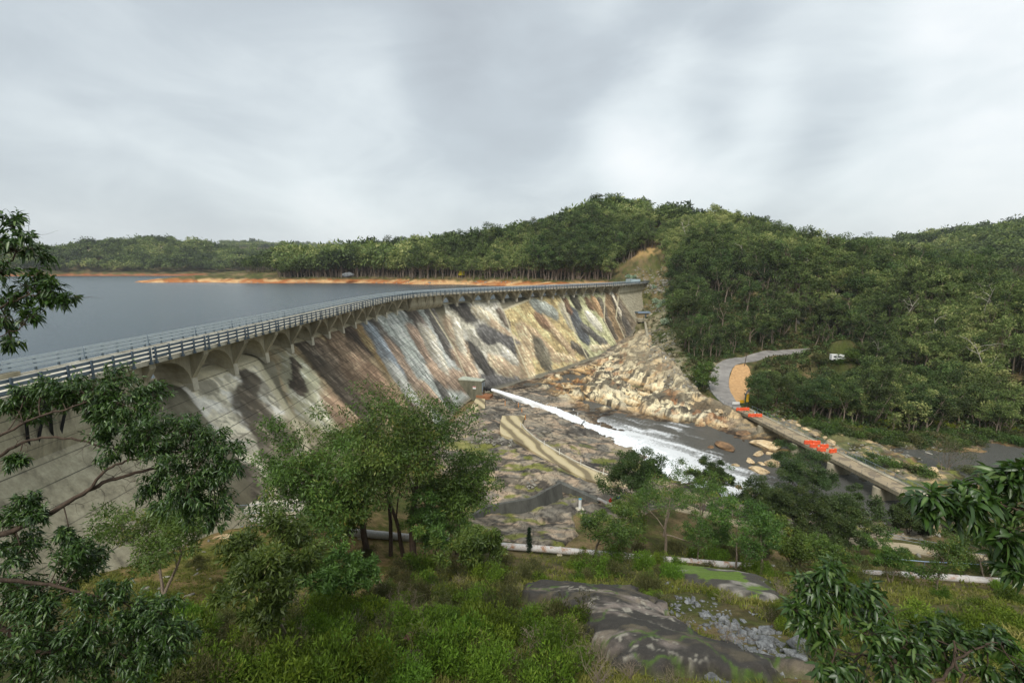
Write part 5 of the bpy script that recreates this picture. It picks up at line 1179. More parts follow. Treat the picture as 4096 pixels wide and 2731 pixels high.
# lower path with railing near the end of the bridge
m_path = plain('pale_path', S(172, 158, 130), .9, .14, .8)
lp = [(2700, 2040), (2900, 2095), (3120, 2145), (3400, 2190), (3620, 2225), (3850, 2270), (4096, 2300), (4500, 2340)]; rp_ = [(2720, 2010), (2930, 2060), (3150, 2105), (3440, 2140), (3660, 2165), (3880, 2205), (4120, 2240), (4500, 2280)]
tag(ribbon('path', [atz(u, v, -44.8) for u, v in lp], [atz(u, v, -44.8) for u, v in rp_], m_path, .4, 5, drape=.22), kind='structure')
e = empty('path_fence', tuple(atz(3700, 2150, -44.5))); tag(e, 'grey post and chain fence along the path near the end of the bridge', 'fence')
m = MB(); fp = []
for u, v in [(3555, 2128), (3700, 2165), (3850, 2200), (4000, 2235)]:
    p = atz(u, v, -44.6); p[2] = hz1(p[0], p[1]) + .1; fp.append(p); MB().tube([p - [0, 0, .3], p + [0, 0, 1.15]], .06, 6).build('post', m_steel, e)
for a_, b_ in zip(fp[:-1], fp[1:]):
    for zz_ in (.5, 1.05): m.tube([a_ + (b_ - a_) * t + [0, 0, zz_ - .2 * t * (1 - t)] for t in np.linspace(0, 1, 6)], .02, 4)
m.build('chain', m_steel, e)
e = empty('handrail', tuple(atz(3700, 2245, -42))); tag(e, 'long pale blue handrail above the pipeline in the bushes', 'handrail')
m = MB(); hpp = []
for u, v in [(3550, 2232), (3700, 2245), (3850, 2252), (4000, 2262), (4200, 2272)]:
    p = atz(u, v, -41.4); hpp.append(p)
m.tube(hpp, .05, 6); m.build('rail', plain('pale_blue_paint', S(150, 170, 196), .5, .08), e)
for p in hpp: MB().tube([p - [0, 0, 1.3], p], .04, 6).build('post', m_steel, e)
# ------------------------------------------------------------------ vegetation tools
def tubes(br):
    """br: list of (points (n,3), radii (n), sides) -> V, Q"""
    Vs, Qs, b = [], [], 0
    for pts, rad, k in br:
        pts = np.asarray(pts, float); rad = np.asarray(rad, float); n = len(pts)
        t = np.gradient(pts, axis=0); t /= np.linalg.norm(t, axis=1, keepdims=True) + 1e-9
        ref = np.where(np.abs(t[:, 2:3]) > .9, np.array([[1., 0, 0]]), np.array([[0, 0, 1.]]))
        if np.abs(t[0, 2]) > .9: ref = np.repeat([[1., 0.01, 0]], n, 0)
        a = np.cross(ref, t); a /= np.linalg.norm(a, axis=1, keepdims=True) + 1e-9; c = np.cross(t, a)
        w = np.arange(k) * 2 * math.pi / k
        V = pts[:, None] + rad[:, None, None] * (a[:, None] * np.cos(w)[None, :, None] + c[:, None] * np.sin(w)[None, :, None])
        Vs.append(V.reshape(-1, 3)); Qs.append(grid_faces(n, k, True) + b); b += n * k
    return np.concatenate(Vs), np.concatenate(Qs)
def leaves4(r, C, Rd, per, l, asp=.36, droop=.35, shell=.45, up=.25):
    """diamond leaves around clump centres"""
    n = len(C); N_ = n * per
    c = np.repeat(C, per, 0); rd = np.repeat(Rd, per, 0)
    d = r.normal(size=(N_, 3)); d /= np.linalg.norm(d, axis=1, keepdims=True); d[:, 2] += up * .5
    p = c + d * rd * (r.random(N_)**shell)[:, None]
    a = r.normal(size=(N_, 3)) * .8 + d * .7; a[:, 2] -= droop; a /= np.linalg.norm(a, axis=1, keepdims=True) + 1e-9
    s = np.cross(a, r.normal(size=(N_, 3))); s /= np.linalg.norm(s, axis=1, keepdims=True) + 1e-9
    L = l * r.uniform(.6, 1.3, N_)[:, None]
    V = np.stack([p, p + a * L * .45 + s * L * asp * .5, p + a * L, p + a * L * .45 - s * L * asp * .5], 1).reshape(-1, 3)
    ti = np.repeat(np.clip(np.repeat(r.random(n) * .5, per) + r.random(N_) * .5, 0, 1), 4)
    return V, np.arange(N_ * 4).reshape(-1, 4), ti
def wander(r, p, d, L, n, wob, grav=0.0):
    pts = [np.array(p, float)]; d = np.array(d, float); d /= np.linalg.norm(d)
    for _ in range(n):
        d = d + r.normal(size=3) * wob; d[2] += grav; d /= np.linalg.norm(d); pts.append(pts[-1] + d * L / n)
    return np.array(pts), d
def gen_tree(seed, h, spread, fork=.45, stems=1, per=60, leaf=.5, clump=.16, limbs=4, dens=1.0, rad=.016, gnarl=.12, fine=True, droop=.35, asp=.36, sides=7):
    r = np.random.default_rng(seed); br, ends = [], []
    for st_ in range(stems):
        lean = r.normal(size=2) * (.07 if stems == 1 else .22)
        base = np.array([r.normal() * .012 * h * (stems > 1) * 3, r.normal() * .012 * h * (stems > 1) * 3, -.03 * h])
        hh = h * r.uniform(.85, 1.0) if st_ else h
        r0 = h * rad / math.sqrt(stems) * 1.15
        tp, td = wander(r, base, (lean[0], lean[1], 1), hh * (fork + .03), 6, gnarl * .5, .03)
        br.append((tp, np.linspace(r0 * 1.15, r0 * .72, 7), sides))
        nl = limbs if stems == 1 else max(2, limbs - 1)
        a0 = r.uniform(0, 6.28)
        for i in range(nl):
            lead = i == 0
            an = a0 + i * 2.4 + r.normal() * .3; til = r.uniform(.15, .35) if lead else r.uniform(.45, .95)
            dr = np.array([math.cos(an) * math.sin(til), math.sin(an) * math.sin(til), math.cos(til)])
            st0 = tp[-1] if lead or i < 3 else tp[r.integers(3, 6)]
            L1 = (hh - st0[2]) * (.72 if lead else r.uniform(.45, .75)) * (1 if lead else .9)
            L1 = L1 if lead else max(L1, spread * .55)
            lp, ld = wander(r, st0, dr, L1, 5, gnarl, .05)
            br.append((lp, np.linspace(r0 * (.62 if lead else .45), r0 * .16, 6), max(4, sides - 2)))
            ns = r.integers(3, 6)
            for j in range(ns):
                k = r.integers(2, 6); sd_ = ld * .5 + r.normal(size=3) * .62; sd_[2] = abs(sd_[2]) * .5 + .18
                L2 = spread * r.uniform(.28, .6)
                sp_, se = wander(r, lp[k], sd_, L2, 4, gnarl * 1.4, .03)
                br.append((sp_, np.linspace(r0 * .2, r0 * .05, 5), 4)); ends.append(sp_[-1]); 
                if r.random() < .8: ends.append(sp_[3] + r.normal(size=3) * clump * h * .35)
                if fine:
                    for q in range(2):
                        tp2, _ = wander(r, sp_[r.integers(2, 5)], se + r.normal(size=3) * .9, L2 * .5, 3, .25, .0)
                        br.append((tp2, np.linspace(r0 * .06, r0 * .02, 4), 3)); ends.append(tp2[-1])
            ends.append(lp[-1]); ends.append(lp[-1] + r.normal(size=3) * clump * h * .4)
    E = np.array(ends); E = E[r.random(len(E)) < dens]
    Rd = np.stack([r.uniform(.7, 1.25, len(E))] * 3, 1) * clump * h * .55 * np.array([1.15, 1.15, .68])
    LV, LQ, LT = leaves4(r, E, Rd, per, leaf, asp, droop)
    TV, TQ = tubes(br)
    return dict(TV=TV, TQ=TQ, LV=LV, LQ=LQ, LT=LT, h=h, top=max(E[:, 2].max(), h * .8))
class Merge:
    def __init__(s): s.TV, s.TQ, s.LV, s.LQ, s.LT, s.bt, s.bl = [], [], [], [], [], 0, 0
    def add(s, t, p, sc_, rz, tin=0.0, trunk=True):
        c, q = math.cos(rz) * sc_, math.sin(rz) * sc_; M = np.array([[c, q, 0], [-q, c, 0], [0, 0, sc_]])
        if trunk: s.TV.append(t['TV'] @ M + p); s.TQ.append(t['TQ'] + s.bt); s.bt += len(t['TV'])
        s.LV.append(t['LV'] @ M + p); s.LQ.append(t['LQ'] + s.bl); s.bl += len(t['LV']); s.LT.append(np.clip(t['LT'] + tin, 0, 1))
m_bark = plain('grey_bark', S(136, 122, 106), .9, .35, 2.0, streak=(4, 4, .6), c2=S(72, 62, 54), bmp=.6)
m_barkd = plain('dark_bark', S(86, 72, 60), .9, .35, 3.0, streak=(4, 4, .6), c2=S(48, 40, 34), bmp=.6)
m_barkw = plain('bleached_wood', S(172, 164, 152), .85, .2, 3.0, c2=S(150, 142, 132))
m_twig = plain('dry_twig', S(142, 128, 112), .9, .25, 3.0, c2=S(104, 92, 80))
m_leafF = leafmat('forest_leaf', S(32, 46, 24), S(90, 110, 58), S(134, 140, 88), .22, .6, .40, .25)
m_leafV = leafmat('gum_leaf', S(44, 66, 26), S(92, 118, 50), S(134, 124, 56), .25, .5, .14, .35)
m_leafD = leafmat('dark_gum_leaf', S(38, 54, 28), S(74, 94, 46), S(92, 92, 46), .22, .5, .15, .35)
m_leafN = leafmat('near_gum_leaf', S(32, 54, 22), S(64, 92, 36), S(104, 124, 66), .20, .38, .0, .5)
m_leafS = leafmat('heath_leaf', S(54, 76, 24), S(110, 136, 46), S(120, 126, 52), .3, .6, .38, .25)
m_leafO = leafmat('olive_heath_leaf', S(58, 64, 38), S(98, 100, 60), S(138, 126, 92), .25, .7, .35, .2)
m_leafG = leafmat('silver_wattle_leaf', S(110, 132, 110), S(168, 186, 160), None, .2, .6, .1, .2)
m_leafY = leafmat('yellow_blossom', S(190, 176, 20), S(236, 218, 40), None, .2, .7, 0, .2)
m_grass = leafmat('grass_blades', S(84, 98, 36), S(136, 134, 70), S(176, 158, 110), .3, .7, 0, .15)
def tree_proto(t, mb, ml):
    return (npmesh('trunk', t['TV'], t['TQ'], mb, smooth=True), npmesh('crown', t['LV'], t['LQ'], ml, tint=t['LT']))
def put_tree(name, meshes, p, s, rz, label, group=None, cat='tree', parts=('trunk', 'crown')):
    e = empty(name, tuple(map(float, p)), float(rz)); e.scale = (s, s, s); tag(e, label, cat, group)
    for nm, me in zip(parts, meshes): link(nm, me, e)
    return e

# ------------------------------------------------------------------ the forest
gv = np.random.default_rng(77)
protoN = [gen_tree(100 + i, 12, gv.uniform(2.9, 4.8), gv.uniform(.2, .46), 1 + (i % 4 == 3), int(gv.uniform(70, 110)), gv.uniform(.36, .5), gv.uniform(.105, .16), 3 + i % 3, gv.uniform(.6, .85), .016, .13, False) for i in range(13)]
protoM = [gen_tree(140 + i, 12, gv.uniform(2.8, 4.4), gv.uniform(.22, .46), 1, 30, gv.uniform(.58, .76), gv.uniform(.11, .155), 3, .78, .016, .12, False, sides=4) for i in range(9)]
def thin(t, k):   # keep a part of the wood of a far tree
    return t
protoF = []
for i in range(5):
    t = gen_tree(170 + i, 12, 4.6, .42, 1, 9, 1.7, .2, 3, .8, .014, .1, False, sides=3); n = 7 * 3
    t['TV'] = t['TV'][:n]; t['TQ'] = t['TQ'][(t['TQ'] < n).all(1)]; protoF.append(t)
meshN = [tree_proto(t, m_bark, m_leafF) for t in protoN]
az = np.linspace(-58, 58, 465) * math.pi / 180
Rv = np.exp(np.linspace(math.log(20), math.log(6000), 260))
hv = HZ(Rv[None] * np.sin(az)[:, None], Rv[None] * np.cos(az)[:, None]) / Rv[None]
hmax = np.maximum.accumulate(hv, 1)
def visible(x, y, z, h):
    r = np.hypot(x, y); a = np.arctan2(x, y); i = np.clip(((a - az[0]) / (az[1] - az[0])).astype(int), 0, len(az) - 1)
    j = np.clip(np.searchsorted(Rv, r * .985) - 1, 0, len(Rv) - 1)
    return ((z + h) / r > hmax[i, j] - .002) & (np.abs(a) < 1.0)
ROADX = PolyMask([tuple(p[:2]) for p in ow(Lr)] + [tuple(p[:2]) for p in ow(Rr)][::-1], 1.5)
GRAVX = PolyMask([tuple(p[:2]) for p in ow(ga)] + [tuple(p[:2]) for p in ow(gb)][::-1], 1.0)
SLOPE_CLR = PolyMask([tuple(hit(u, v)[0][:2]) for u, v in [(2690, 1345), (2790, 1190), (2960, 1140), (3180, 1195), (3370, 1320), (3300, 1400), (3000, 1450), (2780, 1480)]], 8)
TOP_CLR = PolyMask([tuple(pd(u, v, d)[:2]) for u, v, d in [(2450, 1112, 395), (2610, 1100, 392), (2665, 1150, 345), (2690, 1190, 285), (2665, 1250, 262), (2680, 1300, 245), (2750, 1400, 195), (2790, 1480, 180), (2700, 1480, 195), (2600, 1420, 228), (2470, 1400, 250), (2440, 1250, 290)]], 4)
def corridor(x, y):   # keeps the view of road bend and bridge end open
    return np.zeros_like(x)
def allowed(x, y):
    d, st = side(x, y); z = HZ(x, y)
    ok = np.where(d < -6, z > -9.8, z > -47.2) & (BED.sample(x, y) < .05) & (ROADX.sample(x, y) < .1) & (GRAVX.sample(x, y) < .1)
    r_ = np.hypot(x, y)
    for k in (3, 6, 9, 12):
        ok &= (ROADX.sample(x * (1 + k / r_), y * (1 + k / r_)) < .1)
    vx, vy = vn.location[0], vn.location[1]; vr = math.hypot(vx, vy); al = (x * vx + y * vy) / vr; ac = np.abs(x * vy - y * vx) / vr
    ok &= ~((ac < 2.6) & (al > vr - 14) & (al < vr + 5))
    ok &= ~((st < SEND - 1) & (d > -6) & (d < face_off(toe_z(st)) + 4))
    ok &= ~((np.abs(d + 3) < 9) & (st < SEND - 4)) & ~(np.hypot(x - 106, y - 350) < 14) & (TOP_CLR.sample(x, y) < .4)
    return ok, z, d
def scatter(n, r0, r1, a0, a1, seed):
    g = np.random.default_rng(seed); r = np.sqrt(g.uniform(r0 * r0, r1 * r1, n)); a = g.uniform(a0, a1, n); return r * np.sin(a), r * np.cos(a), g
def zone(n, r0, r1, a0, a1, seed, f):
    x, y, g = scatter(n, r0, r1, R(a0), R(a1), seed); ok, z, d = allowed(x, y); ok &= f(x, y, z, d); x, y, z = x[ok], y[ok], z[ok]
    h = np.interp(fbm(x / 60, y / 60, 2, 500), [.3, .7], [.8, 1.2]); r = np.hypot(x, y)
    return x, y, z, h, g, r
TR = []
def add_zone(n, r0, r1, a0, a1, seed, f, hmin, hmaxv):
    x, y, z, hf, g, r = zone(n, r0, r1, a0, a1, seed, f)
    h = hf * g.uniform(hmin, hmaxv, len(x)); h = np.where(g.random(len(x)) < .12, h * g.uniform(1.15, 1.45, len(x)), h); dd_ = y * math.cos(PT) - z * math.sin(PT); uu_ = CX_ + F_ * x / dd_
    cap_ = (dd_ < 212) & (uu_ > 2950) & (uu_ < 3440); vt_ = 1470 - 14 * (uu_ > 3250)
    h = np.where(cap_, np.clip(h, 3.0, np.maximum(3.0, (-(vt_ - 1075) / F_ * dd_ * 1.02 - z))), h)
    v = visible(x, y, z, h) & ~(cap_ & (h < 3.3))
    for i in np.where(v)[0]: TR.append((x[i], y[i], z[i], h[i], g.uniform(0, 6.28), r[i]))
dens_ok = lambda x, y, z, d: (fbm(x / 16, y / 16, 3, 520) > .36) & ((SLOPE_CLR.sample(x, y) < .45) | (vnoise(x * 3.1, y * 3.1, 531) > .74)) & ((fbm(x / 30, y / 30, 2, 533) > .40) | (x > 120) | (y > 330) | (vnoise(x * 2.7, y * 2.7, 535) > .6))
# slope to the right, beyond the river and the road
RIVER_SIDE = lambda x, y, z, d: (d > 5) & (y > 108 - .15 * x) & dens_ok(x, y, z, d) & ~((x < 92) & (y < 190))
add_zone(7000, 110, 330, 10, 56, 601, RIVER_SIDE, 8, 14)
add_zone(9000, 330, 600, 6, 54, 602, lambda x, y, z, d: dens_ok(x, y, z, d), 11, 16)
# the wooded point behind the dam
add_zone(15000, 330, 660, -27, 16, 603, lambda x, y, z, d: (d < -6), 15, 22)
add_zone(2600, 600, 800, -30, 54, 604, lambda x, y, z, d: z > -8, 13, 18)
add_zone(9000, 940, 1500, -52, -6, 605, lambda x, y, z, d: z > -9, 15, 22)
add_zone(3500, 700, 1300, 34, 56, 606, lambda x, y, z, d: z > -8, 13, 18)
add_zone(2500, 2300, 3200, -32, -10, 607, lambda x, y, z, d: z > 0, 16, 24)
TR.sort(key=lambda t: -t[3] / t[5])
in_frame = lambda t: abs(t[0]) / max(t[1], 1) < 1.16
near = [t for t in TR if in_frame(t)][:300]; nid = set(id(t) for t in near)
print('forest trees', len(TR))
far_m = Merge()
ZL = [('dark green gum tree standing in the thick bush on the slope across the river', 'gum trees on the slope across the river'),
      ('tall gum tree on the wooded shore beyond the dam and the reservoir', 'gum trees on the far shore of the reservoir'),
      ('gum tree on the river bank beside the far end of the bridge and road', 'gum trees on the river bank by the road')]
for t in TR:
    x, y, z, h, rz, r = t
    if id(t) in nid:
        k = random.randrange(len(meshN)); d_1, _ = side(np.array([x]), np.array([y]))
        zi = 1 if d_1[0] < 0 else (2 if (z < -40) else 0)
        put_tree('forest_tree', meshN[k], (x, y, z), h / protoN[k]['top'], rz, *ZL[zi]).scale = [h / protoN[k]['top'] * q_ for q_ in (lambda w: (w, w, 1))(random.uniform(.8, 1.25))]
    else:
        P_ = protoM if r < 480 else protoF; tr = random.choice(P_)
        far_m.add(tr, np.array([x, y, z]), h / tr['top'] * (1 if r < 900 else 1.1), rz, random.uniform(-.26, .26) + float(np.clip((fbm(np.array(x / 60), np.array(y / 60), 2, 541) - .5) * 1.6, -.35, .35)), r < 700)
fo = link('forest', npmesh('forest', np.concatenate(far_m.LV), np.concatenate(far_m.LQ), m_leafF, tint=np.concatenate(far_m.LT))); tag(fo, kind='stuff')
tag(link('forest_trunks', npmesh('forest_trunks', np.concatenate(far_m.TV), np.concatenate(far_m.TQ), m_bark, smooth=True)), kind='stuff')
del far_m
# low scrub between the trees
def bush_cloud(seed, n, per, leaf, rad=1.0, hgt=.6, asp=.4, droop=-.2):
    g = np.random.default_rng(seed); C = g.normal(size=(n, 3)) * np.array([.42, .42, .2]) * rad; C[:, 2] = np.abs(C[:, 2]) + hgt * .35 * g.random(n)
    Rd = np.repeat(g.uniform(.3, .55, n)[:, None], 3, 1) * rad * np.array([1, 1, .8]); LV, LQ, LT = leaves4(g, C, Rd, per, leaf, asp, droop)
    LV[:, 2] = np.maximum(LV[:, 2], -.05); return dict(LV=LV, LQ=LQ, LT=LT)
sb = [bush_cloud(700 + i, 6, 9, .42, 1.0, .8, .5) for i in range(4)]
scm = Merge(); scm2 = Merge()
def scrub(n, r0, r1, a0, a1, seed, f, s0, s1):
    x, y, g = scatter(n, r0, r1, R(a0), R(a1), seed); ok, z, d = allowed(x, y); ok &= f(x, y, z, d); ok &= visible(x, y, z, 2)
    for i in np.where(ok)[0]: (scm if g.random() < .62 else scm2).add(random.choice(sb), np.array([x[i], y[i], z[i]]), g.uniform(s0, s1), g.uniform(0, 6.28), g.uniform(-.2, .2), False)
scrub(6000, 105, 300, 8, 56, 711, lambda x, y, z, d: (d > 5) & (y > 100 - .15 * x) & ~((x < 80) & (y < 185)), .8, 2.2)
scrub(5200, 165, 300, 16, 40, 713, lambda x, y, z, d: (d > 5) & (SLOPE_CLR.sample(x, y) > .2), .5, 1.3)
scrub(1500, 300, 480, -26, 50, 712, lambda x, y, z, d: z > -10, 1.2, 2.6)
scrub(4200, 120, 420, 6, 52, 714, lambda x, y, z, d: (d > 5) & (y > 108 - .1 * x), 1.4, 2.8)
for i in range(800):
    u, v = random.uniform(2570, 2900), random.uniform(1130, 1580)
    if v < 1130 + (u - 2590) * .2: continue
    p, D = hit(u, v)
    if BED.sample(np.array([p[0]]), np.array([p[1]]))[0] > .5 or ROADX.sample(np.array([p[0]]), np.array([p[1]]))[0] > .05: continue
    (scm if random.random() < .5 else scm2).add(random.choice(sb), p, random.uniform(.5, 1.5), random.uniform(0, 6.28), 0, False)
tag(link('undergrowth', npmesh('undergrowth', np.concatenate(scm.LV), np.concatenate(scm.LQ), m_leafF, tint=np.concatenate(scm.LT))), kind='stuff')
tag(link('dry_undergrowth', npmesh('dry_undergrowth', np.concatenate(scm2.LV), np.concatenate(scm2.LQ), m_leafO, tint=np.concatenate(scm2.LT))), kind='stuff')
del scm, scm2
# dead pale trees
def gen_dead(seed, h, k=.02, limbs=5):
    g = np.random.default_rng(seed); br = []; tp, td = wander(g, (0, 0, -.3), (g.normal() * .1, g.normal() * .1, 1), h, 8, .09, .0)
    br.append((tp, np.linspace(h * k, h * k * .25, 9), 6))
    for i in range(limbs):
        j = g.integers(3, 8); an = g.uniform(0, 6.28); lp, ld = wander(g, tp[j], (math.cos(an), math.sin(an), g.uniform(.3, 1.1)), h * g.uniform(.22, .45), 5, .3, .02)
        br.append((lp, np.linspace(h * k * .42, h * k * .1, 6), 5))
        for q in range(3):
            sp_, _ = wander(g, lp[g.integers(2, 6)], ld + g.normal(size=3) * .8, h * g.uniform(.08, .2), 4, .35, 0); br.append((sp_, np.linspace(h * k * .16, h * k * .04, 5), 3))
    return tubes(br)
deadm = [npmesh('dead_tree', *gen_dead(800 + i, 10, .013), m_barkw, smooth=True) for i in range(5)]
for i, (u, v, hp_) in enumerate([(2960, 1095, 70), (3225, 1130, 60), (3560, 1150, 60), (3830, 1200, 90), (2740, 1000, 75), (3030, 960, 50), (3480, 1075, 55), (3330, 1290, 80), (3600, 1330, 90), (3950, 1300, 100), (3740, 1430, 100), (3920, 1560, 120), (3490, 1490, 80), (2480, 900, 60), (2300, 960, 50), (2120, 985, 60), (1700, 1020, 50), (1480, 1040, 60), (1190, 1050, 30), (860, 1078, 30), (1330, 1060, 60), (3100, 1180, 50), (3650, 1060, 50)]):
    p, D = hit(u, v); o = link('dead_tree', deadm[i % 5]); h = hp_ / F_ * D * 1.7; o.location = p; o.scale = (h / 10,) * 3; o.rotation_euler.z = i * 1.7
    tag(o, 'bleached bare dead tree with twisted branches standing among the green gum trees', 'dead tree', 'dead trees in the bush')
# flowering wattle and silver shrubs
t = bush_cloud(905, 14, 60, .8, 2.6, 3.0, .5); p, D = hit(1848, 1112); e = empty('wattle_tree', tuple(p)); tag(e, 'bright yellow flowering wattle at the edge of the forest across the reservoir', 'tree')
fl_ = link('blossom', npmesh('blossom', t['LV'] * np.array([.85, .85, 2.0]) + [0, 0, 2.6], t['LQ'], m_leafY, tint=t['LT']), e); link('trunk', MB().tube([(0, 0, -.5), (.2, 0, 2), (.1, .2, 4.5)], [.16, .13, .08], 7).mesh('trunk', m_bark), e)
silv = [bush_cloud(910 + i, 12, 34, .5, 1.5, 1.8, .5) for i in range(2)]; silm = [npmesh('silver_shrub', t['LV'], t['LQ'], m_leafG, tint=t['LT']) for t in silv]
for i, (u, v, s) in enumerate([(2622, 1205, 1.9), (2660, 1210, 1.9), (2640, 1222, 1.6), (2662, 1290, 1.9), (2730, 1155, 2.0), (2745, 1170, 1.6), (2615, 1145, 1.3), (2515, 1105, 1.6), (2535, 1106, 1.5), (2760, 1190, 1.5), (2700, 1240, 1.4)]):
    p, D = hit(u, v + 8); o = link('silver_shrub', silm[i % 2]); o.location = p; o.scale = (s, s, s * 1.1); o.rotation_euler.z = i
    tag(o, 'round silvery grey wattle shrub on the stony slope at the right end of the dam', 'shrub', 'silver shrubs by the right end of the dam')
# ------------------------------------------------------------------ valley trees (each placed on the terrain)
def place_px(u, v, vtop):
    p, D = hit(u, v); return p, D, (v - vtop) / F_ * D * 1.04
vt = [   # base u, v, top v, width/height, fork, stems, foliage, label
    (1560, 2235, 1575, .8, .42, 2, 0, 'tallest gum tree of the clump in front of the dam, with a broad dense crown'),
    (1470, 2225, 1600, .75, .5, 1, 0, 'straight dark trunked gum tree in the middle of the clump before the dam'),
    (1345, 2215, 1700, .8, .35, 2, 0, 'leaning gum tree on the dam side of the clump, its crown overlapping the painted panels'),
    (1655, 2240, 1590, .6, .52, 1, 0, 'slender gum tree with a bare pale upper trunk beside the tallest one of the clump'),
    (1820, 2215, 1800, .65, .35, 2, 0, 'sparser gum tree with twisted limbs between the clump and the mossy rock'),
    (1370, 2235, 1930, .8, .3, 2, 0, 'low spreading gum tree with orange tipped leaves beside the access platform'),
    (1720, 2250, 1920, .7, .35, 2, 0, 'bushy gum tree in front of the pipeline at the edge of the clump'),
    (1170, 2590, 2075, .5, .45, 3, 1, 'multi stemmed young gum tree with long hanging leaves on the grassy slope'),
    (1390, 2440, 2200, 1.0, .35, 2, 1, 'small young gum tree with glossy leaves in front of the big clump'),
    (640, 2385, 1985, .95, .4, 2, 1, 'small forked gum tree standing against the bare grey dam wall'),
    (1900, 2300, 2090, .8, .35, 2, 0, 'thin sapling with yellow green leaves in front of the pipeline'),
    (2655, 2145, 1850, 1.0, .4, 1, 2, 'open crowned gum tree with a dark trunk between the ramp and the pipeline'),
    (2545, 2055, 1800, .75, .3, 2, 3, 'dark leaved tree at the lower end of the concrete ramp'),
    (2800, 2110, 1875, 1.0, .35, 2, 2, 'yellow green gum tree beside the river above the bend of the path'),
    (2840, 1985, 1838, .95, .35, 2, 3, 'small round dark tree on the river bank by the white water'),
    (3175, 1985, 1772, .9, .25, 2, 3, 'round dark tree in front of the middle of the bridge'),
    (3190, 2190, 1918, 1.35, .28, 3, 3, 'wide dark spreading tree between the path and the bridge'),
    (3360, 2185, 1968, 1.3, .28, 3, 3, 'big drooping dark tree hiding the river below the bridge'),
    (3060, 2130, 1905, 1.1, .3, 2, 3, 'dark bushy tree at the water side of the path'),
    (3640, 2135, 2012, 1.1, .2, 3, 3, 'small dark bush like tree right below the bridge deck'),
    (2381, 2240, 2010, .85, .4, 1, 2, 'thin half bare gum tree standing over the pipeline'),
    (2660, 2235, 1890, .8, .45, 1, 2, 'gum tree with a straight dark trunk in the middle of the sparse row'),
    (2790, 2250, 2000, 1.1, .35, 1, 2, 'crooked gum tree with pale twisted limbs at the top of the mossy slab'),
    (2950, 2275, 2015, 1.1, .35, 2, 2, 'sparse gum tree with a low fork above the mossy slab'),
    (3030, 2300, 2060, 1.0, .35, 2, 2, 'yellow green gum tree at the end of the sparse row'),
    (3170, 2275, 2090, .7, .3, 2, 0, 'bright green young gum tree behind the sparse row'),
    (2500, 2200, 2010, 1.0, .3, 2, 2, 'low gum tree behind the thin half bare one by the pipeline'),
    (2870, 2210, 2040, 1.1, .3, 2, 2, 'low spreading gum tree in the thicket between path and pipeline'),
    (3330, 2330, 2160, 1.3, .3, 2, 2, 'low twisted tree in the thicket above the long pipeline'),
    (3560, 2330, 2130, 1.2, .3, 2, 2, 'flat topped twisted tree in front of the pale path'),
    (3745, 2360, 2130, 1.0, .4, 1, 2, 'crooked nearly bare tree with a red brown trunk before the path'),
    (3960, 2330, 2080, 1.1, .3, 2, 2, 'thin grey twiggy tree near the end of the bridge'),
    (3780, 1880, 1700, 1.5, .12, 4, 4, 'spreading many stemmed half bare tree on the bank beyond the bridge'),
    (3100, 1628, 1490, 1.05, .42, 1, 3, 'dark trunked gum tree beside the gravel verge of the road'),
    (3030, 1636, 1500, .7, .45, 2, 3, 'slim pale trunked gum tree by the end of the bridge railing'),
    (3255, 1680, 1500, 1.1, .35, 2, 3, 'twisted dark gum tree on the bank above the pale boulders'),
    (2740, 1400, 1260, .9, .3, 2, 3, 'dark forked gum tree on the stony slope above the pale rocks'),
    (2815, 1560, 1450, 1.0, .2, 3, 2, 'thin pale stemmed shrubby tree at the outside of the road bend'),
]
mats_v = {0: (m_barkd, m_leafV, 170, .36), 1: (m_bark, m_leafV, 150, .30), 2: (m_bark, m_leafV, 100, .32), 3: (m_barkd, m_leafD, 250, .36), 4: (m_bark, m_leafD, 12, .36)}
for i, (u, v, vtop, wid, fork, stems, fo_, lab) in enumerate(vt):
    p, D, h = place_px(u, v, vtop); mb, ml, per, lf = mats_v[fo_]
    if v > 2500 or (u < 700): lf = .24; per = 130
    if D > 110: lf = .5; per = 80
    if v > 2500: fork = .5
    t = gen_tree(1000 + i, h, h * wid * (.62 if v < 2500 else .45), fork, stems, per, lf if D < 110 else .5, (.14 if v < 2500 else .10) if fo_ != 2 else .125, 4 if fo_ == 2 else 5, .72, .015, .15, True, .55 if fo_ in (0, 1) else .3, .30)
    put_tree('gum_tree', tree_proto(t, mb, ml), p, h / t['top'], 0, lab)
# thin column cypress and a bleached dead stem
p, D = hit(2116, 2210); h = 110 / F_ * D; g = np.random.default_rng(5)
C = np.stack([g.normal(size=26) * .07, g.normal(size=26) * .07, np.linspace(.25, h - .2, 26)], 1); Rd = np.repeat(np.interp(C[:, 2], [0, h * .3, h], [.26, .36, .10])[:, None], 3, 1) * np.array([1, 1, 1.5])
LV, LQ, LT = leaves4(g, C, Rd, 60, .22, .35, -.9)
e = empty('cypress', tuple(p)); tag(e, 'thin dark column shaped cypress in front of the long white pipeline', 'tree'); link('foliage', npmesh('foliage', LV, LQ, leafmat('cypress_leaf', S(24, 48, 24), S(44, 74, 34), None, .15, .6, 0)), e); link('trunk', MB().tube([(0, 0, -.3), (0, 0, h * .8)], [.08, .03], 6).mesh('trunk', m_barkd), e)
for u, v, h_, lab in [(3395, 2190, 170, 'tall bare white dead branch rising in front of the dark spreading trees'), (1668, 2020, 330, 'bare broken pale dead stem sticking up out of the tree clump')]:
    p, D = hit(u, v + 10); o = link('dead_tree', npmesh('dead_tree', *gen_dead(int(u), 10, .010, 3), m_barkw, smooth=True)); o.location = p; o.scale = (h_ / F_ * D / 10,) * 3; tag(o, lab, 'dead tree')

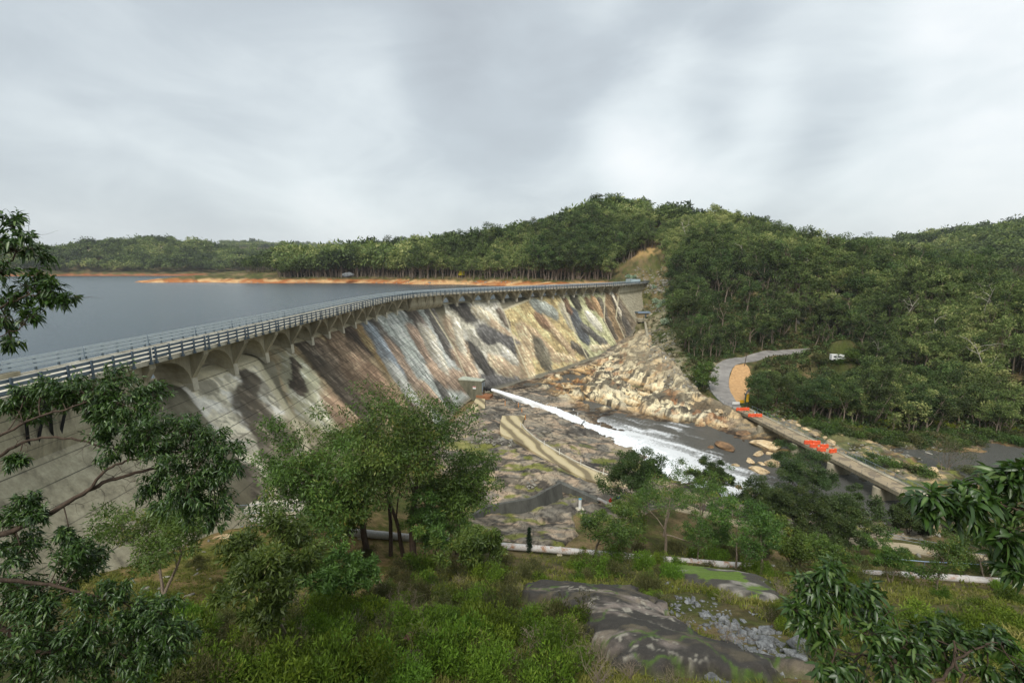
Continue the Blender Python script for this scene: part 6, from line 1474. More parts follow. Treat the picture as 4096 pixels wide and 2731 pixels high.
# ------------------------------------------------------------------ near trees with single leaves
def near_leaves(g, pos, dirs, L, Wd, fold=.18, curl=.35):
    """curved, folded leaf blades: 4 stations, 8 faces"""
    n = len(pos); a = dirs / (np.linalg.norm(dirs, axis=1, keepdims=True) + 1e-9)
    s = np.cross(a, g.normal(size=(n, 3)) * .6 + np.array([0, 0, 1.0])); s /= np.linalg.norm(s, axis=1, keepdims=True) + 1e-9
    u = np.cross(s, a); l = L * g.uniform(.45, 1.35, n)[:, None]; w = Wd * g.uniform(.55, 1.25, n)[:, None]
    cv = g.uniform(-.2, 1.3, n)[:, None] * curl
    def at(t): return pos + a * l * t - u * l * cv * t * t * .5 + np.array([0, 0, -1.0]) * l * .25 * t * t
    st = [(0.0, .0), (.3, .9), (.62, .8), (1.0, 0.0)]
    V = [at(0)]
    for t, k in st[1:3]:
        c = at(t); V += [c + s * w * .5 * k + u * w * fold * k, c, c - s * w * .5 * k + u * w * fold * k]
    V.append(at(1.0)); V = np.stack(V, 1)
    T = np.array([(0, 1, 2), (0, 2, 3), (4, 7, 5), (5, 7, 6)]); Q = np.array([(1, 4, 5, 2), (2, 5, 6, 3)])
    b = (np.arange(n) * 8)[:, None, None]
    tint = np.repeat(g.random(n) * .9, 8)
    tint = tint.reshape(n, 8); tint[:, [2, 5]] = np.minimum(1, tint[:, [2, 5]] + .3)
    return V.reshape(-1, 3), (Q[None] + b).reshape(-1, 4), (T[None] + b).reshape(-1, 3), tint.ravel()
def near_tree(name, label, limbs, clumps, per, L, Wd, seed, mb, ml, base=None, twig=.006, spread_r=1.0, extra_bare=0, cat='tree'):
    """limbs: list of ([(u, v, depth)...] in 2352-wide pixels, r0, r1); clumps: (u, v, r, depth)"""
    g = np.random.default_rng(seed); br = []; nodes = []
    for pts, r0, r1 in limbs:
        P = np.array([ray(u * K2, v * K2) * d for u, v, d in pts]); k = np.linspace(0, len(P) - 1, len(P) * 5)
        Q_ = np.stack([np.interp(k, np.arange(len(P)), P[:, c]) for c in range(3)], -1)
        for _ in range(4): Q_[1:-1] = (Q_[:-2] + 2 * Q_[1:-1] + Q_[2:]) / 4
        Q_[1:-1] += g.normal(size=Q_[1:-1].shape) * .012
        br.append((Q_, np.linspace(r0, r1, len(Q_)), 9)); nodes.append(Q_)
    NP = np.concatenate(nodes)
    LVs, LQs, LTs, TIs, b = [], [], [], [], 0
    for u, v, r_, d in clumps:
        c = ray(u * K2, v * K2) * d; rr_ = r_ * K2 / F_ * d
        cen = c + np.array([0, g.normal() * rr_ * .5, 0])
        o = NP[np.argsort(np.linalg.norm(NP - cen, axis=1))[g.integers(0, 6)]]
        mid = (o + cen) / 2 + g.normal(size=3) * rr_ * .25 + np.array([0, 0, -.08 * np.linalg.norm(cen - o)])
        kk = np.linspace(0, 1, 7)[:, None]; stem = (1 - kk)**2 * o + 2 * kk * (1 - kk) * mid + kk**2 * cen
        br.append((stem, np.linspace(twig * 2.2, twig, 7), 5))
        nt_ = 12
        for q in range(nt_):
            dr = g.normal(size=3) + np.array([0, 0, .25]); dr /= np.linalg.norm(dr)
            end = cen + dr * rr_ * g.uniform(.75, 1.15) * np.array([1, 1, .85]); s0 = stem[g.integers(3, 7)]
            mid2 = (s0 + end) / 2 + g.normal(size=3) * rr_ * .12
            tw_ = (1 - kk)**2 * s0 + 2 * kk * (1 - kk) * mid2 + kk**2 * end; br.append((tw_, np.linspace(twig * .8, twig * .3, 7), 3))
            m_ = max(3, per // nt_); t_ = g.uniform(.25, 1.05, m_)
            pos = np.stack([np.interp(np.clip(t_, 0, 1), kk[:, 0], tw_[:, c]) for c in range(3)], -1) + g.normal(size=(m_, 3)) * rr_ * .10
            dirs = (end - s0)[None] / (np.linalg.norm(end - s0) + 1e-9) * .55 + g.normal(size=(m_, 3)) * .65 + np.array([0, 0, -.35])
            V, Q_, T_, ti = near_leaves(g, pos, dirs, L, Wd); LVs.append(V); LQs.append(Q_ + b); LTs.append(T_ + b); TIs.append(ti); b += len(V)
    for q in range(extra_bare):
        o = NP[g.integers(0, len(NP))]; d = g.normal(size=3); d[2] = abs(d[2]) * .3 - .1
        tp, _ = wander(g, o, d, g.uniform(.35, .9), 7, .35, .0); br.append((tp, np.linspace(twig * 1.2, twig * .25, 8), 4))
        for w in range(2):
            tp2, _ = wander(g, tp[g.integers(2, 7)], g.normal(size=3), g.uniform(.15, .4), 4, .35, 0); br.append((tp2, np.linspace(twig * .6, twig * .2, 5), 3))
    if base is not None:
        for pts, r0, r1 in base:
            pts = np.array(pts, float); br.append((pts, np.linspace(r0, r1, len(pts)), 10))
    org = np.array(NP[0]); e = empty(name, tuple(org)); tag(e, label, cat)
    TV, TQ = tubes(br)
    link('trunk', npmesh('trunk', TV - org, TQ, mb, smooth=True), e)
    link('crown', npmesh('crown', np.concatenate(LVs) - org, np.concatenate(LQs), ml, tint=np.concatenate(TIs), T=np.concatenate(LTs)), e)
    return e
def gpt(x, y, dz=-.4): return (x, y, float(H(np.array([x]), np.array([y]))[0]) + dz)
def w_(u, v, d): return tuple(ray(u * K2, v * K2) * d)
l1 = [(-260, 1330, 8.6), (-120, 1265, 9.0), (0, 1228, 9.3), (90, 1195, 9.6), (160, 1150, 10), (230, 1110, 10.4), (310, 1085, 10.8), (400, 1068, 11), (480, 1075, 11.2)]
l2 = [(-120, 1130, 9.3), (0, 1045, 9.8), (60, 1010, 10), (150, 1000, 10.2), (260, 1032, 10.5), (335, 1040, 10.6)]
l3 = [(-120, 1060, 9.2), (0, 1000, 9.7), (90, 955, 10), (180, 930, 10.2), (245, 900, 10.4)]
l4 = [(200, 1128, 10.2), (245, 1075, 10.4), (310, 1050, 10.6), (420, 1035, 10.8), (505, 1035, 11)]
l5 = [(-160, 1380, 8.2), (10, 1438, 8.8), (60, 1490, 9), (110, 1502, 9), (170, 1470, 9.2), (260, 1450, 9.4)]
l6 = [(-160, 1330, 8.3), (0, 1330, 8.8), (110, 1340, 9.2), (220, 1370, 9.4), (330, 1390, 9.6)]
cl = []
for u, v, r in [(270, 868, 40), (225, 890, 45), (175, 900, 42), (120, 918, 36), (60, 905, 26), (330, 930, 40), (385, 958, 42), (300, 960, 45), (435, 990, 42), (485, 1010, 38), (525, 1040, 30), (400, 1035, 45), (460, 1060, 46), (505, 1092, 40), (540, 1075, 22), (375, 1088, 36), (430, 1130, 42), (485, 1152, 42), (505, 1195, 26), (350, 1128, 30), (260, 920, 40), (345, 985, 40), (25, 925, 24), (240, 965, 30), (445, 1095, 40), (320, 1010, 36), (200, 925, 36), (150, 880, 30), (290, 915, 36), (350, 910, 30), (410, 1000, 40), (370, 1040, 36), (470, 1110, 36), (440, 1175, 34), (395, 1150, 30), (300, 1010, 30), (260, 985, 26), (100, 885, 26), (80, 945, 26)]:
    cl.append((u, v, r * 1.2, 10.6))
for u, v, r in [(30, 1062, 20), (55, 1150, 24), (35, 1185, 34), (100, 1172, 26), (20, 1250, 46), (65, 1262, 42), (125, 1290, 46), (180, 1285, 36), (100, 1340, 52), (40, 1335, 56), (160, 1352, 44), (205, 1250, 24), (150, 1230, 24)]:
    cl.append((u, v, r, 9.6))
for u, v, r in [(60, 1420, 66), (150, 1420, 66), (240, 1420, 56), (320, 1402, 42), (380, 1402, 44), (415, 1440, 36), (250, 1365, 36), (330, 1470, 54), (200, 1500, 56), (100, 1530, 56), (385, 1500, 36), (30, 1520, 56), (270, 1530, 46), (20, 1400, 50), (90, 1470, 60), (180, 1470, 60), (280, 1455, 50), (150, 1545, 50), (50, 1560, 50), (230, 1570, 50), (340, 1530, 46), (330, 1430, 46), (200, 1395, 50), (400, 1475, 40), (110, 1395, 50)]:
    cl.append((u, v, r, 9.2))
xb, yb = w_(-330, 1330, 8.4)[:2]
near_tree('gum_tree', 'big gum tree reaching in from the edge of the picture over the grey dam wall', [(l1, .075, .022), (l2, .04, .014), (l3, .036, .012), (l4, .035, .010), (l5, .055, .018), (l6, .05, .012)], cl, 600, .130, .038, 51, m_barkd, m_leafN,
          base=[([gpt(xb, yb), tuple(np.array(w_(-300, 1500, 8.4))), w_(-260, 1330, 8.6)], .17, .09), ([w_(-290, 1450, 8.4), w_(-200, 1250, 8.8), w_(-120, 1130, 9.3)], .11, .042), ([w_(-200, 1250, 8.8), w_(-160, 1140, 9.0), w_(-120, 1060, 9.2)], .06, .037), ([w_(-300, 1500, 8.4), w_(-220, 1430, 8.3), w_(-160, 1380, 8.2)], .08, .056), ([w_(-290, 1420, 8.4), w_(-220, 1370, 8.3), w_(-160, 1330, 8.3)], .07, .05)], extra_bare=60)
l7 = [(-160, 760, 6.0), (-60, 680, 6.3), (30, 600, 6.5), (60, 540, 6.6)]; l8 = [(-120, 760, 6.0), (-20, 715, 6.3), (60, 680, 6.5), (130, 672, 6.6)]; l9 = [(-100, 790, 6.0), (0, 770, 6.3), (70, 745, 6.5)]
cl = [(u, v, r, 6.5) for u, v, r in [(20, 500, 26), (50, 545, 26), (15, 560, 30), (65, 590, 30), (25, 620, 34), (85, 640, 28), (120, 660, 26), (150, 690, 22), (100, 700, 26), (45, 670, 32), (10, 690, 30), (60, 720, 22), (0, 740, 24), (15, 785, 20)]]
xb, yb = w_(-420, 900, 5.6)[:2]
near_tree('gum_tree', 'leafy branch of a gum tree hanging in front of the reservoir above the guard rail', [(l7, .02, .006), (l8, .018, .006), (l9, .012, .004)], cl, 170, .12, .036, 52, m_barkd, m_leafN,
          base=[([gpt(xb, yb), w_(-420, 1200, 5.6), w_(-330, 900, 5.8), w_(-160, 760, 6.0)], .10, .03), ([w_(-330, 900, 5.8), w_(-200, 800, 5.9), w_(-120, 760, 6.0)], .03, .018), ([w_(-330, 900, 5.8), w_(-200, 840, 5.9), w_(-100, 790, 6.0)], .03, .012)], extra_bare=26, twig=.004)
r1 = [(2520, 1290, 4.3), (2420, 1200, 4.5), (2330, 1160, 4.6), (2230, 1150, 4.7), (2150, 1150, 4.7)]; r2 = [(2470, 1300, 4.4), (2380, 1240, 4.5), (2310, 1240, 4.6)]; r3 = [(2480, 1200, 4.4), (2390, 1120, 4.5), (2320, 1100, 4.6)]
cl = [(u, v, r, 4.65) for u, v, r in [(2175, 1150, 36), (2240, 1122, 40), (2310, 1098, 42), (2350, 1170, 50), (2230, 1185, 36), (2290, 1215, 42), (2335, 1270, 40), (2120, 1140, 24), (2320, 1305, 26), (2345, 1075, 30), (2280, 1150, 40), (2150, 1185, 22)]]
xb, yb = w_(2620, 1500, 4.2)[:2]
near_tree('gum_tree', 'dark glossy gum branch hanging over the near end of the bridge', [(r1, .016, .005), (r2, .012, .005), (r3, .012, .004)], cl, 130, .15, .054, 53, m_barkd, m_leafN,
          base=[([gpt(xb, yb), w_(2620, 1500, 4.2), w_(2570, 1360, 4.25), w_(2520, 1290, 4.3)], .08, .03), ([w_(2570, 1360, 4.25), w_(2520, 1330, 4.3), w_(2470, 1300, 4.4)], .03, .012), ([w_(2520, 1290, 4.3), w_(2500, 1240, 4.35), w_(2480, 1200, 4.4)], .02, .012)], extra_bare=8, twig=.004)
q1 = [(2160, 1700, 5.3), (2120, 1600, 5.5), (2060, 1520, 5.7), (2000, 1450, 5.8), (1940, 1380, 5.9), (1910, 1310, 6.0)]; q2 = [(2120, 1600, 5.5), (2180, 1530, 5.6), (2240, 1490, 5.7), (2320, 1470, 5.8)]; q3 = [(2060, 1520, 5.7), (1970, 1500, 5.7), (1890, 1480, 5.8)]; q4 = [(2060, 1520, 5.7), (2080, 1460, 5.7), (2040, 1400, 5.8)]; q5 = [(2190, 1700, 5.2), (2210, 1560, 5.4), (2190, 1470, 5.5)]
cl = [(u, v, r, 5.8) for u, v, r in [(1895, 1298, 26), (1935, 1330, 38), (1850, 1342, 30), (1990, 1368, 38), (1900, 1388, 42), (1960, 1420, 46), (2030, 1425, 46), (1850, 1432, 34), (1900, 1470, 42), (2000, 1478, 44), (2080, 1470, 42), (2140, 1480, 40), (2200, 1460, 38), (2250, 1490, 40), (2185, 1530, 40), (1900, 1525, 36), (1965, 1545, 42), (2100, 1540, 40), (2300, 1478, 34), (2335, 1540, 36), (1828, 1402, 24), (1870, 1370, 30), (2040, 1510, 40), (2260, 1545, 36)]]
near_tree('gum_tree', 'young gum tree with large dark leaves and red stems beside the grey rubble', [(q1, .04, .008), (q2, .02, .007), (q3, .016, .006), (q4, .014, .006), (q5, .025, .01)], cl, 140, .145, .052, 54, m_barkd, m_leafN,
          base=[([gpt(*w_(2160, 1900, 5.0)[:2]), w_(2170, 1780, 5.15), w_(2160, 1700, 5.3)], .06, .042)], extra_bare=24, twig=.005)

# ------------------------------------------------------------------ shrubs of the near slope
heath = [bush_cloud(1200 + i, 15, 230, .115, .8, .85, .30, -.5) for i in range(4)]
thin_ = [bush_cloud(1210 + i, 11, 170, .14, .75, .95, .16, -.7) for i in range(3)]
twigm = []
for i in range(3):
    g = np.random.default_rng(1230 + i); br = []
    for k in range(26):
        d = g.normal(size=3); d[2] = abs(d[2]) + .5; tp, td = wander(g, g.normal(size=3) * np.array([.15, .15, 0]), d, g.uniform(.7, 1.25), 6, .22, .02); br.append((tp, np.linspace(.013, .004, 7), 4))
        for q in range(5): tp2, _ = wander(g, tp[g.integers(2, 7)], td + g.normal(size=3) * .8, g.uniform(.2, .45), 4, .3, .0); br.append((tp2, np.linspace(.006, .002, 5), 3))
    twigm.append(npmesh('dry_shrub', *tubes(br), m_twig))
hm = [npmesh('heath_shrub', t['LV'], t['LQ'], m_leafS, tint=t['LT']) for t in heath] + [npmesh('heath_shrub', t['LV'], t['LQ'], m_leafO, tint=t['LT']) for t in thin_]
RUB = PolyMask([tuple(hit(u, v)[0][:2]) for u, v in [(2640, 2380), (2800, 2370), (3000, 2450), (3250, 2600), (3280, 2690), (3120, 2690), (2950, 2600), (2750, 2480)]], .5)
def near_ok(x, y):
    return (FG.sample(x, y) < .12) & (FG2.sample(x, y) < .3) & (RUB.sample(x, y) < .4) & (BED.sample(x, y) < .1)
sh = []
def shrub_px(n, u0, u1, v0, v1, s0, s1, kinds, seed, big=0):
    g = np.random.default_rng(seed); c = 0
    for _ in range(n * 3):
        u, v = g.uniform(u0, u1), g.uniform(v0, v1); p, D = hit(u, v)
        x, y = np.array([p[0]]), np.array([p[1]])
        if not near_ok(x, y)[0]: continue
        if fbm(x / 5, y / 5, 2, 77)[0] < .42 and g.random() < .6: continue
        sh.append((p, g.uniform(s0, s1), g.uniform(0, 6.28), g.choice(kinds), D)); c += 1
        if c >= n: break
shrub_px(95, 1000, 2330, 2430, 2760, 1.0, 2.1, [0, 1, 2, 3, 0, 1, 4, 5], 1301)
shrub_px(46, 600, 1100, 2480, 2760, .9, 1.8, [0, 1, 2, 3, 4, 5], 1302)
shrub_px(60, 1500, 2700, 2250, 2420, .8, 1.6, [0, 2, 4, 5, 6], 1303)
shrub_px(34, 2500, 3300, 2380, 2700, .5, 1.0, [3, 4, 5, 6], 1304)
shrub_px(60, 2300, 4050, 2200, 2330, .9, 1.9, [0, 1, 4, 5, 6], 1305)
shrub_px(40, 3200, 4090, 2330, 2700, .8, 1.6, [0, 1, 2, 3, 4], 1306)
shrub_px(24, 700, 1500, 2180, 2440, .5, 1.0, [4, 5, 6, 1], 1307)
SL = {0: ('bright green dense heath shrub on the slope in front of the trees', 'green heath shrubs on the near slope'), 1: ('olive green wispy shrub on the slope in front of the trees', 'olive wispy shrubs on the near slope')}
for p, s, rz, k, D in sh:
    o = link('heath_shrub', hm[k]); o.location = tuple(p); s2 = s * (1.0 if D < 45 else 1.25); o.scale = (s2, s2, s2 * random.uniform(.9, 1.5)); o.rotation_euler.z = rz
    tag(o, *((SL[0][0], 'shrub', SL[0][1]) if k < 4 else (SL[1][0], 'shrub', SL[1][1])))
g = np.random.default_rng(1310)
for i in range(120):
    u, v = g.uniform(950, 3300), g.uniform(2330, 2740); p, D = hit(u, v)
    if not near_ok(np.array([p[0]]), np.array([p[1]]))[0]: continue
    o = link('dry_shrub', twigm[i % 3]); o.location = tuple(p); s = g.uniform(.6, 1.3); o.scale = (s,) * 3; o.rotation_euler.z = g.uniform(0, 6.28)
    tag(o, 'dry leafless grey brown shrub of thin twigs on the near slope', 'shrub', 'dry twiggy shrubs on the near slope')
# band of bushes along the far bank of the river
bank = [bush_cloud(1330 + i, 18, 60, .45, 2.2, 2.4, .36, -.2) for i in range(3)]; bankm = [npmesh('bank_bush', t['LV'], t['LQ'], [m_leafD, m_leafV, m_leafO][i], tint=t['LT']) for i, t in enumerate(bank)]
g = np.random.default_rng(1340); nb = 0
for i in range(600):
    u = g.uniform(3215, 4096); v = 1692 + min(66, (u - 3215) * .17) + g.normal() * 16
    p, D = hit(u, v)
    if p[2] < WZ + .1: continue
    o = link('bank_bush', bankm[g.choice([0, 0, 1, 2])]); o.location = tuple(p - [0, 0, .2]); s = g.uniform(.7, 1.25); o.scale = (s, s, s * g.uniform(.7, 1)); o.rotation_euler.z = g.uniform(0, 6.28)
    tag(o, 'dense dark green bush at the water edge of the far river bank', 'bush', 'bushes along the far river bank'); nb += 1
    if nb > 105: break
for i, (u, v, s) in enumerate([(3450, 1850, 1.2), (3560, 1865, 1.3), (3640, 1880, 1.1), (3500, 1830, .9), (3700, 1900, 1.2), (3900, 1905, 1.3), (3990, 1915, 1.2)]):
    p, D = hit(u, v); o = link('bank_bush', bankm[i % 3]); o.location = tuple(p); o.scale = (s, s, s * .7); o.rotation_euler.z = i
    tag(o, 'low green bush on the rocky spit behind the bridge railing', 'bush', 'bushes on the spit behind the bridge')
# yellow green ferns under the trees of the far bank
fm = Merge(); ft = bush_cloud(1350, 8, 16, .6, 1.2, .8, .28, -.6)
g = np.random.default_rng(1351)
for i in range(260):
    p, D = hit(g.uniform(3350, 4096), g.uniform(1610, 1730)); fm.add(ft, p, g.uniform(.6, 1.2), g.uniform(0, 6.28), g.uniform(-.2, .2), False)
tag(link('ferns', npmesh('ferns', np.concatenate(fm.LV), np.concatenate(fm.LQ), leafmat('fern', S(84, 100, 26), S(132, 140, 40), None, .3, .6, 0), tint=np.concatenate(fm.LT))), kind='stuff')
# grass on the near slope
def blades(n, u0, u1, v0, v1, hgt, seed, nmask=True):
    g = np.random.default_rng(seed); uu = g.uniform(u0, u1, n); vv = v0 + (v1 - v0) * np.sqrt(g.random(n))
    # place over a coarse grid of ground hits
    gu = np.linspace(u0, u1, 40); gv = np.linspace(v0, v1, 26); hp = np.array([[hit(a, b)[0] for b in gv] for a in gu])
    fi = (uu - u0) / (u1 - u0) * 39; fj = (vv - v0) / (v1 - v0) * 25; i0 = np.clip(fi.astype(int), 0, 38); j0 = np.clip(fj.astype(int), 0, 24); a = (fi - i0)[:, None]; b = (fj - j0)[:, None]
    P = hp[i0, j0] * (1 - a) * (1 - b) + hp[i0 + 1, j0] * a * (1 - b) + hp[i0, j0 + 1] * (1 - a) * b + hp[i0 + 1, j0 + 1] * a * b
    P[:, 2] = HZ(P[:, 0], P[:, 1]); keep = near_ok(P[:, 0], P[:, 1]) & (np.linalg.norm(P, axis=1) < 90)
    dns = fbm(P[:, 0] / 3, P[:, 1] / 3, 3, 88); keep &= (dns > .40) | (g.random(n) < .25)
    P = P[keep]; n = len(P); k = 5
    P = np.repeat(P, k, 0) + np.concatenate([g.normal(size=(n * k, 2)) * .12, np.zeros((n * k, 1))], 1); n *= k
    h = hgt * g.uniform(.4, 1.3, n)[:, None]; d = g.normal(size=(n, 3)) * .4; d[:, 2] = 1; s = g.normal(size=(n, 3)); s[:, 2] = 0; s /= np.linalg.norm(s, axis=1, keepdims=True); w = .018 * (1 + np.linalg.norm(P, axis=1, keepdims=True) / 40)
    bend = g.normal(size=(n, 3)) * .3; bend[:, 2] = -.1
    V = np.stack([P - s * w, P + s * w, P + d * h * .6 + s * w * .7, P + d * h * .6 - s * w * .7, P + (d + bend) * h], 1).reshape(-1, 3); b_ = (np.arange(n) * 5)[:, None]
    return V, np.array([[0, 1, 2, 3]]) + b_, np.array([[3, 2, 4]]) + b_, np.repeat(np.clip(g.random(n) * .6 + .5 * (fbm(P[:, 0] / 4, P[:, 1] / 4, 2, 90) - .2), 0, 1), 5)
Vs, Qs, Ts, Is, b_ = [], [], [], [], 0
for a in [(9000, 900, 3300, 2240, 2760, .26, 1401), (6000, 250, 1500, 2110, 2500, .16, 1402), (6000, 1700, 4090, 2180, 2420, .45, 1403), (3500, 2900, 4096, 2380, 2731, .4, 1404)]:
    V, Q_, T_, ti = blades(*a); Vs.append(V); Qs.append(Q_ + b_); Ts.append(T_ + b_); Is.append(ti); b_ += len(V)
tag(link('grass', npmesh('grass', np.concatenate(Vs), np.concatenate(Qs), m_grass, tint=np.concatenate(Is), T=np.concatenate(Ts))), kind='stuff')
for i, (du, dv, s) in enumerate([(-26, 8, 1.0), (-2, 11, 1.1), (24, 9, .9), (50, 8, 1.2), (-52, 9, 1.2), (78, 4, 1.3), (62, -10, 1.5), (-66, -4, 1.4), (100, 8, 1.5)]):
    p, D = hit(3350 + du, 1440 + dv); o = link('bank_bush', bankm[(0, 1, 1, 2)[i % 4]]); o.location = tuple(p); o.scale = (s, s, s * .8); o.rotation_euler.z = i
    tag(o, 'leafy bush half hiding the white camper van', 'bush', 'bushes around the camper van')
# ------------------------------------------------------------------ rocks
import bmesh
def hull_rock(seed, n=15, flat=.75, jag=.0):
    g = np.random.default_rng(seed); P = g.normal(size=(n, 3)); P /= np.linalg.norm(P, axis=1, keepdims=True); P *= g.uniform(.72, 1.0, (n, 1)); P *= np.array([1, g.uniform(.65, .95), flat * g.uniform(.75, 1.1)])
    bm = bmesh.new()
    for p in P: bm.verts.new(p)
    r = bmesh.ops.convex_hull(bm, input=bm.verts); bmesh.ops.delete(bm, geom=[e for e in r['geom_interior'] if isinstance(e, bmesh.types.BMVert)], context='VERTS')
    bmesh.ops.bevel(bm, geom=bm.edges[:] + bm.verts[:], offset=.022, segments=1, affect='EDGES')
    bmesh.ops.triangulate(bm, faces=bm.faces); bm.verts.index_update()
    V = np.array([v.co[:] for v in bm.verts]); T = np.array([[v.index for v in f.verts] for f in bm.faces]); bm.free(); return V, T
def round_rock(seed, flat=.7):
    g = np.random.default_rng(seed); bm = bmesh.new(); bmesh.ops.create_icosphere(bm, subdivisions=4, radius=1)
    V = np.array([v.co[:] for v in bm.verts]); T = np.array([[v.index for v in f.verts] for f in bm.faces]); bm.free()
    for _ in range(14):     # flat facets cut off a ball
        n = g.normal(size=3); n /= np.linalg.norm(n); d = g.uniform(.55, .85); s = V @ n; V = V - np.maximum(0, s - d)[:, None] * n * .92
    q = fbm(V[:, 0] * 2 + 7 * seed, V[:, 1] * 2 + V[:, 2] * 3, 4, seed) - .5
    V = V * (1 + q[:, None] * .3) * np.array([1, g.uniform(.7, .95), flat]); return V, T
def rockmat(name, hi, lo, dk, sc=1.2):
    m, nt, b = newmat(name); v = coords(nt); n1 = noise(nt, sc, 7, .7, v); n2 = noise(nt, sc * 7, 5, .7, v)
    oi = nt.nodes.new('ShaderNodeObjectInfo'); c = ramp(nt, n1, [(.3, dk), (.45, lo), (.68, hi)]); c = mixc(nt, 1, c, ramp(nt, n2, [(.3, .75), (.7, 1.15)]), 'MULTIPLY')
    hv = N(nt, 'ShaderNodeHueSaturation'); nt.links.new(c, hv.inputs['Color']); mr = N(nt, 'ShaderNodeMapRange'); nt.links.new(oi.outputs['Random'], mr.inputs[0]); mr.inputs[3].default_value = .75; mr.inputs[4].default_value = 1.2; nt.links.new(mr.outputs[0], hv.inputs['Value'])
    nt.links.new(hv.outputs[0], b.inputs['Base Color']); b.inputs['Roughness'].default_value = .85; bump(nt, b, n2, .6, .06); return m
m_rcream = rockmat('cream_boulder', S(214, 198, 164), S(186, 160, 120), S(98, 86, 70), 1.1)
m_rbrown = rockmat('brown_boulder', S(170, 132, 90), S(112, 88, 64), S(44, 40, 36), .8)
m_rgrey = rockmat('grey_rubble', S(140, 142, 142), S(98, 100, 100), S(52, 52, 50), 2.6)
m_rdark = rockmat('dark_rubble', S(92, 94, 94), S(62, 64, 66), S(34, 34, 34), 2.5)
m_rpale = rockmat('pale_rubble', S(166, 162, 150), S(128, 124, 112), S(76, 74, 68), 2.0)
rr_m = {k: [npmesh('boulder', *(lambda q: (q[0], None))(round_rock(1500 + 10 * j + i)), m, T=round_rock(1500 + 10 * j + i)[1]) for i in range(4)] for j, (k, m) in enumerate((('c', m_rcream), ('b', m_rbrown)))}
hr = [hull_rock(1600 + i) for i in range(7)]
hrm = {k: [npmesh('stone', V, None, m, T=T) for V, T in hr] for k, m in (('g', m_rgrey), ('d', m_rdark), ('p', m_rpale))}
def put_rock(me, name, p, sx, sy, sz, rz, lab, grp, sink=.25, cat='rock', tilt=0.0):
    o = link(name, me); o.location = (p[0], p[1], p[2] + sz * (1 - sink * 2) * .5); o.scale = (sx, sy, sz); o.rotation_euler = (tilt, tilt * .7, rz); tag(o, lab, cat, grp); return o
G8 = np.random.default_rng(1700)
# boulders by the bridge and in the river: tile pixels, width, height, colour
BL = [(680, 600, 62, 30, 'c', 0), (800, 662, 115, 60, 'c', 0), (735, 632, 60, 34, 'c', 0), (842, 602, 72, 44, 'p', 0), (912, 722, 95, 66, 'c', 0), (580, 572, 42, 24, 'c', 0), (630, 585, 40, 26, 'c', 0), (765, 590, 46, 34, 'p', 0), (870, 690, 50, 36, 'c', 0), (700, 660, 50, 30, 'c', 0),
      (172, 745, 165, 82, 'b', 1), (75, 752, 56, 40, 'b', 1), (455, 735, 205, 56, 'c', 2), (405, 800, 110, 54, 'c', 2), (350, 850, 92, 46, 'c', 2), (500, 862, 110, 92, 'c', 2), (410, 912, 140, 60, 'c', 2), (428, 872, 60, 36, 'c', 2), (248, 882, 60, 36, 'c', 2), (352, 1058, 84, 84, 'c', 2), (480, 800, 60, 40, 'c', 2),
      (146, 508, 74, 34, 'c', 3), (186, 524, 28, 26, 'c', 3), (170, 606, 84, 30, 'c', 3), (300, 655, 130, 36, 'b', 3), (120, 498, 30, 20, 'c', 3), (270, 1030, 60, 50, 'b', 2), (310, 1090, 60, 40, 'p', 2), (60, 1060, 90, 40, 'p', 2), (20, 1050, 50, 30, 'b', 2),
      (1600, 795, 84, 34, 'p', 4), (1360, 852, 84, 50, 'c', 4), (1450, 815, 62, 24, 'p', 4), (1366, 920, 44, 28, 'c', 4), (1630, 912, 110, 34, 'c', 4), (1900, 975, 95, 40, 'p', 4), (1680, 770, 50, 26, 'p', 4), (1560, 740, 50, 22, 'p', 4), (1520, 885, 60, 22, 'c', 4), (1290, 830, 50, 26, 'p', 4),
      (1440, 1480, 60, 34, 'p', 5), (1520, 1510, 70, 34, 'p', 5), (1600, 1500, 60, 40, 'c', 5), (1660, 1370, 70, 40, 'p', 5), (1580, 1340, 60, 34, 'c', 5), (1350, 1270, 60, 26, 'p', 5), (1290, 1290, 50, 26, 'p', 5)]
BLAB = [('rounded cream boulder on the bank beyond the middle of the bridge', 'cream boulders beyond the bridge'), ('dark brown boulder sitting in the river between the white water and bridge', None), ('tan boulder in the heap of rocks at the near side of the bridge', 'tan boulders on the near side of the bridge'),
        ('flat tan rock at the foot of the far bridge abutment', 'flat rocks by the far bridge abutment'), ('pale boulder in the shallow stream behind the bridge railing', 'pale boulders in the stream behind the bridge'), ('pale rock on the bank under the near end of the bridge', 'pale rocks under the near end of the bridge')]
for x, y, w, h, k, gi in BL:
    u, v = T8(x, y + h * .35); p, D = hit(u, v); 
    if p[2] < WZ: 
        p = atz(u, v, WZ - .1); D = p[1] * math.cos(PT) - p[2] * math.sin(PT)
    s = w * .574 / F_ * D * .5; sz = max(h * .574 / F_ * D * .62, s * .4)
    me = random.choice(rr_m['c' if k == 'c' else 'b']) if k in 'cb' else random.choice(hrm['p'])
    lab, grp = BLAB[gi]
    if gi == 1 and w < 100: lab = 'small dark rock beside the big brown boulder in the river'
    put_rock(me, 'boulder', p, s, s * G8.uniform(.7, 1), sz, G8.uniform(0, 6.28), lab, grp, .3)
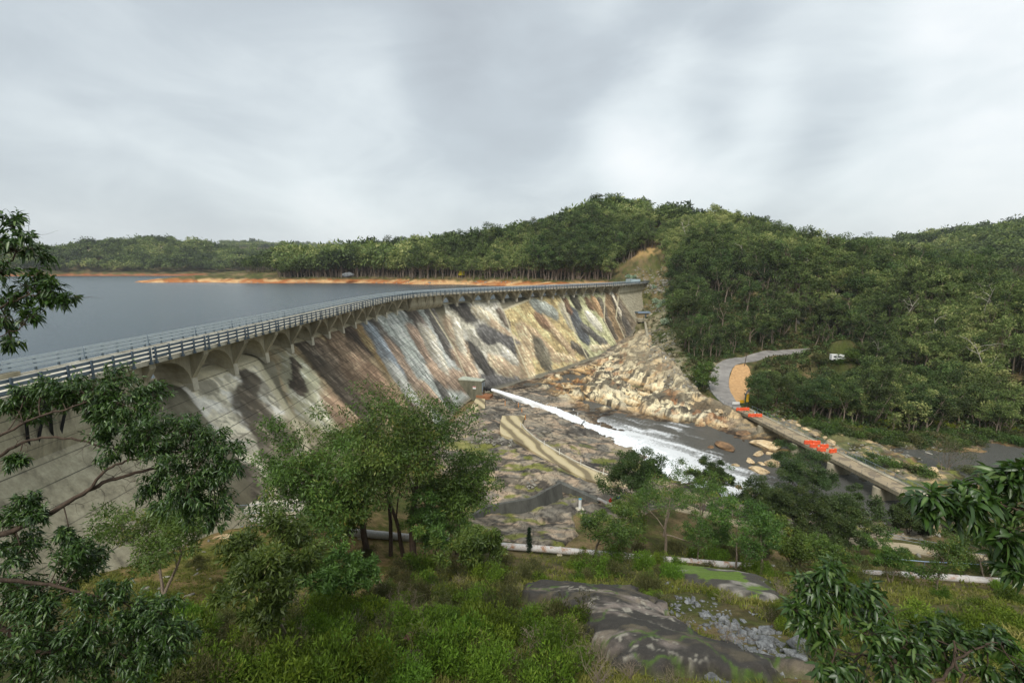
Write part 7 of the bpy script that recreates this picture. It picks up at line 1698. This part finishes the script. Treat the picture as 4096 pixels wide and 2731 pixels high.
for i in range(54):
    u, v = (G8.uniform(1880, 2055), 0) if i < 44 else (G8.uniform(2110, 2155), G8.uniform(1915, 1958))
    if i < 44: v = 1752 + (u - 1880) * .10 + G8.normal() * 11
    p, D = hit(u, v); s = G8.uniform(.4, .85); put_rock(random.choice(hrm['p']), 'stone', p, s, s * .9, s * .85, G8.uniform(0, 6.28), 'angular pale stone in the line of riprap beside the concrete ramp', 'riprap stones beside the ramp', .2, tilt=G8.normal() * .3)
p, D = hit(898, 2152); put_rock(rr_m['c'][0], 'boulder', p, 1.15, .7, .5, .2, 'big flat pale boulder on the grass below the access platform', None); rr_m['c'][0]
for i in range(46):
    u, v = G8.uniform(560, 1300), G8.uniform(2140, 2420); p, D = hit(u, v); s = G8.uniform(.12, .42)
    put_rock(random.choice(hrm['p']), 'stone', p, s * 1.3, s, s * .6, G8.uniform(0, 6.28), 'small pale stone half buried in the grass slope under the dam', 'stones on the grass slope', .35)
# dark rubble heap and the grey rubble stream of the near slope
for i in range(44):
    a = G8.normal(size=2); u, v = 1615 + a[0] * 46, 2650 + a[1] * 30; p, D = hit(u, v); s = G8.uniform(.2, .5)
    put_rock(random.choice(hrm['d']), 'stone', p + [0, 0, .5 * math.exp(-(a @ a) / 1.2)], s, s * .85, s * .8, G8.uniform(0, 6.28), 'dark angular stone in the heap beside the rusty culvert pipe', 'dark stones heaped by the culvert', .1, tilt=G8.normal() * .4)
for i in range(210):
    t = G8.random()**.9; u = 2690 + (3190 - 2690) * t + G8.normal() * (60 - 18 * t); v = 2395 + (2655 - 2395) * t + G8.normal() * (30 - 8 * t); p, D = hit(u, v); s = (.15 + .45 * G8.random()**3) * (1 + .9 * (t > .55) * G8.random())
    put_rock(random.choice(hrm['g']), 'stone', p, s, s * .9, s * .75, G8.uniform(0, 6.28), 'grey angular stone in the stream of rubble on the slope beside the rock slab', 'grey rubble beside the rock slab', .22, tilt=G8.normal() * .35)
class RM:
    def __init__(s): s.V, s.T, s.b = [], [], 0
    def add(s, p, sc_, g, k=.8):
        V, T = hr[g.integers(len(hr))]; a = g.uniform(0, 6.28); c, q = math.cos(a), math.sin(a); tl = g.normal() * .4
        M = np.array([[c, q, 0], [-q, c, 0], [0, 0, 1]]) @ np.array([[1, 0, 0], [0, math.cos(tl), math.sin(tl)], [0, -math.sin(tl), math.cos(tl)]])
        s.V.append((V * np.array([1, .9, k]) @ M) * sc_ + p); s.T.append(T + s.b); s.b += len(V)
    def build(s, name, mat): tag(link(name, npmesh(name, np.concatenate(s.V), None, mat, T=np.concatenate(s.T))), kind='stuff')
rm = RM()
def sc_px(n, u0, u1, v0, v1, s0, s1, rm, g, cond=None):
    for _ in range(n):
        u, v = g.uniform(u0, u1), g.uniform(v0, v1); p, D = hit(u, v)
        if cond is not None and not cond(p): continue
        rm.add(p + [0, 0, -.05 * s1], g.uniform(s0, s1), g)
g9 = np.random.default_rng(1801)
sc_px(240, 2000, 3200, 2260, 2460, .06, .22, rm, g9); sc_px(160, 1500, 2450, 2480, 2731, .05, .18, rm, g9); sc_px(90, 2600, 3300, 2380, 2731, .06, .2, rm, g9)
rm.build('gravel_stones', m_rgrey); rm = RM()
sc_px(170, 2590, 2700, 1315, 1440, .5, 1.4, rm, g9); sc_px(170, 2575, 2690, 1118, 1172, .6, 1.7, rm, g9); sc_px(80, 2560, 2720, 1215, 1250, .5, 1.4, rm, g9); sc_px(160, 2650, 2850, 1440, 1560, .4, 1.3, rm, g9); sc_px(140, 3060, 3350, 1600, 1700, .3, .9, rm, g9); sc_px(120, 2540, 2740, 1068, 1118, .5, 1.4, rm, g9); sc_px(60, 3000, 3250, 1110, 1300, .8, 2.0, rm, g9)
sc_px(170, 3200, 3800, 1770, 1850, .3, .8, rm, g9, lambda p: p[2] > WZ - .6); sc_px(110, 3350, 3700, 2080, 2160, .2, .55, rm, g9); sc_px(80, 650, 2080, 1128, 1134, .5, 1.8, rm, g9)
rm.build('talus', m_rpale)
p, D = hit(1580, 1112); put_rock(hrm['g'][2], 'boulder', pd(1392, 1106, 470), 7, 6, 5.5, .4, 'large grey boulder on the far shore at the edge of the forest', None)
p, D = hit(3060, 1130); put_rock(hrm['g'][3], 'boulder', p, 7, 5, 4.2, .4, 'large grey outcrop boulder high on the forested slope', None)
# ------------------------------------------------------------------ rock slabs of the near slope
def slab(name, mask, bb, step, rise, colf, lab):
    x = np.arange(bb[0], bb[1], step); y = np.arange(bb[2], bb[3], step); X, Y = np.meshgrid(x, y, indexing='ij'); m = mask.sample(X + (fbm(X / 1.3, Y / 1.3, 4, 1931) - .5) * 3.0, Y + (fbm(X / 1.3 + 9, Y / 1.3, 4, 1933) - .5) * 2.4); dome = PolyMask(mask.p, 2.6).sample(X, Y)
    BC_ = 0
    nn_ = fbm(X / 3.2, Y / 2.0, 4, 1901); st_ = np.floor(fbm(X / 3.5 + Y / 6, Y / 5, 3, 1903) * 6) / 6
    Z = H(X, Y) - .35 + dome * .9 * rise * m + m * (.35 + rise * (.5 + (nn_ - .5) * .9 + (st_ - .5) * .6)) + (fbm(X / .5, Y / .5, 3, 1905) - .5) * .06
    Q = grid_faces(len(x), len(y)); Q = Q[m.reshape(-1)[Q].max(1) > .02]; us = np.unique(Q); mp_ = np.full(X.size, -1); mp_[us] = np.arange(len(us))
    o = link(name, npmesh(name, np.stack([X, Y, Z], -1).reshape(-1, 3)[us], mp_[Q], m_rock2, col=colf(X, Y, Z, m).reshape(-1, 3)[us], smooth=True)); tag(o, kind='structure'); return o
m_rock2, nt, b = newmat('slab_rock'); a = N(nt, 'ShaderNodeAttribute', attribute_name='Col'); v = coords(nt); n1 = noise(nt, 2.5, 8, .7, v); n2 = noise(nt, 16, 5, .75, v)
vo = N(nt, 'ShaderNodeTexVoronoi', Scale=3.2); nt.links.new(v, vo.inputs['Vector'])
c = mixc(nt, 1, a.outputs['Color'], ramp(nt, n1, [(.3, .7), (.7, 1.25)]), 'MULTIPLY'); c = mixc(nt, 1, c, ramp(nt, n2, [(.3, .7), (.7, 1.25)]), 'MULTIPLY')
c = mixc(nt, ramp(nt, n2, [(.62, 0), (.70, .55)]), c, tuple(S(150, 148, 128)))
nt.links.new(c, b.inputs['Base Color']); b.inputs['Roughness'].default_value = .8; bump(nt, b, n1, .6, .12)
def col_fg(X, Y, Z, m):
    n = fbm(X / 3.6 + Y / 5, Y / 3.0, 4, 1911); k = fbm(X / 1.4, Y / 1.4, 3, 1913)
    c = lerp(S(54, 50, 44), S(136, 124, 114), (sst(.50, .62, n * .65 + k * .35) * .85)[..., None]); c = lerp(c, S(104, 94, 72), (sst(.55, .68, k) * .5)[..., None]); li = fbm(X / .35, Y / .35, 3, 1917); c = lerp(c, S(168, 162, 146), (sst(.64, .70, li) * .7 * sst(.4, .6, n))[..., None])
    gx = 1 - np.abs(fbm(X / 4, Y / 4, 3, 1915) * 2 - 1); c = lerp(c, S(70, 96, 22), (sst(.965, .99, gx) * .8)[..., None]); return lerp(S(80, 84, 40), c, sst(.2, .75, m)[..., None])
def col_fg2(X, Y, Z, m):
    n = fbm(X / 2.4, Y / 1.8, 4, 1921); c = lerp(S(140, 134, 124), S(66, 62, 54), sst(.38, .5, fbm(X / 3, Y / 2, 3, 1923))[..., None])
    c = lerp(c, S(92, 118, 26), (sst(.50, .56, n) * .9)[..., None]); return lerp(S(84, 92, 40), c, sst(.2, .7, m)[..., None])
q = FG.p; slab('rock_slab', FG, (q[:, 0].min() - 1, q[:, 0].max() + 1, q[:, 1].min() - 1, q[:, 1].max() + 1), .14, .9, col_fg, '')
q = FG2.p; slab('mossy_slab', FG2, (q[:, 0].min() - 1, q[:, 0].max() + 1, q[:, 1].min() - 1, q[:, 1].max() + 1), .2, .4, col_fg2, '')
for u, v, w, h, lab in [(2680, 2665, 75, 40, 'big rounded grey boulder at the lower edge of the dark rock slab'), (2900, 2715, 120, 36, 'long low grey boulder at the bottom beside the rubble')]:
    p, D = hit(u, v); s = w / F_ * D; put_rock(npmesh('boulder', *(lambda q_: (q_[0], None))(round_rock(int(u))), m_rgrey, T=round_rock(int(u))[1], smooth=True), 'boulder', p, s, s * .7, h / F_ * D, .4, lab, None)
# rusty culvert, log, small things
p, D = hit(1700, 2628); cu = empty('culvert_pipe', tuple(p)); tag(cu, 'rusty steel culvert pipe end sticking out of the bushes by the dark stones', 'pipe')
m_rust = plain('rusted_steel', S(84, 60, 48), .85, .35, 3, c2=S(62, 42, 34)); d = np.array([.85, -.5, .05]); d /= np.linalg.norm(d); c0 = p + [0, 0, .35]; m = MB(); K = 24; vs_ = []
s1 = np.cross(d, [0, 0, 1]); s1 /= np.linalg.norm(s1); u1 = np.cross(s1, d)
for t, r in ((-1.2, .55), (0, .55), (0, .46), (-1.2, .46)):
    for k in range(K): w = 2 * math.pi * k / K; vs_.append(c0 + d * t + (s1 * math.cos(w) + u1 * math.sin(w)) * r)
m.add(vs_, [tuple(f) for f in grid_faces(4, K, True)]); fixn(m.build('pipe', m_rust, cu)); 
for u0, v0, u1_, v1, r, lab in [(1698, 2362, 1838, 2385, .16, 'dark weathered log lying across the slope among the shrubs'), (1705, 2380, 1830, 2400, .11, 'thinner dark log lying beside the larger one on the slope')]:
    a_, _ = hit(u0, v0); b_, _ = hit(u1_, v1); kk = np.linspace(0, 1, 8)[:, None]; P_ = a_ + (b_ - a_) * kk + np.random.default_rng(3).normal(size=(8, 3)) * .05 + [0, 0, .15]
    V, Q = tubes([(P_, np.linspace(r, r * .6, 8), 9)]); tag(link('log', npmesh('log', V, Q, m_barkd)), lab, 'log')
for i, (u, v, l) in enumerate([(1316, 2310, 1.6), (2230, 1095, 9), (1560, 1130, 8), (3640, 1700, 9), (3420, 1695, 6), (1960, 1118, 9)]):
    if v < 1140: p = pd(u, v + 14, 445); 
    else: p, D = hit(u, v)
    V, Q = gen_dead(1950 + i, l, .02, 2); c_ = V[:, 2].copy(); V2 = V.copy(); V2[:, 2] = V[:, 1] + .15; V2[:, 1] = c_ * .3; V2[:, 0] = V[:, 0] + c_ * .95
    o = link('fallen_branch', npmesh('fallen_branch', V2, Q, m_barkw)); o.location = tuple(p); tag(o, ['pale fallen branch on the grass slope in front of the trees', 'pale driftwood log lying on the orange shore behind the dam', 'pale driftwood on the orange shore of the wooded point', 'bleached fallen trunk among the ferns on the far river bank', 'short bleached fallen trunk by the river bushes', 'driftwood snag on the orange shore near the yellow wattle'][i], 'fallen branch')
# ------------------------------------------------------------------ air
m_haze = bpy.data.materials.new('haze'); m_haze.use_nodes = True; nt = m_haze.node_tree
for n_ in list(nt.nodes):
    if n_.type == 'BSDF_PRINCIPLED': nt.nodes.remove(n_)
pv = nt.nodes.new('ShaderNodeVolumePrincipled'); pv.inputs['Color'].default_value = (.86, .90, .95, 1); pv.inputs['Density'].default_value = 0.00007
nt.links.new(pv.outputs[0], nt.nodes['Material Output'].inputs['Volume'])
hb = MB().box((0, 0, 90), (16400, 16400, 460)).build('haze', m_haze); tag(hb, kind='stuff')
